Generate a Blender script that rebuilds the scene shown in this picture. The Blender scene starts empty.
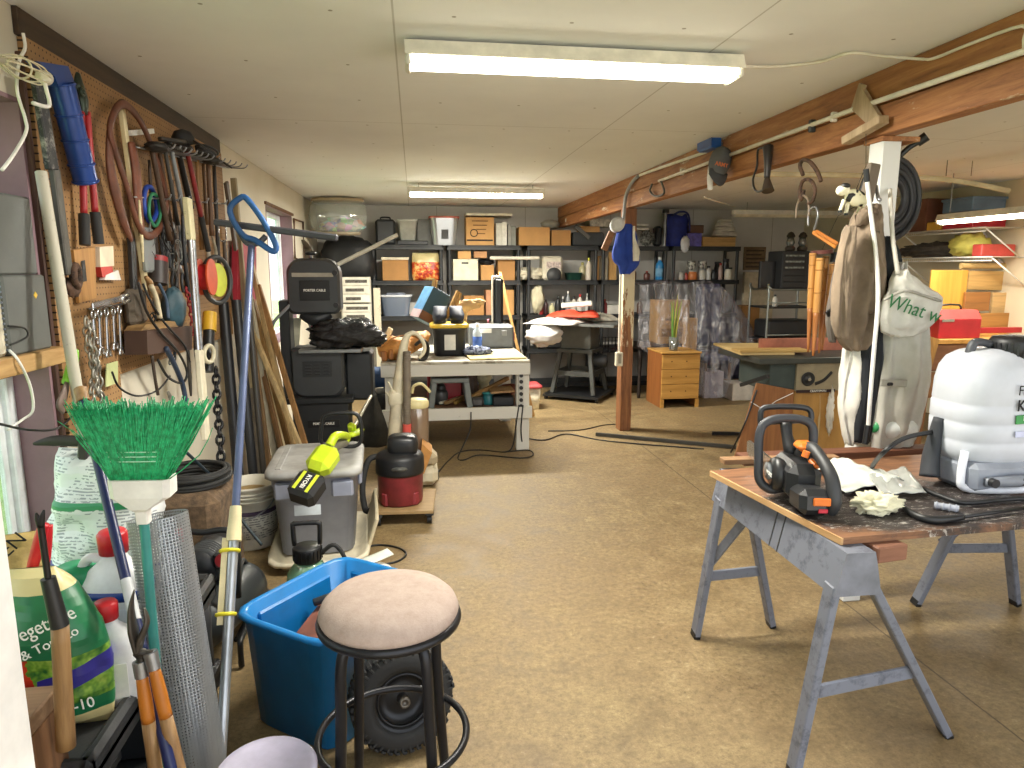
import bpy, math, random
from mathutils import Vector, Matrix, Euler, noise
sc = bpy.context.scene
COL = sc.collection
R = math.radians
rnd = random.Random(7)
# ------------------------------------------------------------------ camera model (room axes: X right, Y into the room, Z up)
F = 680.0; VX, VY = 414.0, 269.0; CH = 1.6
_p = math.atan2(384 - VY, F)
UPV = Vector((0, math.cos(_p), math.sin(_p)))
YC = Vector((VX - 512, 384 - VY, -F)).normalized()
XC = YC.cross(UPV)
def ray(px, py):
    d = Vector((px - 512, 384 - py, -F))
    return Vector((d.dot(XC), d.dot(YC), d.dot(UPV)))
def aty(px, py, Y):
    r = ray(px, py); t = Y / r.y
    return Vector((r.x * t, Y, CH + r.z * t))
def atz(px, py, Z):
    r = ray(px, py); t = (Z - CH) / r.z
    return Vector((r.x * t, r.y * t, Z))
def atx(px, py, X):
    r = ray(px, py); t = X / r.x
    return Vector((X, r.y * t, CH + r.z * t))
# ------------------------------------------------------------------ materials
def lin(h):
    h = h.lstrip('#'); o = []
    for i in (0, 2, 4):
        c = int(h[i:i+2], 16) / 255
        o.append(c / 12.92 if c <= .04045 else ((c + .055) / 1.055) ** 2.4)
    return tuple(o)
MATS = {}
class NT:
    def __init__(s, name):
        s.m = bpy.data.materials.new(name); s.m.use_nodes = True
        s.t = s.m.node_tree; s.b = s.t.nodes['Principled BSDF']
        s.tc = None
    def n(s, typ, **kw):
        o = s.t.nodes.new(typ)
        for k, v in kw.items():
            if k.startswith('i_'):
                o.inputs[k[2:]].default_value = v
            else: setattr(o, k, v)
        return o
    def l(s, a, b): s.t.links.new(a, b)
    def co(s):
        if not s.tc: s.tc = s.n('ShaderNodeTexCoord')
        return s.tc.outputs['Object']
    def mapped(s, scale=(1, 1, 1), rot=(0, 0, 0)):
        m = s.n('ShaderNodeMapping'); m.inputs['Scale'].default_value = scale; m.inputs['Rotation'].default_value = rot
        s.l(s.co(), m.inputs['Vector']); return m.outputs['Vector']
    def noise(s, scale, detail=4, vec=None, rough=.6, dist=0):
        o = s.n('ShaderNodeTexNoise'); o.inputs['Scale'].default_value = scale; o.inputs['Detail'].default_value = detail
        o.inputs['Roughness'].default_value = rough; o.inputs['Distortion'].default_value = dist
        s.l(vec or s.co(), o.inputs['Vector']); return o.outputs['Fac']
    def ramp(s, fac, stops):
        r = s.n('ShaderNodeValToRGB'); e = r.color_ramp.elements
        while len(e) < len(stops): e.new(.5)
        for k, (p, c) in zip(e, stops):
            k.position = p; k.color = (*(lin(c) if isinstance(c, str) else c), 1)
        s.l(fac, r.inputs['Fac']); return r.outputs['Color']
    def mix(s, fac, a, b, mode='MIX'):
        m = s.n('ShaderNodeMix', data_type='RGBA', blend_type=mode)
        if isinstance(fac, (int, float)): m.inputs[0].default_value = fac
        else: s.l(fac, m.inputs[0])
        for i, v in ((6, a), (7, b)):
            if isinstance(v, str): m.inputs[i].default_value = (*lin(v), 1)
            else: s.l(v, m.inputs[i])
        return m.outputs[2]
    def math(s, op, a, b=None, c=None):
        m = s.n('ShaderNodeMath', operation=op)
        for i, v in enumerate((a, b, c)):
            if v is None: continue
            if isinstance(v, (int, float)): m.inputs[i].default_value = v
            else: s.l(v, m.inputs[i])
        return m.outputs[0]
    def sep(s, vec=None):
        o = s.n('ShaderNodeSeparateXYZ'); s.l(vec or s.co(), o.inputs[0]); return o.outputs
    def bump(s, h, st=.3, d=.01):
        b = s.n('ShaderNodeBump'); b.inputs['Strength'].default_value = st; b.inputs['Distance'].default_value = d
        s.l(h, b.inputs['Height']); s.l(b.outputs['Normal'], s.b.inputs['Normal'])
    def color(s, c): s.l(c, s.b.inputs['Base Color'])
    def set(s, rough=.6, metal=0, **kw):
        s.b.inputs['Roughness'].default_value = rough; s.b.inputs['Metallic'].default_value = metal
        for k, v in kw.items(): s.b.inputs[k].default_value = v
def shade(h, k):
    h = h.lstrip('#')
    return '#' + ''.join('%02x' % max(0, min(255, int(int(h[i:i+2], 16) * k))) for i in (0, 2, 4))
def pl(h, rough=.5, metal=0, var=.08, scale=9, bump=0, bscale=60, name=None, **kw):
    """plain surface colour with a soft procedural mottling"""
    key = ('pl', h, rough, metal, var, scale, bump, bscale, tuple(kw.items()))
    if key in MATS: return MATS[key]
    t = NT(name or 'surface_' + h.lstrip('#')); t.set(rough, metal, **kw)
    f = t.noise(scale, 5)
    t.color(t.ramp(f, [(.3, shade(h, 1 - var)), (.7, shade(h, 1 + var))]))
    if bump: t.bump(t.noise(bscale, 3), bump, .004)
    MATS[key] = t.m; return t.m
def wood(h, d, rough=.6, scale=6, ax=0, name=None, stretch=12):
    key = ('wood', h, d, rough, scale, ax)
    if key in MATS: return MATS[key]
    t = NT(name or 'wood_' + h.lstrip('#')); t.set(rough)
    s = [1, 1, 1]
    for i in range(3):
        if i != ax: s[i] = stretch
    v = t.mapped(tuple(s))
    f = t.noise(scale * .35, 6, v, .65, .6); g = t.noise(2.2, 3)
    c = t.ramp(f, [(.3, d), (.62, h), (.8, shade(h, 1.1))])
    t.color(t.mix(t.math('MULTIPLY', g, .35), c, d)); t.bump(f, .15, .002)
    MATS[key] = t.m; return t.m
def worn(h, h2, amount=.5, scale=14, rough=.6, metal=0, bump=.1):
    key = ('worn', h, h2, amount, scale, rough, metal)
    if key in MATS: return MATS[key]
    t = NT('worn_' + h.lstrip('#')); t.set(rough, metal)
    f = t.noise(scale, 8, None, .75)
    t.color(t.ramp(f, [(amount - .06, h2), (amount + .06, h)])); t.bump(f, bump, .002)
    MATS[key] = t.m; return t.m
def glassy(h='#ffffff', rough=.05, alpha=.25):
    key = ('gl', h, rough, alpha)
    if key in MATS: return MATS[key]
    t = NT('clear_' + h.lstrip('#')); nt = t.t
    tr = t.n('ShaderNodeBsdfTransparent'); tr.inputs[0].default_value = (*lin(h), 1)
    gl = t.n('ShaderNodeBsdfGlossy'); gl.inputs['Roughness'].default_value = rough
    df = t.n('ShaderNodeBsdfDiffuse'); df.inputs[0].default_value = (*lin(h), 1)
    m0 = t.n('ShaderNodeMixShader'); m0.inputs[0].default_value = .35; t.l(df.outputs[0], m0.inputs[1]); t.l(gl.outputs[0], m0.inputs[2])
    m = t.n('ShaderNodeMixShader'); m.inputs[0].default_value = alpha
    t.l(tr.outputs[0], m.inputs[1]); t.l(m0.outputs[0], m.inputs[2])
    t.l(m.outputs[0], nt.nodes['Material Output'].inputs[0])
    MATS[key] = t.m; return t.m
def emit(h, s):
    t = NT('lamp_light'); t.b.inputs['Base Color'].default_value = (*lin(h), 1)
    t.b.inputs['Emission Color'].default_value = (*lin(h), 1); t.b.inputs['Emission Strength'].default_value = s
    return t.m
# ------------------------------------------------------------------ mesh builder
def V(*a): return Vector(a)
def rot(rx=0, ry=0, rz=0): return Euler((R(rx), R(ry), R(rz))).to_matrix().to_4x4()
def frame(z, x=None):
    """4x4 rotation whose local Z is z and whose local X is close to x"""
    z = Vector(z).normalized(); x = Vector(x) if x is not None else (Vector((1, 0, 0)) if abs(z.x) < .9 else Vector((0, 1, 0)))
    y = z.cross(x).normalized(); x = y.cross(z)
    return Matrix((x, y, z)).transposed().to_4x4()
def crom(pts, k=6, closed=False):
    P = [Vector(p) for p in pts]; n = len(P)
    if n < 3 or k < 2: return P
    out = []
    for i in range(n if closed else n - 1):
        a, b, c, d = (P[(i-1) % n], P[i], P[(i+1) % n], P[(i+2) % n]) if closed else (P[max(i-1, 0)], P[i], P[i+1], P[min(i+2, n-1)])
        for j in range(k):
            t = j / k
            out.append(.5 * (2*b + (c - a)*t + (2*a - 5*b + 4*c - d)*t*t + (3*b - a - 3*c + d)*t**3))
    if not closed: out.append(P[-1])
    return out
class MB:
    def __init__(s, M=None):
        s.v = []; s.f = []; s.mi = []; s.sm = []; s.M = M or Matrix()
    def add(s, vs, fs, m=0, smooth=False, M=None):
        k = len(s.v); T = s.M @ M if M is not None else s.M
        s.v += [T @ Vector(v) for v in vs]
        for f in fs:
            s.f.append([k + i for i in f]); s.mi.append(m); s.sm.append(smooth)
        return s
    def box(s, c, size, rt=None, m=0, bv=0):
        hx, hy, hz = (d / 2 for d in size); b = min(bv, hx * .95, hy * .95, hz * .95)
        T = Matrix.Translation(c)
        if rt is not None: T = T @ (rot(*rt) if isinstance(rt, tuple) else rt)
        if b <= 0:
            vs = [(x, y, z) for x in (-hx, hx) for y in (-hy, hy) for z in (-hz, hz)]
            fs = [(0, 1, 3, 2), (4, 6, 7, 5), (0, 4, 5, 1), (2, 3, 7, 6), (0, 2, 6, 4), (1, 5, 7, 3)]
            return s.add(vs, fs, m, False, T)
        vs = []; ix = {}
        for x in (-1, 1):
            for y in (-1, 1):
                for z in (-1, 1):
                    for a in range(3):
                        e = [hx - b, hy - b, hz - b]; e[a] += b
                        ix[x, y, z, a] = len(vs); vs.append((x * e[0], y * e[1], z * e[2]))
        fs = []
        for a in range(3):
            o = [i for i in range(3) if i != a]
            for sg in (-1, 1):
                q = []
                for u, w in ((-1, -1), (1, -1), (1, 1), (-1, 1)):
                    k = [0, 0, 0]; k[a] = sg; k[o[0]] = u; k[o[1]] = w; q.append(ix[k[0], k[1], k[2], a])
                fl = (sg > 0) != (a == 1)
                fs.append(q if fl else q[::-1])
        for a in range(3):            # edges along axis a
            o = [i for i in range(3) if i != a]
            for u in (-1, 1):
                for w in (-1, 1):
                    def k(sa, face):
                        t = [0, 0, 0]; t[a] = sa; t[o[0]] = u; t[o[1]] = w; return ix[t[0], t[1], t[2], face]
                    q = [k(-1, o[0]), k(1, o[0]), k(1, o[1]), k(-1, o[1])]
                    fs.append(q)
        for x in (-1, 1):
            for y in (-1, 1):
                for z in (-1, 1): fs.append([ix[x, y, z, a] for a in range(3)])
        # orient all faces outwards (convex body)
        out = []
        for f in fs:
            p = [Vector(vs[i]) for i in f]; nrm = (p[1] - p[0]).cross(p[2] - p[0]); c0 = sum(p, Vector()) / len(p)
            out.append(f if nrm.dot(c0) > 0 else f[::-1])
        return s.add(vs, out, m, False, T)
    def b2(s, x0, x1, y0, y1, z0, z1, m=0, bv=0):
        return s.box(((x0+x1)/2, (y0+y1)/2, (z0+z1)/2), (abs(x1-x0), abs(y1-y0), abs(z1-z0)), None, m, bv)
    def bar(s, p0, p1, w, h, up=(0, 0, 1), m=0, bv=0):
        """rectangular bar from p0 to p1; w across, h along up"""
        p0, p1 = Vector(p0), Vector(p1); d = p1 - p0; z = d.normalized(); u = Vector(up); x = u.cross(z)
        if x.length < 1e-4: x = Vector((1, 0, 0)).cross(z)
        x.normalize(); y = z.cross(x)
        return s.box((p0 + p1) / 2, (w, h, d.length), Matrix((x, y, z)).transposed().to_4x4(), m, bv)
    def cyl(s, p0, p1, r0, r1=None, n=16, m=0, cap=True, smooth=True):
        p0, p1 = Vector(p0), Vector(p1); r1 = r0 if r1 is None else r1; T = frame(p1 - p0)
        x, y = T.col[0].xyz, T.col[1].xyz; vs = []; fs = []
        for p, r in ((p0, r0), (p1, r1)):
            for i in range(n):
                a = 2 * math.pi * i / n; vs.append(p + x * math.cos(a) * r + y * math.sin(a) * r)
        for i in range(n): fs.append((i, (i+1) % n, n + (i+1) % n, n + i))
        s.add(vs, fs, m, smooth)
        if cap:
            s.add(vs, [tuple(range(n))[::-1], tuple(range(n, 2*n))], m, False)
        return s
    def tube(s, pts, r, n=8, closed=False, k=6, m=0, flat=1.0, up=None):
        P = crom(pts, k, closed); N = len(P); rr = r if isinstance(r, (list, tuple)) else None
        vs = []; fs = []; prev = Vector(up) if up else None
        for i, p in enumerate(P):
            a = P[(i-1) % N] if closed or i else P[0]; b = P[(i+1) % N] if closed or i < N-1 else P[-1]
            t = (b - a).normalized()
            if prev is None: prev = Vector((0, 0, 1)) if abs(t.z) < .9 else Vector((1, 0, 0))
            x = (prev - t * prev.dot(t))
            if x.length < 1e-5: x = t.orthogonal()
            x.normalize(); prev = x; y = t.cross(x)
            q = r if rr is None else rr[0] if len(rr) == 1 else rr[min(int(i / (N-1) * (len(rr)-1)), len(rr)-2)] * (1 - (i/(N-1)*(len(rr)-1) - min(int(i/(N-1)*(len(rr)-1)), len(rr)-2))) + rr[min(int(i/(N-1)*(len(rr)-1)), len(rr)-2)+1] * (i/(N-1)*(len(rr)-1) - min(int(i/(N-1)*(len(rr)-1)), len(rr)-2))
            for j in range(n):
                an = 2 * math.pi * j / n; vs.append(p + x * math.cos(an) * q * flat + y * math.sin(an) * q)
        for i in range(N if closed else N - 1):
            for j in range(n):
                fs.append((i*n + j, i*n + (j+1) % n, ((i+1) % N)*n + (j+1) % n, ((i+1) % N)*n + j))
        if not closed: fs += [tuple(range(n))[::-1], tuple(range((N-1)*n, N*n))]
        return s.add(vs, fs, m, True)
    def lathe(s, prof, c=(0, 0, 0), n=24, axis=None, sx=1, sy=1, m=0, smooth=True, sq=0):
        """profile of (r, z); sq>0 makes a rounded-square cross-section"""
        vs = []; fs = []; L = len(prof)
        for r, z in prof:
            for i in range(n):
                a = 2 * math.pi * i / n; ca, sa = math.cos(a), math.sin(a)
                q = r
                if sq: q = r / ((abs(ca)**sq + abs(sa)**sq) ** (1 / sq))
                vs.append((q * ca * sx, q * sa * sy, z))
        for j in range(L - 1):
            for i in range(n): fs.append((j*n + i, j*n + (i+1) % n, (j+1)*n + (i+1) % n, (j+1)*n + i))
        if prof[0][0] > 1e-6: fs.append(tuple(range(n))[::-1])
        if prof[-1][0] > 1e-6: fs.append(tuple(range((L-1)*n, L*n)))
        T = Matrix.Translation(c)
        if axis is not None: T = T @ (axis if isinstance(axis, Matrix) else frame(axis))
        return s.add(vs, fs, m, smooth, T)
    def prism(s, poly, h0, h1, T=None, m=0, smooth=False):
        n = len(poly); vs = [(x, y, h0) for x, y in poly] + [(x, y, h1) for x, y in poly]
        fs = [tuple(range(n))[::-1], tuple(range(n, 2*n))]
        s.add(vs, fs, m, False, T)
        return s.add(vs, [(i, (i+1) % n, n + (i+1) % n, n + i) for i in range(n)], m, smooth, T)
    def loft(s, rings, m=0, smooth=True, cap=True):
        n = len(rings[0]); vs = [p for r in rings for p in r]; L = len(rings)
        fs = [(j*n + i, j*n + (i+1) % n, (j+1)*n + (i+1) % n, (j+1)*n + i) for j in range(L-1) for i in range(n)]
        if cap: fs += [tuple(range(n))[::-1], tuple(range((L-1)*n, L*n))]
        return s.add(vs, fs, m, smooth)
    def sheet(s, fn, nu, nv, th=.004, m=0, smooth=True, closed_u=False):
        g = [[Vector(fn(i / (nu if closed_u else nu - 1), j / (nv - 1))) for j in range(nv)] for i in range(nu)]
        def nr(i, j):
            if closed_u: a, b = g[(i+1) % nu][j], g[(i-1) % nu][j]
            else: a, b = g[min(i+1, nu-1)][j], g[max(i-1, 0)][j]
            c, d = g[i][min(j+1, nv-1)], g[i][max(j-1, 0)]
            q = (a - b).cross(c - d); return q.normalized() if q.length > 1e-9 else Vector((0, 0, 1))
        A = [g[i][j] + nr(i, j) * th / 2 for i in range(nu) for j in range(nv)]
        B = [g[i][j] - nr(i, j) * th / 2 for i in range(nu) for j in range(nv)]
        o = nu * nv; fs = []; iu = nu if closed_u else nu - 1
        for i in range(iu):
            i2 = (i+1) % nu
            for j in range(nv - 1):
                q = (i*nv + j, i2*nv + j, i2*nv + j + 1, i*nv + j + 1); fs.append(q); fs.append(tuple(o + x for x in q[::-1]))
            for j in (0, nv - 1):
                q = (i*nv + j, i2*nv + j, o + i2*nv + j, o + i*nv + j); fs.append(q if j else q[::-1])
        if not closed_u:
            for i in (0, nu - 1):
                for j in range(nv - 1):
                    q = (i*nv + j, i*nv + j + 1, o + i*nv + j + 1, o + i*nv + j); fs.append(q[::-1] if i else q)
        return s.add(A + B, fs, m, smooth)
    def blob(s, c, r, amp=.0, fr=3, seed=0, nu=28, nv=18, e=1.0, m=0, axis=None, flat0=None):
        """lumpy super-ellipsoid: e<1 boxier; flat0 = lowest local z"""
        vs = []; fs = []
        pw = lambda t, k: math.copysign(abs(t) ** k, t)
        for j in range(nv + 1):
            th = math.pi * j / nv - math.pi / 2
            for i in range(nu):
                ph = 2 * math.pi * i / nu
                p = Vector((pw(math.cos(th), e) * pw(math.cos(ph), e), pw(math.cos(th), e) * pw(math.sin(ph), e), pw(math.sin(th), e)))
                k = 1 + amp * noise.noise(p * fr + Vector((seed * 7.3, seed * 3.1, seed))) + amp * .5 * noise.noise(p * fr * 2.3 + Vector((seed, 9, seed)))
                q = Vector((p.x * r[0] * k, p.y * r[1] * k, p.z * r[2] * k))
                if flat0 is not None: q.z = max(q.z, flat0)
                vs.append(q)
        for j in range(nv):
            for i in range(nu): fs.append((j*nu + i, j*nu + (i+1) % nu, (j+1)*nu + (i+1) % nu, (j+1)*nu + i))
        T = Matrix.Translation(c)
        if axis is not None: T = T @ axis
        return s.add(vs, fs, m, True, T)
    def torus(s, c, R0, r, axis=(0, 0, 1), n=32, k=10, m=0, sx=1):
        T = Matrix.Translation(c) @ (axis if isinstance(axis, Matrix) else frame(axis))
        vs = []; fs = []
        for i in range(n):
            a = 2 * math.pi * i / n
            for j in range(k):
                b = 2 * math.pi * j / k; q = R0 + r * math.cos(b); vs.append((q * math.cos(a) * sx, q * math.sin(a), r * math.sin(b)))
        for i in range(n):
            for j in range(k): fs.append((i*k + j, ((i+1) % n)*k + j, ((i+1) % n)*k + (j+1) % k, i*k + (j+1) % k))
        return s.add(vs, fs, m, True, T)
    def build(s, name, mats, parent=None, org=None):
        me = bpy.data.meshes.new(name)
        if parent is None:
            if org is None:
                xs = [v.x for v in s.v]; ys = [v.y for v in s.v]; zs = [v.z for v in s.v]
                org = Vector(((min(xs)+max(xs))/2, (min(ys)+max(ys))/2, min(zs)))
            org = Vector(org)
        else: org = WL[parent.name]
        me.from_pydata([v - org for v in s.v], [], s.f)
        if not isinstance(mats, (list, tuple)): mats = [mats]
        for q in mats: me.materials.append(q)
        me.polygons.foreach_set('material_index', s.mi); me.polygons.foreach_set('use_smooth', s.sm)
        me.update()
        o = bpy.data.objects.new(name, me); COL.objects.link(o)
        if parent is None: o.location = org; WL[o.name] = org
        else: o.parent = parent; WL[o.name] = org
        return o
WL = {}     # world location of every object's own origin frame
def tag(o, label=None, cat=None, group=None, kind=None):
    if label: o['label'] = label
    if cat: o['category'] = cat
    if group: o['group'] = group
    if kind: o['kind'] = kind
    return o
def T(name, label, cat, loc, group=None):
    o = bpy.data.objects.new(name, None); COL.objects.link(o); o.location = Vector(loc); o.empty_display_size = .05
    WL[o.name] = Vector(loc); return tag(o, label, cat, group)
def S(mb, name, mats, label, cat, group=None):
    return tag(mb.build(name, mats), label, cat, group)
def struct(mb, name, mats): return tag(mb.build(name, mats), kind='structure')
def lettering(parent, text, size, loc, M, mat, sx=1.0, name='lettering', shear=0, weight=0):
    cu = bpy.data.curves.new(name, 'FONT'); cu.body = text; cu.size = size; cu.align_x = 'CENTER'; cu.align_y = 'CENTER'
    cu.extrude = .0006; cu.shear = shear; cu.offset = weight; cu.resolution_u = 3; cu.materials.append(mat)
    o = bpy.data.objects.new(name, cu); COL.objects.link(o); o.parent = parent
    m = Matrix.Translation(Vector(loc) - WL[parent.name]) @ M @ Matrix.Diagonal((sx, 1, 1, 1)); o.matrix_local = m
    return o
FACE = rot(90, 0, 0)          # lettering that faces the door (-Y)
def clone(root, loc, label=None, group=None, rz=0):
    r = root.copy(); COL.objects.link(r); r.location = Vector(loc); r.rotation_euler.z += rz
    WL[r.name] = Vector(loc)
    if label: r['label'] = label
    if group: r['group'] = group
    for ch in list(root.children):
        c = ch.copy(); COL.objects.link(c); c.parent = r
        for g in ch.children:
            d = g.copy(); COL.objects.link(d); d.parent = c
    return r
def opentub(mb, cx, cy, z0, h, wb, db, wt, dt, th=.006, rim=.02, rz=0, m=0, sq=7):
    """open plastic tub: tapered rounded-square walls with an inner skin and a rolled rim"""
    A = Matrix.Translation((cx, cy, z0)) @ rot(0, 0, rz)
    n = 40; rings = []
    def ring(w, d, z):
        o = []
        for i in range(n):
            a = 2*math.pi*(i + .5)/n; ca, sa = math.cos(a), math.sin(a); q = 1 / ((abs(ca)**sq + abs(sa)**sq) ** (1/sq))
            o.append(A @ Vector((q*ca*w/2, q*sa*d/2, z)))
        return o
    for w, d, z in ((wb*.9, db*.9, 0), (wb, db, .008), (wt, dt, h - rim), (wt + 2*rim, dt + 2*rim, h - rim), (wt + 2*rim, dt + 2*rim, h - .005), (wt + rim, dt + rim, h),
                    (wt - 2*th, dt - 2*th, h - .006), (wb - 2*th, db - 2*th, .014), (wb*.85, db*.85, .012)): rings.append(ring(w, d, z))
    mb.loft(rings, m); return mb
def bottle(mb, c, prof, n=16, m=0): return mb.lathe(prof, c, n, None, m=m)
# shared materials
BLACK = pl('#17181a', .45); RUBBER = pl('#262626', .75, bump=.2); DGRAY = pl('#3a3c3e', .5); STEEL = pl('#9a9ca0', .35, .85, .12)
CHROME = pl('#c4c6ca', .2, .95, .05); WHITE = pl('#e6e4de', .45); CREAM = pl('#d9cfae', .55); RED = pl('#a8202a', .4); PAPER = pl('#e9e7e0', .8)
CARD = pl('#b98d58', .85, var=.06, scale=5); CARD2 = pl('#a87c4a', .85, var=.06, scale=5); CARD3 = pl('#c79a63', .85, var=.05, scale=4)
PINE = wood('#c9a063', '#9b7440', .6, 6, 2); PINEX = wood('#c9a063', '#9b7440', .6, 6, 0); PINEY = wood('#cda76a', '#a27a45', .6, 6, 1)
BROWNW = wood('#7d5433', '#4d3120', .6, 6, 2); ASH = wood('#a98558', '#755534', .55, 8, 2); GREEN = pl('#1d7a4e', .4); BLUE = pl('#1b3f8f', .4)
INK = pl('#1b1b1d', .8); INKR = pl('#b02a2a', .8); INKW = pl('#eeece6', .8); INKG = pl('#2c6b3f', .8)
IRON = worn('#5b4334', '#2c221d', .45, 20, .75, .3); LEATHER = pl('#5a3221', .6, var=.2, scale=14, bump=.3); GAL = pl('#8c9094', .4, .8, .2, 30)
# ------------------------------------------------------------------ the setting
CZ = 2.44; XL = -1.27; XR = 5.70; YB = 9.55; YF = 0.72
def m_floor():
    t = NT('concrete'); t.set(.62)
    a = t.noise(.9, 6, None, .62, .4); b = t.noise(5.5, 9, None, .72, .3); c = t.noise(38, 4)
    col = t.ramp(b, [(.28, '#66563a'), (.47, '#88744f'), (.6, '#98845c'), (.78, '#b5a47c')])
    col = t.mix(t.ramp(a, [(.36, (0.55,)*3), (.66, (0,)*3)]), col, '#80694a')
    st = t.noise(2.3, 7, None, .8, 1.2)
    col = t.mix(t.ramp(st, [(.60, (0,)*3), (.72, (.55,)*3)]), col, '#6b5838')
    fg = t.noise(34, 12, None, .9); col = t.mix(t.ramp(fg, [(.40, (.75,)*3), (.53, (0,)*3)]), col, '#57472f'); col = t.mix(t.ramp(fg, [(.56, (0,)*3), (.68, (.6,)*3)]), col, '#c6bb9e')
    sc_ = t.noise(5, 8, t.mapped((1, 2.2, 1), (0, 0, .5)), .8, 2.5); col = t.mix(t.ramp(sc_, [(.64, (0,)*3), (.68, (.7,)*3)]), col, '#4a3b26')
    sp = t.noise(75, 2); col = t.mix(t.ramp(sp, [(.69, (0,)*3), (.74, (.6,)*3)]), col, '#5b4a31')
    x, y, z = t.sep()
    wv = t.noise(6, 3)
    def groove(v, at, w):
        d = t.math('ABSOLUTE', t.math('SUBTRACT', t.math('ADD', v, t.math('MULTIPLY', t.math('SUBTRACT', wv, .5), .012)), at)); return t.math('LESS_THAN', d, w)
    OX, OY = (XL + XR) / 2, 4.0
    j = t.math('MAXIMUM', groove(x, 2.035 - FO.x, .004), groove(y, 6.55 - FO.y, .003))
    col = t.mix(t.math('MULTIPLY', j, .8), col, '#4a3c28')
    t.color(col)
    t.l(t.ramp(b, [(.3, (.5,)*3), (.7, (.75,)*3)]), t.b.inputs['Roughness'])
    t.bump(t.math('SUBTRACT', t.math('ADD', b, t.math('MULTIPLY', c, .3)), j), .22, .006)
    return t.m
FO = Vector((2.2, 4.0, 0))
f = MB().b2(-1.45, XR + .15, -2.2, YB + .15, -.12, 0)
tag(f.build('floor', m_floor(), org=FO), kind='structure')
def m_ceil():
    t = NT('ceiling_board'); t.set(.85)
    a = t.noise(1.1, 5); x, y, z = t.sep(); w = t.noise(4, 2)
    col = t.ramp(a, [(.3, '#e2e4e6'), (.7, '#eef0f1')])
    xx = t.math('ADD', x, 2.25)        # seams every 1.22 m (local origin at world x 2.2)
    def seam(v, per, width):
        fr = t.math('FRACT', t.math('DIVIDE', v, per)); d = t.math('MULTIPLY', t.math('ABSOLUTE', t.math('SUBTRACT', fr, .5)), per)
        return t.math('LESS_THAN', d, width)
    s1 = seam(t.math('ADD', xx, .61), 1.22, .0035); s2 = seam(t.math('ADD', y, 1.0), 2.44, .003)
    fx = t.math('SUBTRACT', t.math('FRACT', t.math('DIVIDE', xx, .407)), .5); fy = t.math('SUBTRACT', t.math('FRACT', t.math('DIVIDE', y, .61)), .5)
    dd = t.math('ADD', t.math('POWER', t.math('MULTIPLY', fx, .407), 2), t.math('POWER', t.math('MULTIPLY', fy, .61), 2))
    nail = t.math('LESS_THAN', dd, .00006)
    k = t.math('MAXIMUM', t.math('MULTIPLY', t.math('MAXIMUM', s1, s2), .42), t.math('MULTIPLY', nail, .7))
    t.color(t.mix(k, col, '#6b6252')); t.bump(a, .05, .01); return t.m
c = MB().b2(-1.45, XR + .15, YF - .15, YB + .15, CZ, CZ + .12)
tag(c.build('ceiling', m_ceil(), org=Vector((2.2, 4.0, CZ))), kind='structure')
def m_wall(h, h2):
    t = NT('drywall'); t.set(.85); a = t.noise(1.3, 6); b = t.noise(40, 3)
    t.color(t.ramp(a, [(.3, h2), (.7, h)])); t.bump(b, .08, .003); return t.m
WALLM = m_wall('#d8d2c2', '#c9c1ae'); WALLB = m_wall('#cfccc5', '#bcb8b0'); WALLR = m_wall('#d8cdb2', '#cabd9f')
MAUVE = pl('#8d7078', .7, var=.07, scale=5, bump=.15)
# left wall with two openings
WY0, WY1, WZ0, WZ1 = 0.95, 2.55, .34, 2.14
Q0, Q1 = 6.35, 7.62; QZ0, QZ1 = .95, 2.15
w = MB()
w.b2(-1.43, XL, YF, WY0, 0, CZ); w.b2(-1.43, XL, WY0, WY1, 0, WZ0); w.b2(-1.43, XL, WY0, WY1, WZ1, CZ)
w.b2(-1.43, XL, WY1, Q0, 0, CZ); w.b2(-1.43, XL, Q0, Q1, 0, QZ0); w.b2(-1.43, XL, Q0, Q1, QZ1, CZ); w.b2(-1.43, XL, Q1, YB, 0, CZ)
tag(w.build('wall_left', WALLM, org=Vector((-1.35, 4, 0))), kind='structure')
w = MB().b2(-1.43, XR + .15, YB, YB + .15, 0, CZ)
for k in range(6):   # plywood sheet seams on the back wall
    w.b2(-.9 + k*1.22, -.9 + k*1.22 + .006, YB - .003, YB, 0, CZ, 1)
tag(w.build('wall_back', [WALLB, pl('#8f8672', .8)], org=Vector((2, YB, 0))), kind='structure')
tag(MB().b2(XR, XR + .15, YF, YB, 0, CZ).build('wall_right', WALLR, org=Vector((XR, 4, 0))), kind='structure')
# front wall: a wide open garage door around the camera
JX = atz(34, 768, .9); DX = -.432
w = MB(); w.b2(-1.43, DX - .03, YF - .15, YF, 0, CZ); w.b2(DX - .03, 4.4, YF - .15, YF, 2.3, CZ); w.b2(4.4, XR + .15, YF - .15, YF, 0, CZ)
tag(w.build('wall_front', WALLM, org=Vector((2, YF, 0))), kind='structure')
struct(MB().b2(DX - .035, DX, YF - .17, YF + .03, 0, 2.3, 0, .004), 'trim_1', pl('#e4e2de', .5))
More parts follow.
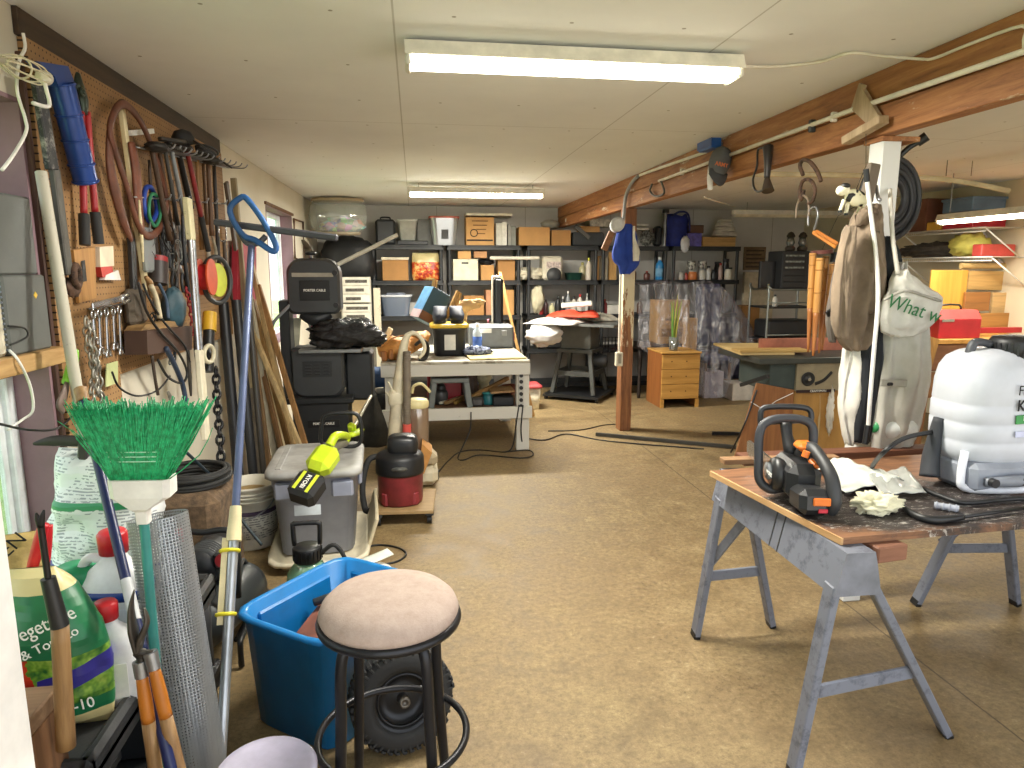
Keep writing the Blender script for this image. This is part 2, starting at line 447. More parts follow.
# window 1 (near left) and window 2 (far left)
def window(nm, y0, y1, z0, z1, mull):
    r = T(nm, None, None, (-1.40, (y0+y1)/2, z0)); r['kind'] = 'structure'
    fr = MB(); wq = .05; x0, x1 = -1.43, -1.385
    fr.b2(x0, x1, y0, y0 + wq, z0, z1, 0, .005); fr.b2(x0, x1, y1 - wq, y1, z0, z1, 0, .005)
    fr.b2(x0, x1, y0 + wq, y1 - wq, z0, z0 + wq, 0, .005); fr.b2(x0, x1, y0 + wq, y1 - wq, z1 - wq, z1, 0, .005)
    if mull: fr.b2(x0 + .005, x1 - .005, (y0+y1)/2 - .02, (y0+y1)/2 + .02, z0 + wq, z1 - wq)
    fr.b2(x0 + .01, x1 - .02, y1 - wq - .03, y1 - wq, z0 + wq, z1 - wq)
    fr.build('window_frame', pl('#dfe3e6', .4), r)
    MB().b2(-1.412, -1.408, y0 + wq, y1 - wq, z0 + wq, z1 - wq).build('pane', glassy('#f4faf8', .03, .08), r)
    j = MB(); j.b2(-1.43, XL + .003, y1 - .004, y1 + .012, z0, z1); j.b2(-1.43, XL + .003, y0 - .012, y0 + .004, z0, z1); j.b2(-1.384, XL + .003, y0, y1, z1 - .004, z1 + .01); j.b2(-1.384, XL + .02, y0, y1, z0 - .02, z0 + .006)
    j.build('jamb', MAUVE, r); return r
window('window_1', WY0, WY1, WZ0, WZ1, False)
w2 = window('window_2', Q0, Q1, QZ0, QZ1, True)
# brown stud casing at the edge of window 1, dark nailer along the ceiling above the pegboard
struct(MB().b2(XL, XL + .02, WY1 + .012, WY1 + .03, 0, 2.3, 0, .003), 'trim_2', wood('#5d4034', '#3b2822', .7, 5, 2))
struct(MB().b2(XL, XL + .02, WY1 + .02, 4.92, 2.352, CZ, 0, .003), 'trim_3', wood('#4b3a2a', '#241b14', .7, 5, 1))
struct(MB().b2(XL, XL + .02, Q0 - .05, Q1 + .05, QZ1 + .004, QZ1 + .03, 0, .002), 'trim_4', BROWNW)
# main beam, with conduit and posts
BX0, BX1, BZ = 2.0, 2.09, 2.17
def m_beam():
    t = NT('old_fir'); t.set(.7); v = t.mapped((9, .8, 9))
    f = t.noise(2.2, 8, v, .7, .8); g = t.noise(1.6, 5)
    c = t.ramp(f, [(.28, '#5f3a20'), (.45, '#96623a'), (.6, '#b07a4a'), (.78, '#c89a66')])
    w_ = t.noise(9, 7, t.mapped((1, .35, 1.4)), .75)
    c = t.mix(t.ramp(w_, [(.59, (0,)*3), (.66, (.85,)*3)]), c, '#d8ccb4')
    t.color(t.mix(t.math('MULTIPLY', g, .3), c, '#5a3018')); t.bump(f, .2, .003); return t.m
BEAM = m_beam()
b = MB().b2(BX0, BX1, YF, YB, 2.30, CZ, 0, .004); b.b2(BX0 + .006, BX1 - .006, YF, YB, BZ, 2.297, 0, .004)
tag(b.build('ceiling_beam', BEAM, org=Vector((2.05, 4, BZ))), kind='structure')
def m_post():
    t = NT('peeling_post'); t.set(.7); f = t.noise(3, 7, t.mapped((14, 14, .9)), .7, .5)
    c = t.ramp(f, [(.3, '#573620'), (.55, '#8a5a36'), (.75, '#a87846')])
    x, y, z = t.sep(); w_ = t.noise(5, 6, t.mapped((2.5, 2.5, .5)), .75)
    k = t.math('MULTIPLY', t.math('GREATER_THAN', t.math('ADD', w_, t.math('MULTIPLY', t.math('SUBTRACT', z, .95), .16)), .53), t.math('MULTIPLY', t.math('GREATER_THAN', z, .85), t.math('LESS_THAN', z, 1.62)))
    t.color(t.mix(k, c, '#cfc2a2')); t.bump(f, .2, .003); return t.m
struct(MB().b2(2.0, 2.115, 6.42, 6.56, 0, BZ, 0, .004), 'support_post', m_post())
wp = struct(MB().b2(2.03, 2.122, 2.83, 2.922, 0, BZ, 0, .005), 'support_post', worn('#d6d6d2', '#b5b2a6', .3, 8, .6))
struct(MB().b2(2.02, 2.2, 2.82, 2.95, BZ - .022, BZ - .001, 0, .002), 'trim_5', BEAM)
struct(MB().b2(-1.5, -40, -12, 40, -.22, -.12), 'ground', pl('#7f9a58', .9, var=.25, scale=1.2))
struct(MB().b2(-1.45, 20, -30, -2.2, -.14, -.02), 'driveway', pl('#c9c6be', .9, var=.1))
def conduit(pts, r, label, cat, name, mat, extra=()):
    o = MB().tube(pts, r, 8, k=1 if len(pts) == 2 else 6)
    return S(o, name, mat, label, cat)
# ------------------------------------------------------------------ ceiling lamps
LAMPS = []

def striplight(c, L, label, along='x', lit=True, w=.16, drop=0, pw=12):
    r = T('strip_light', label, 'light fixture', c); x, y, z = c
    A = Matrix.Translation(c) @ (rot(0, 0, 90) if along == 'y' else Matrix())
    h = MB(A); h.prism([(-w*.35, .0), (-w*.5, -.055), (w*.5, -.055), (w*.35, .0)], -L/2, L/2, rot(90, 0, 90))
    h.build('housing', pl('#e2ded2', .45), r)
    d = MB(A); d.prism([(w*.42*math.cos(a), -.055 + .035*math.sin(a)) for a in [math.pi + math.pi*k/10 for k in range(11)]], -L/2 + .025, L/2 - .025, rot(90, 0, 90), 0, True)
    d.build('diffuser', emit('#fff6da', pw) if lit else pl('#dcd2b8', .5), r)
    for s in (-1, 1):
        e = MB(A); e.box((s*(L/2 - .012), 0, -.062), (.024, w*.9, .05), None, 0, .008); e.build('end_cap', pl('#cfccc4', .4), r)
    if drop:
        for s in (-1, 1):
            k = MB(A); k.cyl((s*L*.42, 0, 0), (s*L*.42, 0, drop), .004, n=6); k.build('hanger', STEEL, r)
    if lit: LAMPS.append((along, x, y, z - .1, L*.95))
    return r
p = (atz(403, 52, 2.36) + atz(745, 70, 2.36)) / 2
striplight((.64, 2.73, 2.425), 1.31, 'long lit fluorescent light fixture on ceiling nearest the door')
striplight((.64, 7.05, 2.40), 1.37, 'shorter looking lit fluorescent light near back shelves', drop=.04, pw=34)
striplight((5.25, 8.45, 2.345), 2.4, 'unlit white tube light fixture hanging behind the bamboo wind chime', lit=False, w=.1, drop=.095)
q = atx(966, 216, 4.75)
striplight((4.75, 5.12, 2.085), 1.22, 'lit tube light hung over the wooden bench by right wall', along='y', w=.12, drop=.35)
# ------------------------------------------------------------------ bar stool, tote and wheel by the door
st = T('bar_stool', 'round padded bar stool with tan cushion and black metal legs', 'stool', (-.085, 1.69, 0))
sx, sy = -.085, 1.69
m = MB(); m.lathe([(.0, .778), (.06, .777), (.12, .772), (.155, .76), (.174, .742), (.182, .722), (.176, .706), (.15, .70), (0, .70)][::-1], (sx, sy, 0), 48)
t_ = NT('microfiber'); t_.set(.9); t_.color(t_.ramp(t_.noise(22, 8, None, .85), [(.3, '#9c887c'), (.55, '#ad9a8e'), (.8, '#b8a69a')])); t_.bump(t_.noise(220, 2), .3, .002)
m.build('seat_cushion', t_.m, st)
SATIN = pl('#2a2a2d', .35, .6, .05)
m = MB(); m.torus((sx, sy, .698), .176, .0125, n=48); m.cyl((sx, sy, .684), (sx, sy, .7), .165, n=40); m.build('seat_rim', SATIN, st)
for i in range(4):
    a = R(38 + 90*i); c, s_ = math.cos(a), math.sin(a)
    m = MB(); m.tube([(sx + c*.05, sy + s_*.05, .678), (sx + c*.125, sy + s_*.125, .668), (sx + c*.15, sy + s_*.15, .62), (sx + c*.158, sy + s_*.158, .45), (sx + c*.175, sy + s_*.175, .2), (sx + c*.195, sy + s_*.195, .012)], .0145, 10, k=5)
    lg = m.build('leg', SATIN, st)
    MB().cyl((sx + c*.196, sy + s_*.196, 0), (sx + c*.194, sy + s_*.194, .025), .016, n=12).build('foot_cap', RUBBER, lg)
m = MB().torus((sx, sy, .36), .198, .010, n=48, k=8); m.build('foot_ring', SATIN, st)
# blue tote, open, with odds and ends
BT = (-.315, 2.395); br = -37
t1 = T('storage_tote', 'open bright blue plastic tote behind the padded stool', 'tote', (BT[0], BT[1], 0))
BLUEP = pl('#1673b4', .35, var=.06); m = MB()
opentub(m, BT[0], BT[1], 0, .43, .39, .48, .43, .53, .006, .018, br)
A = Matrix.Translation((BT[0], BT[1], 0)) @ rot(0, 0, br); mm = MB(A)
m.build('tub', BLUEP, t1)
for sg in (-1, 1):
    mm.box((0, sg*(.243), .30), (.3, .016, .17), (sg*-3.5, 0, 0), 0, .007); mm.box((sg*(.196), 0, .30), (.016, .36, .17), (0, sg*3.5, 0), 0, .007)
mm.build('wall_ribs', BLUEP, t1)
m = MB(A); m.box((-.02, .02, .30), (.26, .2, .012), (14, -8, 10)); S(m, 'board_offcut', pl('#7a4a38', .7, var=.25, scale=6), 'reddish brown flat board lying inside the blue tote', 'board')
m = MB(A); m.tube([(-.16, .05, .33), (-.1, .1, .35), (0, .16, .36), (.08, .17, .355)], .016, 8); m.lathe([(.0, 0), (.07, .002), (.085, .02), (.088, .022)], (.1, .16, .33), 20, None); S(m, 'frying_pan', pl('#2b2c2e', .4), 'dark pan with black handle lying in blue tote', 'pan')
m = MB(A); m.prism([(-.11, -.03), (.1, -.045), (.12, .03), (-.09, .05)], 0, .006, Matrix.Translation((.06, .1, .385)) @ rot(6, 10, 20)); S(m, 'plastic_disc', pl('#c9cfd4', .4), 'thin pale grey lid resting on things in blue tote', 'lid')
m = MB(A); m.b2(-.15, .15, -.2, .2, .02, .26, 0, .02); S(m, 'toolbox', pl('#26282c', .6), 'dark case at the bottom of the blue tote', 'case')
# small wheel
WC = V(-.075, 2.12, .177); ax = frame(V(.22, -.95, .17), V(1, 0, .1)); wh = T('pneumatic_wheel_assembly', 'small black pneumatic wheel under the padded stool', 'wheel', (WC.x, WC.y, 0))
m = MB(Matrix.Translation(WC) @ ax @ Matrix.Scale(1.06, 4)); pr = []
for k in range(13):
    a = math.pi * k / 12; pr.append((.115 + .05*math.sin(a)**.6, -.05*math.cos(a)))
m.lathe(pr + [(.095, .045), (.095, -.045), pr[0]], n=48)
for i in range(40):
    a = 2*math.pi*i/44
    for sg in (-1, 1): m.box((.1605*math.cos(a + sg*.035), .1605*math.sin(a + sg*.035), sg*.022), (.009, .015, .04), rot(0, 0, math.degrees(a)), 0, .002)
for i in range(40):
    a = 2*math.pi*i/40
    m.box((.148*math.cos(a), .148*math.sin(a), .043), (.018, .009, .008), rot(0, 0, math.degrees(a)), 0, .002)
ty = m.build('tyre', RUBBER, wh)
m = MB(Matrix.Translation(WC) @ ax); m.lathe([(.0, .012), (.02, .014), (.05, .004), (.075, .008), (.088, .03), (.1, .046), (.104, .044), (.098, .02), (.09, -.04), (0, -.04)], n=36); m.torus((0, 0, .03), .086, .006)
m.build('rim', pl('#222326', .3, .5), wh)
m = MB(Matrix.Translation(WC) @ ax); m.lathe([(.0, .05), (.009, .05), (.009, .056), (.018, .056), (.02, .01)][::-1], n=16); m.build('hub', pl('#6c6760', .4, .7), wh)
# pale bucket nearest camera
b = aty(268, 806, 1.52); bk = T('lidded_bucket', 'bucket with pale lavender lid at the bottom edge beside the grey pole', 'bucket', (b.x, b.y, 0))
m = MB().lathe([(.098, 0), (.115, .38)], (b.x, b.y, 0), 36); zt = .42
m = MB().lathe([(.0, 0), (.09, 0), (.112, zt - .02), (.104, zt - .012)], (b.x, b.y, 0), 36); m.build('pail', pl('#cfcbd6', .45), bk)
m = MB().lathe([(.118, zt - .03), (.12, zt - .006), (.112, zt + .004), (.1, zt - .002), (0, zt - .002)], (b.x, b.y, 0), 40); m.build('lid', pl('#bdb7cc', .4), bk)
# ------------------------------------------------------------------ long poles
def topole(name, label, cat, p0, p1): return T(name, label, cat, p0)
pt, pb = aty(252, 238, 2.75), atz(214, 868, 0)
sq = T('pole_squeegee', 'long grey pole squeegee leaning upright with blue loop frame at its top', 'squeegee', pb)
pd = (pt - pb); mid = pb + pd*.44; mid2 = pb + pd*.335
m = MB().cyl(mid, pt, .013, n=14); m.build('upper_pole', pl('#545f7e', .4, .3), sq)
m = MB().cyl(pb, mid, .0155, n=14); m.build('lower_pole', pl('#a9adb1', .3, .7), sq)
m = MB().cyl(mid - pd*.005, mid + pd*.05, .024, .018, 14); m.bar(mid + V(-.024, 0, .0), mid - pd*.13 + V(-.024, -.0, 0), .018, .018); m.build('clamp', pl('#d8cba0', .5), sq)
m = MB()
for q in (mid - pd*.02, mid - pd*.115): MB().torus(q + V(-.01, 0, 0), .026, .006, pd).build('yellow_tape', pl('#d8cc2a', .6), sq)
a, c = aty(214, 222, 2.78), aty(338, 238, 2.66)
m = MB().bar(a, c, .018, .026, (0, 0, 1), 0, .006); m.build('squeegee_bar', pl('#3c3b40', .5), sq)
L = [aty(x, y, 2.72) for x, y in ((230, 208), (240, 198), (247, 199), (262, 219), (275, 243), (275, 251), (270, 250), (255, 240), (244, 236), (234, 222))]
m = MB().tube(L, .0075, 8, True, 3, flat=1.5); m.build('loop_frame', pl('#1d4f86', .4), sq)
m = MB().tube([aty(240, 232, 2.73), aty(247, 243, 2.73), aty(258, 243, 2.73), aty(266, 236, 2.73)], .011, 8); m.build('yoke', pl('#46464c', .5), sq)
# navy rake handle
t0, t1_ = aty(82, 396, 2.02), aty(146, 664, 1.58); dd = (t1_ - t0); e = t1_ + dd * .55
nv = T('garden_rake', 'navy blue long tool handle with pale wood end among the garden supplies', 'tool handle', e)
MB().cyl(t0 + dd*.02, e, .0125, n=14).build('shaft', pl('#17224f', .35), nv)
MB().cyl(t0 - dd*.03, t0 + dd*.025, .017, n=14).build('wood_end', ASH, nv)
MB().cyl(t0 + dd*.72, t0 + dd*.86, .0135, n=14).build('label_band', pl('#c4c6c9', .4), nv)
# green broom turned upside down
bt_, bb = aty(142, 402, 1.62), aty(143, 510, 1.60); bx = (aty(200, 402, 1.62) - aty(84, 402, 1.62)).normalized()
br_ = T('broom', 'green bristled broom standing upside down with white cap', 'broom', atz(176, 905, 0))
T1 = aty(143, 480, 1.605)
m = MB(); rr = random.Random(3); wt = .140; wb = .055
def bris(u, v, l=1.0, cur=0, out=0, r=.0013):
    p0 = T1 + bx*(u*wb) + V(0, v*.022, 0); p1 = bt_ + bx*(u*wt + out) + V(0, v*.03, rr.uniform(-.008, .006)); p1 = p0 + (p1 - p0)*l
    pm = (p0 + p1)/2 + bx*cur; m.tube([p0, pm, p1], [r, r*1.1, r*.7], 4, k=2)
m.loft([[T1 + bx*(wb*cx_) + V(0, cy_*.02, 0) for cx_, cy_ in ((-1, -1), (1, -1), (1, 1), (-1, 1))], [bt_ + bx*(wt*.93*cx_) + V(0, cy_*.018, -.018) for cx_, cy_ in ((-1, -1), (1, -1), (1, 1), (-1, 1))]], 1, False)
for i in range(900): bris(rr.uniform(-1, 1), rr.choice((-1, -1, -1, 1, rr.uniform(-1, 1))) * rr.uniform(.85, 1.15), rr.uniform(.9, 1.03), rr.uniform(-.006, .006), rr.uniform(-.012, .012), .0016)
for i in range(16): bris(rr.choice((-1, 1))*rr.uniform(.8, 1), -1, rr.uniform(.6, .9), rr.uniform(-.01, .03), rr.choice((-1, 1))*rr.uniform(.03, .07), .0012)
t_ = NT('broom_fibre'); t_.set(.5); t_.color(t_.ramp(t_.noise(90, 3), [(.35, '#12804a'), (.65, '#2bb777')]))
for g in ((.28, -1), (.34, -1), (.40, -1)):
    k = g[0]; w_ = wb + (wt - wb)*k; z_ = T1 + (bt_ - T1)*k
    m.tube([z_ + bx*(-w_) + V(0, -.024, 0), z_ + V(0, -.029, 0), z_ + bx*w_ + V(0, -.024, 0)], .0016, 5, m=2)
m.build('bristles', [t_.m, pl('#127246', .8), pl('#a6d8b8', .6)], br_)
m = MB()
def rc(c, w, d): return [c + bx*w*a_ + V(0, d*b_, 0) for a_, b_ in ((-1, -.7), (-.8, -1), (.8, -1), (1, -.7), (1, .7), (.8, 1), (-.8, 1), (-1, .7))]
m.loft([rc(T1 + V(0, 0, .008), .066, .034), rc(T1 + V(0, 0, -.034), .064, .034), rc(bb + V(0, 0, .008), .022, .024), rc(bb, .014, .016), rc(bb + V(0, 0, -.03), .013, .014)], 0, False)
m.build('cap', WHITE, br_)
MB().cyl(bb, atz(176, 905, 0), .011, n=12).build('handle', pl('#3b8a86', .35, .2), br_)
# roll of hardware cloth
def m_mesh(h, per, thick):
    t = NT('wire_mesh'); t.set(.4, .5); t.b.inputs['Base Color'].default_value = (*lin(h), 1)
    uv = t.n('ShaderNodeUVMap'); s_ = t.n('ShaderNodeSeparateXYZ'); t.l(uv.outputs[0], s_.inputs[0])
    def ln(v): return t.math('LESS_THAN', t.math('FRACT', t.math('DIVIDE', v, per)), thick)
    t.l(t.math('MAXIMUM', ln(s_.outputs[0]), ln(s_.outputs[1])), t.b.inputs['Alpha']); return t.m
def meshroll(name, label, top, bot, r0, turns, mat, extra=0):
    A = frame(bot - top); L_ = (bot - top).length; x, y = A.col[0].xyz, A.col[1].xyz; z = (bot - top).normalized()
    n = int(40*turns); vs = []; fs = []; uv = []
    acc = 0; prev = None
    for i in range(n + 1):
        a = 2*math.pi*i/40; r = r0*(1 - .045*i/40); p = x*math.cos(a)*r + y*math.sin(a)*r
        if prev is not None: acc += (p - prev).length
        prev = p
        vs += [top + p, top + p + z*L_]; uv += [(acc, 0), (acc, L_)]
    me = bpy.data.meshes.new(name); org = (min(vs, key=lambda q: q.z)).copy(); org.z = 0
    fs = [(2*i, 2*i+2, 2*i+3, 2*i+1) for i in range(n)]
    me.from_pydata([v - bot for v in vs], [], fs); me.materials.append(mat); ul = me.uv_layers.new()
    for lp in me.loops: ul.data[lp.index].uv = uv[lp.vertex_index]
    me.polygons.foreach_set('use_smooth', [True]*len(fs))
    o = bpy.data.objects.new(name, me); COL.objects.link(o); o.location = bot; WL[o.name] = bot; return tag(o, label, 'wire mesh')
meshroll('wire_mesh_roll', 'rolled galvanised wire mesh leaning beside the upturned broom', aty(158, 516, 1.88), atz(209, 862, 0) + V(0, .02, 0.012), .078, 3.2, m_mesh('#a4a8ac', .0085, .24))
# loppers and fork with wooden handles
pv = aty(138, 652, 1.50); lp = T('loppers', 'long loppers with orange and bare wood handles standing open end down', 'loppers', atz(165, 960, .0))
for (x0, y0, x1, y1) in ((140, 664, 160, 800), (151, 655, 186, 800)):
    p0, p1 = aty(x0, y0, 1.5), aty(x1, y1, 1.47); p2 = p0 + (p1 - p0)*.42; p3 = p1 + (p1 - p0)*.75
    h = MB().tube([p2, p2 + (p3 - p2)*.5, p3], [.0145, .0155, .0135], 12, k=3).build('handle', ASH, lp)
    MB().tube([p0 + (p2 - p0)*.2, p0 + (p2 - p0)*.6, p2], [.012, .0145, .0145], 12, k=3).build('painted_band', pl('#b06a22', .4), h)
    MB().cyl(p0 - (p2 - p0)*.05, p0 + (p2 - p0)*.22, .0155, .0145, 12).build('ferrule', STEEL, h)
    MB().tube([p0, (p0 + pv)/2 + V(.004, 0, 0), pv], [.012, .009, .012], 8).build('shank', pl('#3a3632', .5, .6), h)
m = MB().tube([pv, aty(133, 630, 1.5), aty(131, 608, 1.5), aty(134, 590, 1.5)], [.018, .022, .014, .003], 8, flat=.35); m.build('blade', pl('#4a453f', .45, .7), lp)
m = MB().tube([pv, aty(141, 638, 1.5), aty(147, 622, 1.5), aty(144, 608, 1.5)], [.016, .018, .012, .004], 8, flat=.45); m.build('hook', pl('#55504a', .45, .7), lp)
fk = T('hand_weeder', 'wooden handled long weeder with black steel shaft standing before the green bag', 'weeder', aty(66, 748, 1.42))
a, b_, c = aty(66, 747, 1.42), aty(60, 626, 1.42), aty(48, 578, 1.42)
MB().tube([a, (a + b_)/2, b_], [.019, .0175, .0165], 14, k=3).build('handle', ASH, fk)
MB().cyl(b_ - (b_ - c)*.0, c, .0175, .014, 14).build('ferrule', pl('#1f2022', .4), fk)
d_ = aty(41, 527, 1.42); m = MB().cyl(c, d_, .0065, n=10); m.tube([d_, aty(38, 519, 1.42), aty(36, 513, 1.42)], [.007, .006, .002], 8, k=2); m.tube([d_, aty(42, 518, 1.42), aty(44, 510, 1.42)], [.007, .006, .002], 8, k=2)
m.build('forked_shaft', pl('#2e2c2c', .45, .6), fk)
# ------------------------------------------------------------------ black cart with garden chemicals
CX0, CX1, CY0, CY1, CZ0 = -1.24, -.73, 1.45, 2.42, .50
ct = T('utility_cart', 'black plastic utility cart under the garden bags and jugs', 'cart', ((CX0+CX1)/2, (CY0+CY1)/2, 0))
def tray(z):
    m = MB(); m.b2(CX0, CX1, CY0, CY1, z - .03, z, 0, .008)
    for q in ((CX0, CX0 + .035, CY0, CY1), (CX1 - .035, CX1, CY0, CY1), (CX0, CX1, CY0, CY0 + .035), (CX0, CX1, CY1 - .035, CY1)): m.b2(*q, z - .06, z + .03, 0, .012)
    return m
BLKP = pl('#2a2b2d', .5, bump=.15, bscale=120)
tray(CZ0).build('top_tray', BLKP, ct); tray(.17).build('lower_tray', BLKP, ct)
for x in (CX0 + .045, CX1 - .045):
    for y in (CY0 + .05, CY1 - .05):
        l = MB().lathe([(.034, .05), (.03, .3), (.036, CZ0 - .03)], (x, y, 0), 14).build('leg', BLKP, ct)
        MB().lathe([(.0, 0), (.03, 0), (.034, .025), (.03, .055), (0, .055)], (x, y, 0), 12).build('foot', BLACK, l)
for (x, y, z, w_, d, h, lb) in ((-.9, 1.62, .17, .2, .22, .2, 'black lidded case on the lower cart tray nearest the loppers'), (-.92, 2.05, .17, .26, .26, .2, 'dark grey tub on the lower cart tray further back')):
    o = T('storage_case', lb, 'case', (x, y, z)); MB().b2(x - w_/2, x + w_/2, y - d/2, y + d/2, z + .001, z + h*.75, 0, .015).build('body', pl('#25272b', .45), o)
    MB().b2(x - w_/2 - .01, x + w_/2 + .01, y - d/2 - .01, y + d/2 + .01, z + h*.75, z + h, 0, .015).build('lid', pl('#333539', .45), o)
# wooden crate corner by the jamb
a = atz(60, 684, .70); wc = T('wooden_crate', 'rough wooden crate by the door jamb, lower left corner', 'crate', (-.97, 1.22, 0))
RW = wood('#86694d', '#5d432d', .75, 6, 0)
MB().b2(-1.25, a.x, 1.06, a.y, .66, .70, 0, .004).build('top_board', RW, wc)
BWD = wood('#7c5636', '#4c3320', .7, 6, 2)
for q in ((-1.25, a.x, 1.06, 1.08), (-1.25, a.x, a.y - .02, a.y)): MB().b2(*q, 0, .66).build('side_panel', BWD, wc)
for q in ((-1.25, -1.23, 1.08, a.y - .02), (a.x - .02, a.x, 1.08, a.y - .02)): MB().b2(*q, 0, .66).build('end_panel', BWD, wc)
# --- bags
def bag(name, label, c, w, d, h, mats, rz=0, ty=0, seed=1, face=None, amp=.05, sl=0):
    """pillow shaped sack standing on its bottom seam; returns (thing, face matrix)"""
    r = T(name, label, 'bag', c); A = Matrix.Translation(c) @ rot(0, 0, rz) @ rot(ty, 0, 0)
    m = MB(A); n = 40; rings = []; K = 22
    for j in range(K + 1):
        t = j / K; z = h * t
        sd = math.sin(math.pi * min(1, max(0, t))) ** .42; ww = w/2 * (1 - .07*abs(2*t - 1)**4)
        dd = max(.004, d/2 * sd); ring = []
        for i in range(n):
            a = 2*math.pi*i/n; ca, sa = math.cos(a), math.sin(a)
            p = Vector((ww*math.copysign(abs(ca)**.75, ca), dd*math.copysign(abs(sa)**.8, sa)*(1 - .35*abs(ca)**3), z))
            if sl: p.x *= 1 - sl*max(0, t - .35)**2*(1.6 if p.x > 0 else .5)
            k = noise.noise(Vector((p.x*16, p.y*10, p.z*13)) + Vector((seed*5, 0, 0)))*amp*.35 + noise.noise(p*40 + Vector((0, seed, 0)))*amp*.12
            p.y += k*sd*(1 if sa > 0 else 1); p.z += k*.25*sd; ring.append(A @ p)
        rings.append(ring)
    # material bands by height
    vs = [p for q in rings for p in q]
    for j in range(K):
        b_ = 0
        if face: b_ = face((j + .5)/K)
        m.M = Matrix(); base = len(m.v)
        m.v += rings[j] + rings[j+1]
        for i in range(n): m.f.append([base + i, base + (i+1) % n, base + n + (i+1) % n, base + n + i]); m.mi.append(b_); m.sm.append(True)
    o = m.build('sack', mats, r)
    return r, o, A
# green fertiliser bag
c0 = atz(74, 716, .5); c0.z = .501; c0 = V(-.885, 1.64, .502)
def m_fert():
    t = NT('fertilizer_print'); t.set(.35); x, y, z = t.sep(); n_ = t.noise(11, 4)
    col = t.ramp(t.noise(7, 3), [(.4, '#17643f'), (.7, '#1f7a4c')])
    veg = t.ramp(t.noise(16, 3, None, .7), [(.35, '#1d5c2a'), (.48, '#6f9a34'), (.6, '#a8c25a'), (.72, '#2f6b2f')])
    tom = t.ramp(t.noise(12, 2), [(.35, '#8d1712'), (.6, '#cf3a20'), (.75, '#e0644a')])
    low = t.math('MULTIPLY', t.math('LESS_THAN', z, .2), t.math('GREATER_THAN', z, .08))
    leftm = t.math('LESS_THAN', t.math('ADD', x, t.math('MULTIPLY', t.math('SUBTRACT', n_, .5), .1)), -.025)
    pic = t.mix(leftm, veg, tom); col = t.mix(low, col, pic)
    bl = t.math('MULTIPLY', t.math('GREATER_THAN', x, -.01), t.math('LESS_THAN', t.math('ABSOLUTE', t.math('SUBTRACT', t.math('SUBTRACT', z, .125), t.math('MULTIPLY', x, .28))), .024))
    col = t.mix(bl, col, '#2d2a86'); edge = t.math('MAXIMUM', t.math('GREATER_THAN', z, .345), t.math('LESS_THAN', z, .045))
    col = t.mix(edge, col, '#d6c78e'); t.color(col); t.bump(t.noise(30, 3), .25, .004); return t.m
fb, fo, FA = bag('fertilizer_bag', 'green printed vegetable fertilizer bag standing at front of the cart', c0, .26, .14, .395, [m_fert()], 3, -6, 2, sl=1.3)
def on(A, x, z, d, tilt=0, roll=0): return A @ Matrix.Translation((x, d, z)) @ rot(90, 0, 0) @ rot(tilt, 0, roll)
def letr(par, A, txt, size, x, z, d, mat, roll=0, sx=1, w=0):
    q = on(A, x, z, d, 0, roll); return lettering(par, txt, size, q.translation, q.to_3x3().to_4x4(), mat, sx, weight=w)
letr(fo, FA, 'Vegetable', .048, .015, .28, -.083, INKW, 22, .8); letr(fo, FA, '& Tomato', .032, .03, .238, -.085, INKW, 24); letr(fo, FA, '10-10-10', .036, .045, .07, -.068, INKW, 10, 1)
yb, yo, YA = bag('seed_bag', 'yellow paper bag crumpled behind the green fertilizer bag', (-1.1, 1.84, .502), .2, .12, .40, [pl('#b89f62', .7, var=.2, scale=12, bump=.4)], 20, -8, 5, amp=.12)
letr(yo, YA, 'MEN', .05, .03, .37, -.06, INK, 40)
def m_print():
    t = NT('small_print'); t.set(.45); x, y, z = t.sep(); col = t.ramp(t.noise(4, 3), [(.4, '#d8dcdc'), (.6, '#eef0f0')])
    row = t.math('LESS_THAN', t.math('FRACT', t.math('MULTIPLY', z, 110)), .5); wd_ = t.math('GREATER_THAN', t.noise(60, 2, t.mapped((1, 1, .9))), .47)
    blk = t.math('GREATER_THAN', t.noise(9, 2), .45); k = t.math('MULTIPLY', t.math('MULTIPLY', row, wd_), t.math('MULTIPLY', blk, .62))
    col = t.mix(k, col, '#4a5a66'); gr = t.math('MULTIPLY', t.math('LESS_THAN', t.math('ABSOLUTE', t.math('SUBTRACT', z, .36)), .012), blk)
    col = t.mix(gr, col, '#2c8a5a'); col = t.mix(t.math('LESS_THAN', t.math('ABSOLUTE', t.math('SUBTRACT', z, .15)), .008), col, '#3b3590'); t.color(col); t.bump(t.noise(22, 3), .3, .006); return t.m
bag('lawn_feed_bag', 'large white bag covered in small print behind the jugs', (-1.03, 2.26, .502), .38, .2, .52, [m_print()], -16, -8, 9, amp=.1)
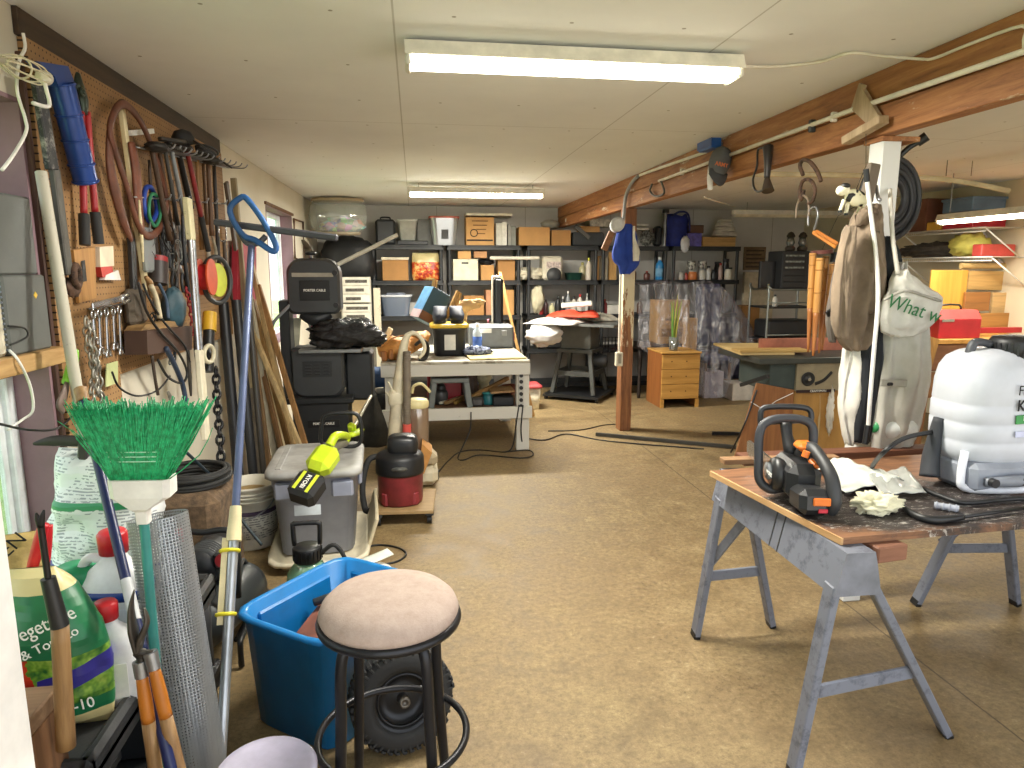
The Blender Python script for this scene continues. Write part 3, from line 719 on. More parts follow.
# --- jugs
def jug(label, c, rz, s, lab, cap, band=None, text=None):
    r = T('chemical_jug', label, 'jug', c); A = Matrix.Translation(c) @ rot(0, 0, rz); m = MB(A)
    P = [(.0, 0), (.070*s, .001), (.078*s, .012), (.078*s, .16*s), (.074*s, .2*s), (.055*s, .238*s), (.03*s, .262*s), (.026*s, .275*s), (.026*s, .292*s)]
    m.lathe(P, n=32, sx=1.1, sy=.72, sq=3.2); b_ = m.build('jug_body', pl('#e4e6ea', .35), r)
    m = MB(A); m.tube([(-.03*s, 0, .262*s), (-.066*s, 0, .262*s), (-.088*s, 0, .225*s), (-.085*s, 0, .165*s)], .013*s, 8); m.build('handle', pl('#e4e6ea', .35), r)
    m = MB(A); m.lathe([(.034*s, .28*s), (.036*s, .33*s), (.03*s, .338*s), (0, .338*s)], n=20); m.build('cap', cap, r)
    if band:
        m = MB(A); m.lathe([(.0785*s, .168*s), (.0785*s, .192*s)], n=32, sx=1.11, sy=.73, sq=3.2); m.build('band', band, r)
    m = MB(A); m.b2(-.055*s, .06*s, -.0585*s, -.0565*s, .03*s, .15*s, 0, .001); l_ = m.build('label_patch', lab, r)
    if text: letr(l_, A, text, .042*s, .004, .1*s, -.0592*s, INK, 0, .85, .0008)
    return r
REDC = pl('#c4222c', .4)
jug('white weedkiller jug with blue band behind the navy pole', (aty(119, 600, 1.96).x, 1.96, .502), -6, 1.1, pl('#dfe6f2', .4), REDC, pl('#22418f', .4), 'Roundup')
jug('white jug with red cap close behind the green bag', (aty(110, 650, 1.73).x, 1.73, .502), 8, .8, pl('#efefec', .4), REDC, None, 'up')
m = MB(); c = aty(74, 570, 2.0)
gt = T('green_tub', 'green plastic tub full of small boxes with green lid', 'tub', (c.x, c.y, .502))
opentub(m, c.x, c.y, .502, .2, .22, .22, .25, .25, .004, .008, 10); m.build('tub', pl('#3f7d66', .4), gt)
m = MB().b2(c.x - .09, c.x + .09, c.y - .09, c.y + .09, .52, .715, 0, .02); m.lathe([(.05, .71), (.058, .75), (.05, .77), (0, .772)], (c.x + .02, c.y - .03, 0), 20); S(m, 'grass_seed_shaker', pl('#1f9160', .4), 'bright green lidded shaker inside the green tub', 'shaker')
c = aty(38, 590, 1.78)
sb = T('spray_concentrate_bottle', 'small dark bottle with green screw cap between yellow and green bags', 'bottle', (c.x, c.y, .502))
MB().lathe([(0, 0), (.045, 0), (.048, .1), (.044, .15), (.02, .18), (.018, .2)], (c.x, c.y, .502), 20).build('bottle_body', pl('#3a4258', .35), sb)
MB().lathe([(.03, .19), (.031, .235), (0, .237)], (c.x, c.y, .502), 18).build('cap', pl('#1d8a5f', .4), sb)
pr_ = T('pruning_shears', 'red handled pruning shears stuck among the bags', 'shears', aty(30, 585, 1.72))
MB().tube([aty(30, 585, 1.72), aty(33, 565, 1.72), aty(40, 540, 1.72), aty(44, 524, 1.72)], [.009, .013, .015, .012], 10).build('handle', REDC, pr_)
MB().tube([aty(44, 580, 1.73), aty(47, 556, 1.73), aty(48, 535, 1.73), aty(47, 526, 1.73)], [.006, .009, .01, .013], 10).build('handle', REDC, pr_)
m = MB().tube([aty(33, 444, 2.3), aty(52, 441, 2.3), aty(72, 441, 2.3), aty(84, 443, 2.3)], [.004, .017, .019, .015], 8, flat=.25, up=(0, 1, 0)); m.box(aty(84, 450, 2.3), (.03, .03, .06), (0, 8, 0), 0, .006)
S(m, 'grass_hook', pl('#3d3838', .5, .5), 'dark curved hook blade sticking out beside the mauve window jamb', 'blade')
# ------------------------------------------------------------------ pegboard wall with hanging tools
PX = XL + .028
def Wl(px, py, d=.03): return atx(px, py, PX + d)
def wtube(pts, d, r, n=8, closed=False, k=6, flat=1.0):
    return MB().tube([Wl(p[0], p[1], p[2] if len(p) > 2 else d) for p in pts], r, n, closed, k, 0, flat, (1, 0, 0))
def m_peg():
    t = NT('pegboard'); t.set(.75); x, y, z = t.sep()
    def c_(v): return t.math('MULTIPLY', t.math('SUBTRACT', t.math('FRACT', t.math('DIVIDE', v, .0254)), .5), .0254)
    d = t.math('ADD', t.math('POWER', c_(y), 2), t.math('POWER', c_(z), 2)); hole = t.math('LESS_THAN', d, .0000115)
    col = t.ramp(t.noise(2.2, 6), [(.3, '#84613d'), (.55, '#9d784e'), (.75, '#b08c60')])
    t.color(t.mix(hole, col, '#2a1a0d')); return t.m
zb = 1.02
pg = MB().b2(XL + .001, PX, 2.585, 4.9, 1.16, 2.35); pg.b2(XL + .001, PX, 2.585, 3.05, .98, 1.16)
S(pg, 'pegboard', m_peg(), 'brown perforated hardboard covering the left wall behind hanging tools', 'pegboard')
# window shelf with grey boxes
a = atx(67, 346, -1.2); sh = MB().b2(-1.38, -1.2, 1.3, a.y, a.z - .055, a.z, 0, .003)
S(sh, 'window_shelf', wood('#c4a06c', '#96713f', .6, 6, 1), 'bare wood shelf board across the near left window', 'shelf')
SZ = a.z
GM = pl('#5f625f', .55, .1, .06); pz = SZ
for k, lb in enumerate(('lower grey metal box with small yellow sticker on window shelf', 'upper grey metal box stacked on the window shelf')):
    y1_ = a.y - .05 - k*.035; h = .245; o = T('speaker_box', lb, 'box', (-1.3, y1_ - .14, pz + .001))
    MB().b2(-1.372, -1.222, y1_ - .24, y1_, pz + .001, pz + h, 0, .006).build('casing', GM, o)
    m = MB()
    for i in range(16):
        m.cyl((-1.232, y1_ - .2405, pz + .02 + i*.016), (-1.232, y1_ - .243, pz + .02 + i*.016), .004, n=6)
    m.b2(-1.362, -1.245, y1_ - .246, y1_ - .24, pz + .012, pz + h - .012, 0, .002); m.build('daylit_grille', pl('#7d8796', .6), o)  # daylight on the front face is put into this lighter, bluish grey
    if k == 0: MB().box((-1.2215, y1_ - .07, pz + .18), (.002, .016, .016), (45, 0, 0)).build('sticker', pl('#d9b63c', .5), o)
    pz += h + .001
c = atx(2, 352, -1.29); o = T('desk_radio', 'small cream radio at the left edge of window shelf', 'radio', (-1.29, c.y, SZ + .001))
MB().b2(-1.35, -1.235, c.y - .1, c.y + .06, SZ + .001, SZ + .2, 0, .01).build('casing', pl('#cfc8b4', .5), o)
m = MB()
for i in range(6): m.b2(-1.237, -1.232, c.y - .03, c.y + .05, SZ + .03 + i*.02, SZ + .036 + i*.02)
m.build('grille', pl('#6a6455', .6), o)
S(MB().tube([atx(9, 350, -1.23), atx(18, 360, -1.19), atx(30, 385, -1.19), atx(33, 410, -1.2), atx(22, 420, -1.22), atx(8, 430, -1.23)], .004, 8), 'white_cable', WHITE, 'white cable hanging off the window shelf', 'cable')
S(MB().tube([atx(10, 345, -1.21), atx(22, 340, -1.2), atx(28, 335, -1.2), atx(24, 328, -1.21), atx(8, 326, -1.215)], .003, 8), 'thin_lead', BLACK, 'thin dark lead looped over grey box on window shelf', 'cable')
S(MB().tube([atx(0, 424, -1.2), atx(30, 430, -1.21), atx(58, 428, -1.23), atx(78, 410, -1.235)], .004, 8), 'black_cable', BLACK, 'black cable sagging across the mauve window jamb', 'cable')
# white work light cage with its cord
c0, c1 = Wl(2, 60, .14), Wl(43, 77, .11); wl = T('work_light', 'cream wire cage work light hanging beside mauve jamb', 'work light', c1)
A = frame(c1 - c0); L_ = (c1 - c0).length; m = MB(Matrix.Translation(c0) @ A)
for i in range(8):
    q = 2*math.pi*i/8; m.tube([(.012*math.cos(q), .012*math.sin(q), 0), (.03*math.cos(q), .03*math.sin(q), L_*.35), (.03*math.cos(q), .03*math.sin(q), L_*.8), (.02*math.cos(q), .02*math.sin(q), L_)], .0025, 5)
m.torus((0, 0, L_*.4), .03, .003); m.build('cage', pl('#cfc6a8', .45), wl)
MB().lathe([(0, L_*.95), (.02, L_*.97), (.022, L_*1.08), (0, L_*1.12)], c0, 16, A).build('socket', pl('#d8d2c0', .5), wl)
MB().tube([c1, Wl(46, 88, .12), Wl(49, 106, .12), Wl(33, 103, .12)], .006, 8).build('hook', WHITE, wl)
S(wtube([(23, 33), (25, 48), (19, 62), (17, 90), (25, 118), (26, 132), (14, 154), (2, 170)], .05, .005), 'power_cable', WHITE, 'white power cord curving over the mauve jamb near top left', 'cable')
# blue tube tool
p0, p1 = Wl(61, 84, .06), Wl(86, 183, .06); bl = T('grease_gun', 'blue ribbed metal tube with blue bracket hanging on the pegboard', 'tool', p1)
d = p1 - p0; m = MB().cyl(p0, p1, .042, .04, 20)
for k in (.0, .3, .55, .8, .98): m.torus(p0 + d*k, .042, .004, d, 24, 6)
NAVY = pl('#1c3f86', .3, .2); m.build('tube', NAVY, bl)
A = [Wl(x, y, .06) for x, y in ((31, 61), (62, 66), (70, 86), (52, 86), (48, 76))]; m = MB()
m.loft([[q + V(-.02, 0, 0) for q in A], [q + V(.02, 0, 0) for q in A]], 0, False); m.build('bracket', NAVY, bl)
# dark paint spattered bars
S(MB().bar(Wl(37, 78, .05), Wl(52, 170, .05), .02, .06, (0, 1, 0), 0, .004), 'hand_saw_case', worn('#1f2022', '#8f8c86', .42, 16), 'dark bar with white paint spots hung left of the blue tube', 'tool')
S(MB().bar(Wl(54, 168, .045), Wl(68, 275, .045), .02, .045, (0, 1, 0), 0, .004), 'steel_strap', worn('#4c4a44', '#2e2c29', .4, 12), 'dull grey flat bar hanging below the paint spotted bar', 'bar')
po = MB().cyl(Wl(41, 172, .06), Wl(90, 470, .18), .0175, n=14); S(po, 'conduit_pole', worn('#b9b4a4', '#8f897a', .36, 24), 'grey white pole leaning against the pegboard left end', 'pole')
o = T('folding_saw', 'folding pruning saw with lime green handle on the left pole', 'saw', Wl(72, 400, .1))
wtube([(75, 350), (72, 367), (67, 383)], .12, [.012, .018, .016], 10).build('handle', pl('#7fbf3a', .4), o)
wtube([(67, 383), (64, 395), (60, 405), (64, 412)], .12, [.012, .02, .018, .008], 8, flat=.4).build('sheath', pl('#6b5a52', .6), o)
# bolt cutters
o = T('bolt_cutters', 'bolt cutters with red arms and black grips on the pegboard', 'bolt cutters', Wl(90, 246, .04))
for (x0, y0, x1, y1, x2, y2) in ((81, 112, 84, 214, 85, 245), (87, 112, 95, 212, 99, 244)):
    h = MB().tube([Wl(x0, y0, .04), Wl((x0+x1)/2, (y0+y1)/2, .045), Wl(x1, y1, .04)], .0125, 10).build('arm', pl('#a3232b', .4), o)
    MB().cyl(Wl(x1, y1, .04), Wl(x2, y2, .04), .019, n=12).build('grip', RUBBER, h)
m = MB().tube([Wl(84, 114, .04), Wl(83, 100, .04), Wl(79, 86, .04), Wl(78, 73, .04)], [.02, .03, .03, .012], 10, flat=.5); m.torus(Wl(82, 92, .06), .012, .006, (1, 0, 0)); m.build('jaws', pl('#2e3a30', .4, .5), o)
# small panel with slot, leather disc, orange package
A = [Wl(x, y, .01) for x, y in ((70, 250), (92, 247), (93, 298), (76, 303))]
m = MB().loft([[q for q in A], [q + V(.012, 0, 0) for q in A]], 0, False); o = S(m, 'wooden_pattern', wood('#b98a4e', '#8f6433', .6, 6, 2), 'flat tan wooden piece with dark slot on pegboard', 'wood piece')
MB().loft([[Wl(x, y, .0225) for x, y in ((81, 261), (85, 260), (87, 281), (83, 282))], [Wl(x, y, .026) for x, y in ((81, 261), (85, 260), (87, 281), (83, 282))]], 0, False).build('slot', BLACK, o)
m = MB().torus(Wl(76, 276, .05), .036, .014, V(1, .2, 0), 24, 8); m.blob(Wl(73, 287, .04), (.014, .05, .035), .2); S(m, 'leather_pulley', IRON, 'rusty brown pulley wheel hanging beside the slotted wooden piece', 'pulley')
o = T('sandpaper_pack', 'white and orange hanging package on the pegboard', 'package', Wl(104, 262, .02))
A = [Wl(x, y, .01) for x, y in ((94, 247), (108, 246), (109, 266), (95, 267))]; MB().loft([A, [q + V(.02, 0, 0) for q in A]], 0, False).build('card', pl('#e2cfb5', .5), o)
A = [Wl(x, y, .01) for x, y in ((95, 267), (107, 266), (109, 279), (97, 277))]; MB().loft([A, [q + V(.02, 0, 0) for q in A]], 0, False).build('red_band', pl('#b8352c', .5), o)
A = [Wl(x, y, .012) for x, y in ((101, 275), (113, 270), (116, 280), (99, 280))]; MB().loft([A, [q + V(.02, 0, 0) for q in A]], 0, False).build('white_flap', WHITE, o)
# leather collars and straps
S(wtube([(121, 104), (137, 116), (150, 142), (162, 178), (167, 205), (160, 228), (148, 236), (137, 222), (128, 190), (118, 160), (110, 128)], .07, .019, 8, True, 5, .5), 'leather_harness', LEATHER, 'large oval brown leather harness loop on the pegboard', 'harness')
S(wtube([(109, 132), (110, 163), (115, 190), (124, 222), (132, 240)], .06, [.018, .03, .036, .03, .014], 10, flat=.4), 'leather_strap', LEATHER, 'broad brown leather strap hanging left of the cream level', 'strap')
S(wtube([(131, 142), (136, 170), (138, 200), (142, 236)], .055, [.026, .036, .036, .024], 10, flat=.4), 'leather_strap', pl('#6b3c2a', .6, var=.2, scale=14, bump=.3), 'reddish brown leather strap hanging right of the cream level', 'strap')
o = S(MB().bar(Wl(121, 106, .035), Wl(146, 290, .035), .02, .034, (0, 1, 0), 0, .003), 'wooden_level', pl('#cfc29a', .5), 'long cream stick level hanging down the pegboard middle', 'level')
S(MB().bar(Wl(130, 133, .03), Wl(153, 131, .03), .012, .022), 'shelf_bracket', WHITE, 'short white metal bracket on the pegboard above handles', 'bracket')
# wire tool racks
RK = []
def rack(name, label, x0, y0, x1, y1, prongs, outd=.16):
    m = MB().tube([Wl(x0, y0, .02), Wl(x1, y1, .02)], .004, 6, k=1); m.tube([Wl(x0, y0, .06), Wl(x1, y1, .06)], .004, 6, k=1)
    for i in range(prongs):
        t = (i + .5)/prongs; p = Wl(x0 + (x1-x0)*t, y0 + (y1-y0)*t, .0); m.tube([p, p + V(outd*.8, 0, -.004), p + V(outd, 0, .02)], .004, 6)
    return S(m, name, STEEL, label, 'tool rack')
rack('wire_tool_rack', 'upper wire tool rack with prongs on the pegboard right half', 136, 147, 226, 168, 14)
rack('wire_tool_rack', 'lower straight wire rack crossing behind the hanging handles', 134, 197, 226, 204, 9, .1)
# hanging tool handles
hs = [(152, 150, 170, 240, .013, '#4d3828', 'dark brown round tool handle'), (159, 148, 176, 262, .012, '#5d4330', 'brown tool handle with paint flecks'), (170, 143, 184, 214, .011, '#8f959a', 'grey metal pipe handle'),
      (178, 150, 191, 208, .016, '#1c1c1e', 'black rubber covered handle'), (186, 146, 201, 216, .013, '#8e2a2c', 'red painted handle with tan top'), (197, 158, 202, 250, .012, '#a67c4c', 'tan wooden handle'),
      (208, 163, 212, 236, .013, '#6b4a30', 'mid brown wooden handle'), (214, 165, 219, 268, .012, '#2b2523', 'nearly black thin handle'), (165, 150, 178, 225, .01, '#3c3a36', 'charcoal thin handle'), (203, 160, 207, 225, .01, '#7c5a3a', 'slim chestnut handle')]
for i, (x0, y0, x1, y1, r, h, lb) in enumerate(hs):
    p0, p1 = Wl(x0, y0, .10 - .04*(i % 2)), Wl(x1, y1, .09 - .04*(i % 2)); o = T('long_tool', lb + ' hanging from the wire tool rack', 'tool', p1)
    MB().tube([p0, (p0+p1)/2, p1], [r*.9, r, r*1.1], 10, k=3).build('handle', wood(h, shade(h, .6), .55, 7, 2) if i not in (2, 3) else pl(h, .4, .4), o)
    m = MB()
    if i % 3 == 0: m.blob(p0 + V(.02, 0, .012), (.05, .05, .022), .2, seed=i)
    elif i % 3 == 1:
        for k in range(5): m.tube([p0, p0 + V(.05, (k-2)*.02, .02), p0 + V(.09, (k-2)*.028, -.01)], .004, 5)
    else: m.bar(p0 + V(-.03, -.05, .01), p0 + V(.05, .06, .015), .03, .02, (0, 0, 1), 0, .004)
    m.build('tool_head', pl('#3f3d3b', .5, .6, .2), o)
    if i == 4: MB().cyl(p1, p1 + (p1 - p0)*.55, .016, n=10).build('grip', RUBBER, o)
S(MB().lathe([(0, -.03), (.045, -.02), (.055, 0), (.04, .03), (0, .045)], Wl(183, 138, .1), 20), 'rubber_plunger', RUBBER, 'black rubber dome on the upper wire tool rack', 'plunger')
S(MB().torus(Wl(206, 152, .1), .05, .008, V(.2, .3, 1), 24, 6).torus(Wl(206, 154, .1), .04, .008, V(.2, .3, 1), 24, 6).torus(Wl(207, 150, .1), .058, .007, V(.2, .3, 1), 24, 6), 'wire_coil', DGRAY, 'dark coil of wire sitting on the upper tool rack', 'wire coil')
S(MB().bar(Wl(226, 182, .06), Wl(236, 250, .06), .02, .06, (0, 1, 0), 0, .003), 'rasp', pl('#4d3f33', .6), 'dark flat brown slat hanging at the pegboard right end', 'slat')
A = [Wl(x, y, .1) for x, y in ((219, 222), (225, 222), (226, 240), (220, 240))]
S(MB().tube(A, .004, 6, True, 2), 'carabiner', CHROME, 'large chrome snap link hanging at the pegboard right end', 'clip')
# bungee bundle, pouches, pliers
m = wtube([(146, 188), (144, 205), (150, 222), (157, 210), (153, 190)], .06, .011, 8, True, 5); S(m, 'bungee_rope', pl('#20409a', .5), 'blue cord bundle hanging among the leather straps', 'cord')
m = wtube([(151, 195), (149, 214), (155, 226), (160, 216), (158, 198)], .075, .008, 8, True, 5); S(m, 'bungee_rope', pl('#2f7a55', .5), 'green cord loop hanging beside the blue cord bundle', 'cord')
S(MB().box(Wl(148, 250, .05), (.03, .12, .2), (0, 0, 0), 0, .01), 'clear_parts_pack', pl('#a3a8aa', .2, alpha=1) if False else glassy('#c9d0d2', .1, .55), 'clear plastic pack of parts below the leather loop', 'package')
pk = [(163, 220, 165, 262), (168, 216, 171, 268), (173, 222, 175, 258), (178, 218, 182, 265), (184, 225, 187, 262), (172, 262, 174, 290), (180, 265, 184, 292)]
plb = ['dark pliers left end of the hanging pliers row', 'dark long nose pliers second in the hanging row', 'dark pliers third in the hanging row', 'large dark pliers fourth in the hanging row', 'dark pliers by the cream flecked pole', 'dark pliers hanging below the pliers row', 'dark pliers beside the cream flecked pole, lower']
for (x0, y0, x1, y1), lb in zip(pk, plb):
    o = T('pliers', lb, 'pliers', Wl(x1, y1, .05)); p = Wl((x0+x1)/2, y0 + (y1-y0)*.3, .05)
    MB().tube([Wl(x0, y0, .05), p], [.004, .013], 8, k=1).build('jaws', STEEL, o)
    for s in (-1, 1): MB().tube([p, Wl(x1 + s*1.2, (p.z*0 + (y0+y1)/2 + 4), .05) + V(0, s*.015, 0), Wl(x1, y1, .05) + V(0, s*.01, 0)], [.007, .009, .008], 8).build('handle', pl('#2c2f33', .5), o)
# long flecked pole and silver pole
o = T('paint_pole', 'cream paint flecked pole with silver lower tubes in front of tools', 'pole', Wl(203, 398, .2))
p0, p1, p2, p3 = Wl(187, 198, .16), Wl(191, 240, .165), Wl(199, 350, .18), Wl(203, 398, .19)
MB().bar(p0, p1, .028, .07, (0, 1, 0), 0, .004).build('flecked_sleeve', worn('#d3cba0', '#6d6340', .36, 40), o)
MB().cyl(p1 + V(0, -.016, 0), p2 + V(0, -.016, 0), .014, n=12).build('tube', CHROME, o); MB().cyl(p1 + V(0, .022, 0), p2 + V(0, .022, 0), .014, n=12).build('tube', GAL, o)
MB().bar(p2, Wl(206, 440, .2), .025, .07, (0, 1, 0), 0, .004).build('lower_sleeve', pl('#d8d0b8', .6), o)
# measuring wheel, orange reel, caulking gun
o = T('measuring_wheel', 'thin wheel with yellow centre hanging near red panel', 'wheel', Wl(218, 300, .08)); q = Wl(217, 280, .12)
MB().torus(q, .13, .014, V(1, -.35, 0), 36, 8, sx=1).build('rim', DGRAY, o)
MB().cyl(q - V(.006, 0, 0), q + V(.012, -.004, 0), .095, n=28).build('disc', pl('#c3cc3c', .5), o)
o = T('string_reel', 'orange plastic reel hanging left of the yellow wheel', 'reel', Wl(206, 292, .08)); q = Wl(206, 277, .1)
MB().cyl(q - V(.03, 0, 0), q + V(.03, 0, 0), .07, n=24).build('core', pl('#b7232a', .5), o)
for s in (-.03, .03): MB().cyl(q + V(s - .004, 0, 0), q + V(s + .004, 0, 0), .1, n=28).build('flange', pl('#d1532e', .45), o)
o = T('caulking_gun', 'black tube tool with yellow band hanging below orange reel', 'caulking gun', Wl(208, 372, .1))
MB().cyl(Wl(209, 330, .1), Wl(208, 372, .1), .03, n=16).build('barrel', BLACK, o); MB().cyl(Wl(210, 313, .1), Wl(209, 331, .1), .038, n=16).build('yellow_band', pl('#d0a32c', .45), o)
m = MB().torus(Wl(209, 354, .13), .045, .012, V(1, -.3, 0)); m.build('ring', pl('#c9c2a8', .5), o)
# wrench set
wr = T('wrench_rail', 'thin steel rail holding the row of wrenches', 'rail', Wl(106, 306, .02)); MB().tube([Wl(89, 309, .006), Wl(123, 304, .006)], .004, 6, k=1).build('rail', STEEL, wr)
for i, (x, y0, y1) in enumerate(((93, 310, 340), (99, 309, 350), (106, 308, 352), (113, 307, 345), (119, 306, 350))):
    p0, p1 = Wl(x, y0 + 4, .016), Wl(x + 2, y1, .016)
    m = MB().torus(p0, .016, .006, V(1, 0, 0), 16, 6); m.bar(p0 + V(0, 0, -.016), p1, .007, .017, (0, 1, 0), 0, .003); m.tube([p1 + V(0, -.018, -.02), p1 + V(0, -.014, .004), p1 + V(0, .014, .004), p1 + V(0, .018, -.02)], .008, 6, k=3)
    S(m, 'wrench', CHROME, ('leftmost steel wrench', 'second steel wrench from the left', 'middle steel wrench, longest', 'fourth steel wrench from the left', 'rightmost steel wrench')[i] + ' in the hanging wrench row', 'wrench', 'wrenches hanging in a row')
m = MB().bar(Wl(92, 306, .07), Wl(120, 299, .07), .008, .024, (0, 0, 1), 0, .003); m.tube([Wl(128, 295, .07), Wl(122, 297, .07), Wl(123, 302, .07), Wl(129, 300, .07)], .01, 8, k=3); S(m, 'open_wrench', CHROME, 'big open ended wrench lying across above the wrench row', 'wrench')
# chains
def chain(pts, link, r, k=8):
    P = crom(pts, k); m = MB(); acc = 0; i = 0; L = [0]
    for a, b in zip(P, P[1:]): L.append(L[-1] + (b - a).length)
    n = max(2, int(L[-1] / link)); 
    for q in range(n):
        s_ = L[-1]*(q + .5)/n; j = max(0, min(len(P)-2, next((u for u in range(len(L)-1) if L[u+1] >= s_), len(P)-2)))
        t = (s_ - L[j])/max(1e-6, L[j+1] - L[j]); p = P[j].lerp(P[j+1], t); d = (P[j+1] - P[j]).normalized()
        z = d.orthogonal() if abs(d.x) > .9 else V(1, 0, 0).cross(d); ax_ = z if q % 2 else z.cross(d)
        A = frame(ax_, d); m.torus(p, link*.42, r, A, 10, 5, sx=1.5)
    return m
sil = pl('#a7a59c', .4, .8)
for i, (pts, lb) in enumerate((([(86, 318), (88, 345), (94, 372), (90, 398), (88, 410)], 'silver chain hanging leftmost below the wooden piece'), ([(90, 322), (93, 350), (99, 378), (98, 402)], 'silver chain hanging second under the wrench row'), ([(97, 352), (95, 380), (103, 400), (105, 412)], 'short silver chain hanging by the green tag'))):
    S(chain([Wl(x, y, .05) for x, y in pts], .03, .0045), 'steel_chain', sil, lb, 'chain')
S(chain([Wl(186, 288, .06), Wl(190, 305, .06), Wl(193, 330, .06), Wl(190, 336, .06)], .026, .005), 'red_chain', pl('#8e2226', .5), 'dark red chain hanging beside the cream flecked pole', 'chain')
S(chain([Wl(216, 368, .16), Wl(217, 400, .18), Wl(220, 440, .22), Wl(222, 478, .24)], .042, .008), 'black_chain', pl('#17171a', .35, .5), 'heavy black chain hanging down beside black pipes', 'chain')
# rusty block, cords, hoses, tags
o = T('battery_charger', 'rusty brown paint spotted metal box hanging under the pegboard cords', 'box', Wl(150, 354, .05))
A = [Wl(x, y, .03) for x, y in ((124, 331), (174, 326), (173, 350), (125, 355))]; MB().loft([A, [q + V(.09, 0, 0) for q in A]], 0, False).build('case', worn('#4b362c', '#a5978a', .3, 26, .7, .2), o)
A = [Wl(x, y, .02) for x, y in ((128, 325), (150, 321), (172, 322), (174, 326), (124, 331))]; MB().loft([A, [q + V(.07, 0, 0) for q in A]], 0, False).build('top_board', wood('#a58454', '#6d5234', .7, 6, 1), o)
cords = [([(138, 282), (146, 310), (160, 332), (178, 352), (187, 372), (182, 383), (168, 377), (158, 360)], .006, '#1a1a1c', 'black cord looping over the rusty metal box'), ([(143, 284), (150, 300), (164, 322), (184, 345), (190, 362)], .005, '#22262b', 'thin charcoal cord crossing the rusty metal box'),
         ([(112, 372), (120, 388), (138, 396), (158, 390), (170, 376)], .004, '#151517', 'thin black cable sagging under the pegboard'), ([(166, 348), (176, 368), (183, 386), (186, 404)], .012, '#29384f', 'thick blue black hose hanging below rusty metal box'),
         ([(151, 286), (156, 298), (160, 318)], .012, '#c3b79a', 'short cream rope hanging above rusty metal box'), ([(159, 284), (166, 300), (168, 318)], .008, '#3b4d63', 'grey blue cord hanging above rusty metal box'), ([(152, 356), (155, 378), (158, 395)], .007, '#3c3026', 'brown cord hanging below rusty metal box')]
for p, r, h, lb in cords: S(wtube(p, .13, r), 'hanging_cable', pl(h, .5), lb, 'cord')
o = T('caulk_box', 'dark can with red lid hung above the cords', 'can', Wl(157, 284, .05)); MB().cyl(Wl(157, 284, .06), Wl(157, 262, .06), .045, n=18).build('can_body', pl('#2a2120', .5), o); MB().cyl(Wl(157, 262, .06), Wl(157, 257, .06), .046, n=18).build('lid', pl('#8c2226', .5), o)
S(MB().blob(Wl(174, 308, .07), (.05, .1, .1), .12, seed=4), 'net_pouch', pl('#2f4a55', .6, var=.25), 'dark teal net pouch hanging beside red chain', 'pouch')
S(wtube([(146, 277), (150, 284), (152, 298)], .08, [.008, .016, .012], 10), 'awl', ASH, 'short wooden handled awl hanging below the level', 'awl')
A = [Wl(x, y, .03) for x, y in ((106, 364), (117, 361), (117, 383), (105, 387))]; S(MB().loft([A, [q + V(.004, 0, 0) for q in A]], 0, False), 'paper_tag', pl('#b9c08a', .8), 'pale green paper tag hanging under the wrench row', 'tag')
S(MB().box(Wl(135, 307, .03), (.05, .17, .16), (0, 0, 0), 0, .02), 'work_glove', pl('#4a4136', .8, var=.25, scale=14, bump=.4), 'dark grey brown leather pouch right of the wrench row', 'pouch')
S(MB().bar(Wl(131, 238, .03), Wl(136, 330, .03), .02, .045, (0, 1, 0), 0, .003), 'black_bar', pl('#1e1e20', .5), 'black flat bar hanging right of the perforated empty area', 'bar')
# red panel hung between pegboard and far window
A = [atx(x, y, XL + .03) for x, y in ((232, 239), (251, 241), (251, 303), (231, 301))]
S(MB().loft([A, [q + V(.04, 0, 0) for q in A]], 0, False), 'hanging_cloth', pl('#9c2232', .6), 'dark red flat panel hanging on wall behind the long pole squeegee', 'cloth')
# black pipes leaning, and stakes
for (x0, y0, x1, y1, r, h, lb) in ((221, 302, 238, 470, .034, '#1c1c1f', 'thick black pipe leaning left of the lumber'), (234, 300, 252, 460, .03, '#26272a', 'second black pipe leaning next to the lumber'), (246, 300, 262, 455, .02, '#33302c', 'thin dark pipe leaning against the lumber')):
    p0, p1 = aty(x0 + 2, y0, 4.62), aty(x1, y1, 4.5); k = p1.z / (p0.z - p1.z); p2 = p1 + (p1 - p0)*k*.98
    S(MB().cyl(p2, p0, r, n=16), 'black_pipe', pl(h, .4), lb, 'pipe')
# more small tools crowding the pegboard
X2 = [(149, 160, 160, 275, .009, '#3a2c22', 'thin dark rod hanging left of the brown tool handles'), (162, 170, 168, 290, .008, '#6d675a', 'thin grey rod hanging behind the pliers row'), (172, 180, 178, 300, .010, '#46362a', 'dark wooden rod hanging behind the pliers row'), (182, 210, 190, 300, .009, '#202124', 'black rod hanging just left of the flecked pole'), (205, 232, 210, 266, .011, '#b9b2a2', 'short pale stake hanging above the orange reel'), (212, 236, 216, 262, .009, '#98917f', 'grey stake hanging above the yellow wheel'),
      (224, 240, 232, 300, .014, '#4a3d33', 'brown slat end hanging beside the dark red cloth'), (139, 200, 143, 262, .007, '#c9bd96', 'thin cream slat behind the leather loop'), (156, 300, 166, 330, .009, '#7a6c55', 'tan cord end hanging above the rusty box'), (196, 320, 199, 372, .012, '#1c1c1e', 'black rod hanging right of the flecked pole'), (187, 335, 191, 396, .009, '#34302b', 'dark strap hanging left of cream sleeve'), (168, 392, 172, 410, .010, '#8d8a80', 'grey metal end hanging low under the pegboard')]
for i, (x0, y0, x1, y1, r, h, lb) in enumerate(X2):
    S(wtube([(x0, y0), ((x0+x1)/2 + (i % 3 - 1)*1.5, (y0+y1)/2), (x1, y1)], .03 + .012*(i % 4), [r*.7, r, r*1.2, r*.6], 8), 'hanging_rod', pl(h, .55, var=.2, scale=20), lb, 'rod')
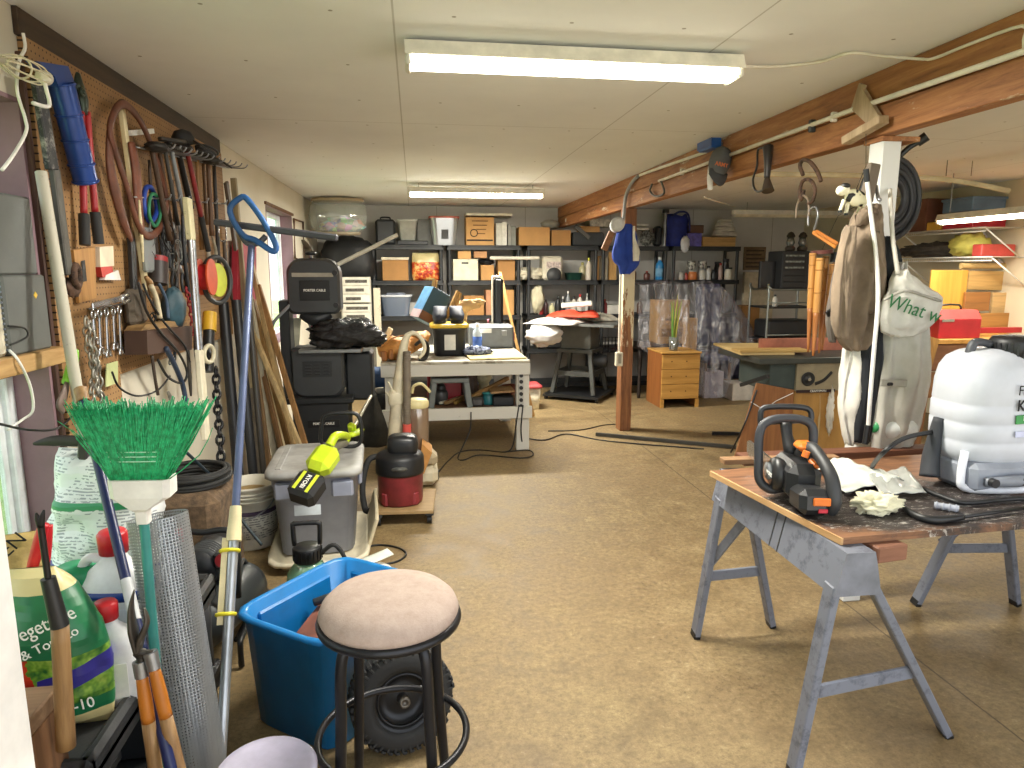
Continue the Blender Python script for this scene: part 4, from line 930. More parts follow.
for i, (x, y, r, lb) in enumerate(((150, 240, .05, 'grey wire bundle left of the pliers row'), (163, 236, .06, 'dark wire bundle among the pliers'), (176, 258, .05, 'tangled steel wire bundle by the flecked pole'), (158, 315, .045, 'black wire loop bundle above the rusty box'), (172, 340, .06, 'blue grey cable bundle below the rusty box'))):
    m = MB(); q = Wl(x, y, .06)
    for k in range(6): m.torus(q + V(rnd.uniform(-.02, .02), rnd.uniform(-.03, .03), rnd.uniform(-.05, .05)), r*rnd.uniform(.7, 1.3), .003, V(1, rnd.uniform(-.6, .6), rnd.uniform(-.5, .5)), 18, 5, sx=.6)
    S(m, 'wire_bundle', pl(('#7d7f82', '#2b2c2f', '#8a8a86', '#1d1d1f', '#3c4a5c')[i], .4, .5), lb, 'wire')
# ------------------------------------------------------------------ lumber leaning on the left wall
def lean(x0, y0, x1, y1, Y0, Y1, w, th, mat, label, name='lumber_board', cat='board', up=(.3, 1, 0)):
    p0, p1 = aty(x0, y0, Y0), aty(x1, y1, Y1); k = (p1.z - .012)/(p0.z - p1.z); p2 = p1 + (p1 - p0)*k
    p0.x = max(p0.x, XL + .06); p2.x = max(p2.x, XL + .08)
    return S(MB().bar(p2, p0, w, th, up, 0, .002), name, mat, label, cat)
LB = [(258, 285, 304, 440, 5.35, 5.0, .04, .02, '#b08350', 'tan plywood strip leaning nearest the far left window'), (250, 262, 292, 440, 5.4, 5.05, .035, .03, '#cfae78', 'pale narrow board leaning second from the window'),
      (242, 300, 284, 440, 5.35, 5.0, .05, .02, '#94703f', 'mid brown board leaning third from the window'), (236, 290, 270, 440, 5.25, 4.95, .05, .03, '#c2b9a0', 'greyish white strip leaning in the lumber pile'),
      (232, 310, 260, 440, 5.2, 4.9, .05, .025, '#8a6b47', 'dull brown board leaning near the black pipes'), (246, 318, 297, 440, 5.2, 4.85, .03, .03, '#d9bb86', 'light square batten crossing in front of the lumber'),
      (228, 330, 250, 440, 5.1, 4.85, .05, .02, '#6f665a', 'weathered grey board leaning at lumber pile left end'), (226, 178, 240, 300, 5.05, 5.0, .04, .02, '#a39270', 'thin stick leaning upright past the pegboard end'),
      (239, 312, 276, 440, 5.25, 4.9, .03, .03, '#7d5a34', 'dark brown batten in the middle of lumber pile'), (254, 300, 290, 440, 5.45, 5.15, .03, .02, '#e0c796', 'palest thin batten at the back of lumber pile')]
for i, (x0, y0, x1, y1, Y0, Y1, w, th, h, lb) in enumerate(LB): lean(x0, y0, x1, y1, Y0, Y1, w, th, wood(h, shade(h, .68), .65, 6, 2), lb)
o = lean(237, 322, 276, 440, 5.25, 4.95, .035, .05, pl('#cbbf9c', .6), 'cream painted trim strip leaning in the lumber pile')
# square framed panels on the far left wall
A = [atx(x, y, XL + .02) for x, y in ((294, 219), (303, 222), (304, 262), (295, 258))]
S(MB().tube(A, .012, 6, True, 1), 'empty_frame', BROWNW, 'small brown empty picture frame hung beyond the far left window', 'frame')
S(MB().tube([atx(303, 240, XL + .04), atx(308, 250, XL + .05), atx(306, 262, XL + .04), atx(301, 270, XL + .04)], [.02, .05, .05, .01], 8, flat=.3), 'bracket_tool', pl('#4b4237', .6), 'dark hanging shovel head beyond the far left window', 'tool')
# ------------------------------------------------------------------ brown box, hose coil, compressor, bucket
bx0 = aty(150, 500, 3.25); CARPET = pl('#5f4d3b', .95, var=.25, scale=30, bump=.7, bscale=130)
o = T('carpeted_box', 'brown carpet covered box behind the upturned green broom', 'box', (-1.05, 3.4, 0))
MB().box((-1.09, 3.4, .30), (.32, .46, .54), None, 0, .05).build('box_body', CARPET, o)
for x in (-1.2, -.97):
    for y in (3.24, 3.56): MB().b2(x - .03, x + .03, y - .03, y + .03, 0, .035).build('foot', BLACK, o)
m = MB()
for k in range(9):
    rr_ = .155 - .008*(k % 3); m.torus((-1.08 + .006*(k % 2), 3.38, .583 + .014*(k // 2)), rr_, .010, V(.03*((k*7) % 3 - 1), .04*((k*5) % 3 - 1), 1), 36, 8)
S(m, 'hose_coil', RUBBER, 'coil of thin black hose lying on the brown carpeted box', 'hose')
o = T('air_compressor', 'dark air compressor with red knob behind the wire mesh roll', 'compressor', (-.86, 2.86, 0))
DG = pl('#34383a', .4, .2)
m = MB(); m.lathe([(0, -.24), (.06, -.235), (.105, -.19), (.11, -.15), (.11, .15), (.105, .19), (.06, .235), (0, .24)], (-.84, 2.86, .19), 28, V(.25, 1, 0)); m.build('tank', DG, o)
m = MB(); m.box((-.86, 2.92, .38), (.16, .24, .14), (0, 0, 10), 0, .02); m.lathe([(0, -.1), (.07, -.1), (.07, .08), (0, .1)], (-.87, 2.8, .42), 20, V(.2, 1, 0)); m.build('motor', pl('#202123', .45), o)
for i in range(6): MB().lathe([(.05, 0), (.078, .002), (.078, .006), (.05, .008)], (-.87, 2.72 + i*.018, .42), 20, V(.2, 1, 0)).build('cooling_fin', DGRAY, o)
for x in (-.95, -.73):
    MB().tube([(x, 2.66, .01), (x, 2.66, .1), (x, 2.7, .12), (x, 3.0, .12), (x, 3.04, .1), (x, 3.04, .01)], .012, 8, k=3).build('frame_leg', BLACK, o)
MB().tube([(-.95, 2.68, .3), (-.95, 2.68, .56), (-.84, 2.68, .58), (-.73, 2.68, .56), (-.73, 2.68, .3)], .013, 8).build('handle', BLACK, o)
MB().lathe([(0, 0), (.025, 0), (.03, .03), (.022, .045), (0, .048)], (-.92, 2.66, .56), 16).build('red_knob', REDC, o)
MB().box((-.78, 2.72, .45), (.08, .06, .07), None, 0, .01).build('switch_box', pl('#29292c', .4), o)
MB().cyl((-.78, 2.69, .46), (-.78, 2.675, .46), .028, n=18).build('gauge', pl('#a23034', .4), o)
c = atz(262, 540, 0); bk = T('plastic_pail', 'white plastic pail beside the grey tote, left of it', 'bucket', (-.98, 3.98, 0)); bx_, by_ = -.98, 4.0
m = MB(); m.lathe([(0, .004), (.128, .0), (.132, .01), (.15, .36), (.156, .362), (.156, .375), (.146, .375), (.125, .02), (0, .016)], (bx_, by_, 0), 36)
for z in (.29, .315, .335): m.torus((bx_, by_, z), .15, .006, n=36, k=6)
m.build('pail', pl('#d6d2c4', .45), bk)
m = MB(); m.lathe([(.1405, .07), (.1475, .235)], (bx_, by_, 0), 40); lb_ = NT('pail_label'); lb_.set(.5); xx = lb_.sep(); row = lb_.math('LESS_THAN', lb_.math('FRACT', lb_.math('MULTIPLY', xx[2], 70)), .5)
lb_.color(lb_.mix(lb_.math('MULTIPLY', row, lb_.math('MULTIPLY', lb_.math('GREATER_THAN', lb_.noise(45, 2), .5), .7)), lb_.mix(lb_.math('GREATER_THAN', xx[2], .21), '#d9d7cc', '#4b3a58'), '#3c3a3a')); m.build('printed_label', lb_.m, bk)
MB().tube([(bx_ - .155, by_, .33), (bx_ - .12, by_ - .1, .25), (bx_, by_ - .165, .2), (bx_ + .12, by_ - .1, .25), (bx_ + .155, by_, .33)], .004, 6).build('wire_handle', STEEL, bk)
S(MB().lathe([(0, .3), (.13, .3), (.1, .325), (.04, .34), (0, .342)], (bx_, by_, 0), 24), 'sawdust_fill', pl('#a88f62', .95, bump=.6), 'tan dry material filling the white plastic pail', 'fill')
# ------------------------------------------------------------------ grey lidded tote on a cream tray
TX, TY = -.585, 3.98
o = T('plastic_tray', 'cream plastic tray lying under the grey lidded tote', 'tray', (TX + .01, 3.86, 0)); m = MB()
opentub(m, TX + .02, 3.88, .002, .07, .44, .66, .5, .72, .004, .022, 4); m.build('tray_body', pl('#cfc6ae', .55), o)
MB().box((TX + .30, 3.98, .125), (.02, .56, .2), (0, 18, 4), 0, .008).build('raised_flap', pl('#cfc4a6', .55), o)
g = T('storage_tote', 'grey plastic tote with grey lid carrying the yellow green trimmer', 'tote', (TX, TY, .02))
GT = pl('#8f94a6', .4, var=.05); m = MB(); opentub(m, TX, TY, .018, .475, .40, .52, .47, .60, .006, .014, 3)
m.build('tub', GT, g)
mm = MB(Matrix.Translation((TX, TY, 0)) @ rot(0, 0, 3))
for s in (-1, 1):
    mm = MB(Matrix.Translation((TX, TY, 0)) @ rot(0, 0, 3)); mm.box((s*.15, -.295, .41), (.12, .03, .10), (3, 0, 0), 0, .012); mm.build('grip_lug', GT, g); mm = MB(Matrix.Translation((TX, TY, 0)) @ rot(0, 0, 3)); mm.box((s*.238, 0, .41), (.03, .2, .10), (0, 3*s, 0), 0, .012); mm.build('side_lug', GT, g)

m = MB(Matrix.Translation((TX, TY, 0)) @ rot(0, 0, 3)); n = 40
def rring(w, d, z, sq=9): return [((math.cos(2*math.pi*(i+.5)/n)/((abs(math.cos(2*math.pi*(i+.5)/n))**sq + abs(math.sin(2*math.pi*(i+.5)/n))**sq)**(1/sq)))*w/2, (math.sin(2*math.pi*(i+.5)/n)/((abs(math.cos(2*math.pi*(i+.5)/n))**sq + abs(math.sin(2*math.pi*(i+.5)/n))**sq)**(1/sq)))*d/2, z) for i in range(n)]
m.loft([rring(.505, .635, .48), rring(.525, .655, .48), rring(.525, .655, .508), rring(.50, .63, .52), rring(.40, .54, .52), rring(.37, .51, .514), rring(.3, .44, .514)])
m.box((-.19, 0, .522), (.03, .5, .008), None, 0, .003); m.build('lid', pl('#9c9b98', .55, var=.1), g)
MB(Matrix.Translation((TX, TY, 0)) @ rot(0, 0, 3)).box((-.04, -.286, .30), (.14, .003, .07), (-3.5, 0, 0)).build('paper_label', pl('#cdd6dd', .6), g)
lt = 0.525
# string trimmer
tr = T('string_trimmer', 'yellow green cordless trimmer lying across the grey tote lid', 'trimmer', (TX + .02, 3.7, lt))
YG = pl('#b9cf26', .4); BK = pl('#222326', .45)
b0, b1, b2_ = aty(312, 484, 3.58), aty(330, 456, 3.72), aty(345, 437, 3.95); b0.z = .52; b1.z = .615; b2_.z = .60
b3, b4 = aty(352, 428, 4.1), aty(371, 396, 4.75)
A = frame(b1 - b0, V(1, 0, 0)); L0 = (b1 - b0).length
m = MB(Matrix.Translation(b0) @ A); m.box((0, 0, L0*.62), (.14, .115, L0*.95), None, 0, .035); m.build('motor_housing', YG, tr)
bp = b0 + V(-.005, -.03, -.035)
m = MB(Matrix.Translation(bp) @ A); m.box((0, 0, -.03), (.15, .115, .16), (0, 0, 0), 0, .022); bt = m.build('battery', BK, tr)
for s in (-1, 1): MB(Matrix.Translation(bp) @ A).box((s*.036, -.059, -.03), (.018, .004, .12), None, 0, .001).build('yellow_stripe', pl('#c9d63a', .4), bt)
q = Matrix.Translation(bp) @ A @ Matrix.Translation((0, -.061, -.03)) @ rot(90, 90, 0); lettering(bt, 'RYOBI', .032, q.translation, q.to_3x3().to_4x4(), INKW, 1, weight=.0006)
m = MB().tube([b1, (b1 + b2_)/2 + V(0, 0, .01), b2_], [.034, .027, .022], 12, k=4); m.build('grip', pl('#6d6a5c', .5), tr)
MB().tube([b1 + V(0, .01, .03), b1 + V(.03, .06, .07), b2_ + V(.01, 0, .04), b2_ + V(.0, .0, .005)], [.026, .024, .022, .022], 10).build('rear_handle', YG, tr)
MB().cyl(b2_, b4, .0115, n=12).build('shaft', pl('#8f8a78', .4, .4), tr)
MB().box(b3, (.05, .07, .04), A, 0, .012).build('clamp', YG, tr)
m = MB().tube([b3 + V(-.01, -.06, -.03), b3 + V(.03, 0, -.03), b3 + V(.05, .05, -.02)], [.03, .034, .02], 8, flat=.5); m.build('grass_guard', YG, tr)
cl = aty(341, 432, 4.0); m = MB(); hl = [aty(x, y, 4.02) for x, y in ((322, 443), (322, 424), (326, 415), (341, 413), (356, 414), (361, 424), (361, 440), (355, 446), (341, 446))]
MB().tube(hl, .012, 10, True, 4).build('loop_handle', BLACK, tr)
# ------------------------------------------------------------------ pump sprayer, white package, hoses on floor
c = aty(308, 560, 2.98); o = T('pump_sprayer', 'green bodied garden pump sprayer with black handle behind blue tote', 'sprayer', (c.x, c.y, 0))
m = MB().lathe([(0, 0), (.09, .0), (.1, .02), (.1, .2), (.09, .26), (.06, .3), (.052, .31), (0, .31)], (c.x, c.y, 0), 32); m.build('tank', pl('#9fc7a8', .25, alpha=1) if False else glassy('#8fc5a0', .1, .75), o)
m = MB().lathe([(.054, .31), (.062, .315), (.062, .375), (.058, .38), (0, .38)], (c.x, c.y, 0), 28)
for i in range(20): m.box((c.x + .062*math.cos(i*.314), c.y + .062*math.sin(i*.314), .345), (.006, .006, .05), (0, 0, math.degrees(i*.314)))
m.build('collar', BLACK, o)
MB().tube([(c.x - .055, c.y, .385), (c.x - .058, c.y, .475), (c.x - .045, c.y, .485), (c.x + .045, c.y, .485), (c.x + .058, c.y, .475), (c.x + .055, c.y, .385)], .011, 8, k=3).build('pump_handle', BLACK, o)
MB().tube([(c.x + .06, c.y, .34), (c.x + .12, c.y - .01, .38), (c.x + .17, c.y - .02, .30), (c.x + .19, c.y, .14), (c.x + .26, c.y + .04, .03)], .010, 8).build('hose', RUBBER, o)
for k, (x0, y0, z0, x1, y1, z1, r, lb) in enumerate(((-.98, 3.02, .05, -.62, 2.95, .06, .02, 'black plastic bar on the floor left of pump sprayer'), (-1.0, 3.2, .12, -.62, 3.05, .05, .014, 'thin dark bar on the floor by cream tray'))):
    S(MB().tube([(x0, y0, z0), ((x0+x1)/2, y0 - .03, z0 + .02), (x1, y1, z1)], r, 8), 'floor_bar', pl('#1c1c1e', .5), lb, 'bar')
c = atz(372, 572, .05); o = T('folded_sheet', 'white folded plastic bag with green edge on floor behind stool', 'bag', (c.x, c.y, 0))
A = Matrix.Translation((c.x, c.y, .001)) @ rot(0, 0, 25); m = MB(A)
m.sheet(lambda u, v: ((u - .5)*.2, (v - .5)*.2, .01 + .07*max(0, (u - .35))*(1 - abs(v - .5)) + .035*math.sin(u*3)), 10, 8, .004); m.build('white_sheet', WHITE, o)
m = MB(A).sheet(lambda u, v: ((u - .5)*.17 + .05, (v - .5)*.09 + .07, .075 + .03*u), 6, 5, .004); m.build('folded_flap', pl('#d5dcd2', .5), o)
MB(A).tube([(-.1, -.1, .012), (-.1, .0, .02), (-.1, .1, .014)], .009, 6).build('green_edge', pl('#2b8a55', .5), o)
def fcord(pts, r, label, h='#1a1a1a', name='power_cable', z=None):
    return S(MB().tube([atz(x, y, r + .001) for x, y in pts], r, 6), name, pl(h, .5), label, 'cord')
fcord([(352, 552), (362, 548), (378, 545), (396, 547), (406, 553), (400, 560), (385, 564), (372, 563), (364, 556), (366, 545), (362, 534)], .006, 'black cord loop on the floor beside the cream tray')
S(MB().tube([atz(236, 640, .01), atz(250, 610, .012), atz(252, 580, .1), aty(243, 560, 2.95), aty(238, 585, 2.85)], .01, 8), 'black_hose', RUBBER, 'black hose curl on the floor left of blue tote', 'hose')
S(MB().tube([aty(186, 452, 3.3), aty(205, 470, 3.4), aty(225, 490, 3.5), aty(242, 520, 3.5), aty(262, 545, 3.45)], .008, 8), 'dark_cable', pl('#23313a', .5), 'dark cord draped from the wall past the white pail', 'cord')
# ------------------------------------------------------------------ shop vacuum on its dolly
DX0 = atz(400, 512, .1); dc = V(-.10, 4.35, 0); o = T('plywood_dolly', 'square plywood dolly on black casters under the shop vacuum', 'dolly', (dc.x, dc.y, 0))
MB(Matrix.Translation(dc) @ rot(0, 0, -4)).box((.0, 0, .09), (.40, .44, .022), None, 0, .003).build('deck', wood('#a98d62', '#7d6440', .7, 5, 0), o)
for x in (-.16, .16):
    for y in (-.18, .18):
        k = MB(Matrix.Translation(dc)).box((x, y, .068), (.05, .05, .022)).build('caster', DGRAY, o); MB(Matrix.Translation(dc)).cyl((x - .015, y, .03), (x + .015, y, .03), .03, n=16).build('wheel', BLACK, k)
sv = T('shop_vacuum', 'small red and black shop vacuum standing on the plywood dolly', 'vacuum cleaner', (-.12, 4.33, .101)); vx, vy, vz = -.12, 4.33, .102
m = MB().lathe([(0, 0), (.13, 0), (.142, .012), (.148, .2), (.15, .205)], (vx, vy, vz), 36)
for i in range(4):
    a = R(45 + 90*i); m.box((vx + .135*math.cos(a), vy + .135*math.sin(a), vz + .045), (.05, .03, .09), (0, 0, 45 + 90*i + 90), 0, .01)
m.build('drum', pl('#7d2c32', .45, var=.15), sv)
MB().lathe([(.155, .2), (.157, .215), (.155, .3), (.145, .32), (.1, .34), (0, .345)], (vx, vy, vz), 36).build('motor_head', BLACK, sv)
m = MB().blob((vx + .02, vy, vz + .38), (.1, .085, .07), .03, e=.6); m.build('top_cover', pl('#1e1f21', .35), sv)
MB().tube([(vx - .06, vy - .12, vz + .25), (vx, vy - .165, vz + .26), (vx + .06, vy - .12, vz + .25)], .014, 8).build('front_latch', pl('#4b4d49', .5), sv)
MB().tube([(vx - .12, vy + .02, vz + .3), (vx - .2, vy, vz + .28), (vx - .24, vy - .04, vz + .12), (vx - .22, vy - .1, vz - .02), (vx - .16, vy - .17, vz + .02)], .02, 10).build('hose', RUBBER, sv)
# ------------------------------------------------------------------ upright vacuum
ux, uy = .0, 4.98; uv_ = T('upright_vacuum', 'cream upright vacuum with clear dust bin beside the workbench', 'vacuum cleaner', (ux, uy, 0))
CR = pl('#c9c0a6', .45)
p = lambda x, y, d=0: aty(x, y, uy + d)
MB().tube([p(392, 470), p(395, 430), p(399, 385), p(404, 345), p(410, 334), p(418, 335), p(424, 344), p(424, 352), p(419, 358)], [.045, .05, .045, .03, .018, .014, .014, .013, .012], 10).build('handle_spine', CR, uv_)
m = MB(); q = p(418, 445); m.lathe([(0, -.02), (.075, -.015), (.085, .02), (.088, .3), (.08, .33)], (q.x, q.y, q.z - .02), 28, sx=.95, sy=.9)
m.build('dust_bin', glassy('#a98f78', .1, .62), uv_)
MB().lathe([(.078, .30), (.092, .315), (.092, .35), (.075, .37), (0, .375)], (q.x, q.y, q.z - .02), 28, sx=.95, sy=.9).build('bin_lid', pl('#d3c795', .45), uv_)
MB().tube([p(412, 393, -.02), p(414, 386, -.04), p(422, 384, -.05), p(430, 392, -.02)], .011, 8).build('bin_handle', pl('#d3c795', .45), uv_)
m = MB().tube([p(407, 352, -.06), p(407, 380, -.07), p(407, 412, -.07), p(407, 432, -.07)], .027, 12)
for i in range(26): m.torus(p(407, 352, -.06).lerp(p(407, 416, -.07), i/25), .027, .004, (0, 0, 1), 14, 5)
m.build('hose', pl('#6f6557', .5), uv_); MB().cyl(p(407, 424, -.08), p(407, 432, -.08), .031, n=16).build('red_release', pl('#d2564c', .45), uv_)
MB().blob(p(396, 398, .0), (.06, .05, .07), .02, e=.7).build('side_pod', CR, uv_)
m = MB().box((ux - .02, uy + .02, .09), (.32, .30, .14), None, 0, .04); m.build('floor_head', CR, uv_)
MB().box((ux + .04, uy + .02, .2), (.2, .2, .12), None, 0, .04).build('motor_base', pl('#a99c80', .5), uv_)
for s in (-1, 1): MB().cyl((ux - .02 + s*.15, uy + .1, .04), (ux - .02 + s*.17, uy + .1, .04), .04, n=16).build('wheel', BLACK, uv_)
MB().tube([p(388, 382, -.02), p(392, 390, -.04), p(390, 397, -.03), p(386, 392, -.03)], .008, 6).build('cord_hook', CR, uv_)
A = [aty(x, y, 4.75) for x, y in ((422, 444), (432, 453), (424, 474), (419, 472))]; m = MB().loft([[q for q in A], [q + V(.005, .22, 0) for q in A]], 0, False); S(m, 'cardboard_scrap', pl('#b98548', .8), 'tan cardboard scrap standing by the upright vacuum', 'cardboard')
# ------------------------------------------------------------------ bandsaw
bs = T('bandsaw', 'tall black bandsaw with round cornered upper and lower housings', 'bandsaw', (-.80, 5.45, 0)); Yb = 5.3
CH_ = pl('#3b3d3f', .4, .1, .05); CHD = pl('#2b2d2f', .4, .1)
def hous(x0, y0, x1, y1, rt, rb, d0=.0, d1=.2, nm='upper_housing', mat=CH_):
    a, b = aty(x0, y0, Yb), aty(x1, y1, Yb); w = (b.x - a.x)/2; h = (a.z - b.z)/2; cx, cz = (a.x + b.x)/2, (a.z + b.z)/2
    def poly(k, rt_, rb_):
        P = []
        for sx_, sz_, r_ in ((1, 1, rt_), (-1, 1, rt_), (-1, -1, rb_), (1, -1, rb_)):
            st0 = {(1, 1): 0, (-1, 1): 90, (-1, -1): 180, (1, -1): 270}[sx_, sz_]
            for i in range(9):
                an = R(st0 + 90*i/8); P.append((sx_*(w - k - r_) + math.cos(an)*r_, sz_*(h - k - r_) + math.sin(an)*r_))
        return P
    m = MB(Matrix.Translation((cx, Yb, cz)) @ rot(90, 0, 0)); P0, P1 = poly(0, rt, rb), poly(.018, rt*.92, rb*.92)
    m.loft([[(x, y, -d1) for x, y in P0], [(x, y, -.012) for x, y in P0], [(x, y, d0 + .012) for x, y in P1], ], 0, False)
    return m.build(nm, mat, bs), cx, cz, w, h
uh, ux_, uz_, uw, uhh = hous(285, 258, 341, 314, .12, .05)
MB(Matrix.Translation((ux_, Yb, uz_))).box((0, -.014, .085), (.3, .004, .03)).build('measuring_strip', pl('#9e988a', .5), uh)
bd = MB(Matrix.Translation((ux_, Yb, uz_))).box((.01, -.014, -.03), (.22, .006, .15), None, 0, .002).build('badge', pl('#17181a', .35), uh)
lettering(uh, 'PORTER CABLE', .026, (ux_ + .01, Yb - .018, uz_ - .03), FACE, INKW, .9, weight=.0004)
MB().tube([(ux_ - .02, Yb + .08, uz_ + uhh), (ux_ - .02, Yb + .08, uz_ + uhh + .03)], .012, 8, k=1).build('tension_rod', STEEL, uh)
MB().lathe([(0, 0), (.035, 0), (.045, .012), (.035, .024), (0, .026)], (ux_ - .02, Yb + .08, uz_ + uhh + .025), 18).build('tension_knob', BLACK, uh)
for dz in (.1, -.14): MB().cyl((ux_ + uw - .03, Yb - .02, uz_ + dz), (ux_ + uw - .03, Yb - .04, uz_ + dz), .02, n=14).build('cover_knob', BLACK, uh)
MB(Matrix.Translation((ux_, Yb, uz_))).tube([(-.1, .09, -.2), (0, .08, -.25), (.1, .09, -.2)], [.05, .06, .05], 12).build('blade_guard_hub', CHD, uh)
lh, lx_, lz_, lw, lhh = hous(290, 348, 345, 397, .03, .09, nm='lower_housing')
m = MB(Matrix.Translation((lx_, Yb, lz_)))
m.box((.0, -.014, .03), (.22, .004, .12), None, 0, .002)
m.build('vent_plate', CHD, lh)
for i in range(3):
    for j in range(4): MB(Matrix.Translation((lx_, Yb, lz_))).box(((i - 1)*.065, -.018, .065 - j*.024), (.045, .005, .008)).build('vent_slot', BLACK, lh)
a, b = aty(280, 300, Yb + .1), aty(293, 400, Yb + .1); MB().b2(a.x, b.x + .02, Yb + .02, Yb + .2, b.z, a.z, 0, .01).build('column', CHD, bs)
tz = aty(330, 352, Yb).z
MB().b2(ux_ - .12, ux_ + .34, Yb - .08, Yb + .3, tz + .0, tz + .03, 0, .004).build('work_table', pl('#8b8d8d', .35, .8), bs)
MB().cyl((ux_ + .02, Yb + .1, tz + .03), (ux_ + .02, Yb + .1, uz_ - uhh + .02), .007, n=8).build('blade_guide_post', STEEL, bs)
zt = aty(320, 399, Yb).z
MB().b2(lx_ - .2, lx_ + .22, Yb - .02, Yb + .3, .05, zt - .03, 0, .006).build('stand_cabinet', CHD, bs)
MB().b2(lx_ - .24, lx_ + .26, Yb - .05, Yb + .34, zt - .03, lz_ - lhh + .002, 0, .006).build('stand_top', pl('#26282a', .4), bs)
MB().b2(lx_ - .25, lx_ + .27, Yb - .06, Yb + .36, 0, .05, 0, .01).build('stand_base', pl('#26282a', .4), bs)
MB(Matrix.Translation((lx_ + .03, Yb - .022, zt - .19))).box((0, 0, 0), (.24, .004, .06)).build('name_plate', BLACK, bs)
lettering(bs, 'PORTER CABLE', .026, (lx_ + .03, Yb - .0255, zt - .19), FACE, INKW, .9, weight=.0004)
a, b = aty(346, 350, Yb + .25), aty(372, 396, Yb + .25); m = MB().b2(a.x, b.x + .02, Yb + .12, Yb + .4, b.z - .01, a.z, 0, .02); m.build('motor', CHD, bs)
MB().tube([aty(290, 305, Yb), aty(283, 312, Yb), aty(274, 322, Yb), aty(270, 335, Yb)], .012, 8).build('dust_hose', pl('#8a8d91', .4), bs)
m = MB().cyl(aty(335, 266, Yb + .12), aty(397, 235, Yb + .3), .016, n=14); S(m, 'plastic_pipe', pl('#c9c6ba', .5), 'white plastic pipe sticking up from behind the bandsaw housing', 'pipe')
# black bag heaped on the bandsaw table
bz = tz + .03; m = MB(); c = aty(343, 340, Yb + .05)
m.blob((c.x + .02, c.y - .02, bz + .105), (.27, .17, .11), .35, 2.6, 3, 40, 26, .85, flat0=-.104); m.blob((c.x + .2, c.y - .02, bz + .06), (.13, .12, .06), .35, 3, 8, 24, 14, flat0=-.059)
t_ = NT('bin_liner'); t_.set(.25); t_.b.inputs['Base Color'].default_value = (.012, .012, .013, 1); t_.bump(t_.noise(28, 5, None, .6, 1.5), 1.0, .015)
S(m, 'plastic_bag', t_.m, 'black plastic bag heaped on the bandsaw table', 'bag')
A = [aty(x, y, Yb + .16) for x, y in ((303, 312), (330, 310), (326, 330), (312, 334))]
o = S(MB().loft([A, [q + V(0, .02, 0) for q in A]], 0, False), 'leaflet', pl('#e4dcdc', .6), 'white and pink leaflet behind black bag on bandsaw', 'leaflet')
A = [aty(x, y, Yb + .155) for x, y in ((308, 317), (322, 315), (319, 326), (312, 329))]; MB().loft([A, [q + V(0, .006, 0) for q in A]], 0, False).build('pink_panel', pl('#d24a72', .6), o)
A = [aty(x, y, Yb + .2) for x, y in ((293, 318), (301, 318), (299, 346), (292, 346))]; S(MB().loft([A, [q + V(0, .03, 0) for q in A]], 0, False), 'cream_board', pl('#cfc8ae', .6), 'cream board leaning behind the bandsaw column', 'board')
A = [aty(x, y, 5.9) for x, y in ((340, 352), (378, 352), (378, 362), (340, 362))]
# ------------------------------------------------------------------ workbench and what is on and under it
WX0, WX1, WYA, WYB, WZ = -.30, .985, 5.80, 7.15, .815
wb = T('workbench', 'white painted wooden workbench with lower shelf in the middle left', 'workbench', (.35, 6.45, 0))
WPAINT = worn('#c9c7be', '#8f8a7e', .33, 10, .6); TOPM = worn('#b5b0a0', '#77705f', .45, 5, .6)
MB().b2(WX0, WX1, WYA, WYB, WZ - .022, WZ, 0, .003).build('bench_top', TOPM, wb)
m = MB(); m.b2(WX0, WX1, WYA - .002, WYA + .036, WZ - .125, WZ - .023, 0, .003); m.b2(WX0, WX1, WYB - .036, WYB, WZ - .125, WZ - .023); m.b2(WX0, WX0 + .036, WYA + .037, WYB - .037, WZ - .125, WZ - .023); m.b2(WX1 - .036, WX1, WYA + .037, WYB - .037, WZ - .125, WZ - .023)
m.build('apron', WPAINT, wb)
for x in (WX0 + .06, WX1 - .085):
    for y in (WYA + .04, WYB - .13): MB().b2(x - .03, x + .085, y, y + .09, 0, WZ - .023, 0, .004).build('leg', WPAINT, wb)
MB().b2(WX0 + .02, WX1 - .02, WYA + .04, WYB - .04, .36, .385).build('lower_shelf', wood('#7d5a44', '#553a2b', .7, 5, 0), wb)
MB().b2(WX0, WX1 + .02, WYA + .0, WYA + .036, .30, .405, 0, .003).build('shelf_rail', WPAINT, wb)
BZ_ = WZ + .001; LZ = .386
def yz(py, z, px=450):  # depth where a picture row meets height z
    return atz(px, py, z).y
def ibox(name, label, cat, x0, x1, yt, Y, z, d, mat, bv=.004, group=None, par=None, rz=0):
    a, b = aty(x0, yt, Y), aty(x1, yt, Y); z += .001
    m = MB(); m.box(((a.x+b.x)/2, Y + d/2, (z + a.z)/2), (b.x - a.x, d, a.z - z), (0, 0, rz), 0, bv)
    if par is not None: return m.build(name, mat, par)
    return S(m, name, mat, label, cat, group)
# panel of yellow ply on the top
S(MB().box((.70, 6.12, BZ_ + .008), (.50, .52, .014), (0, 0, 3), 0, .002), 'plywood_sheet', worn('#c2b173', '#8c8358', .4, 4, .6), 'yellowish plywood panel lying on the workbench right end', 'board')
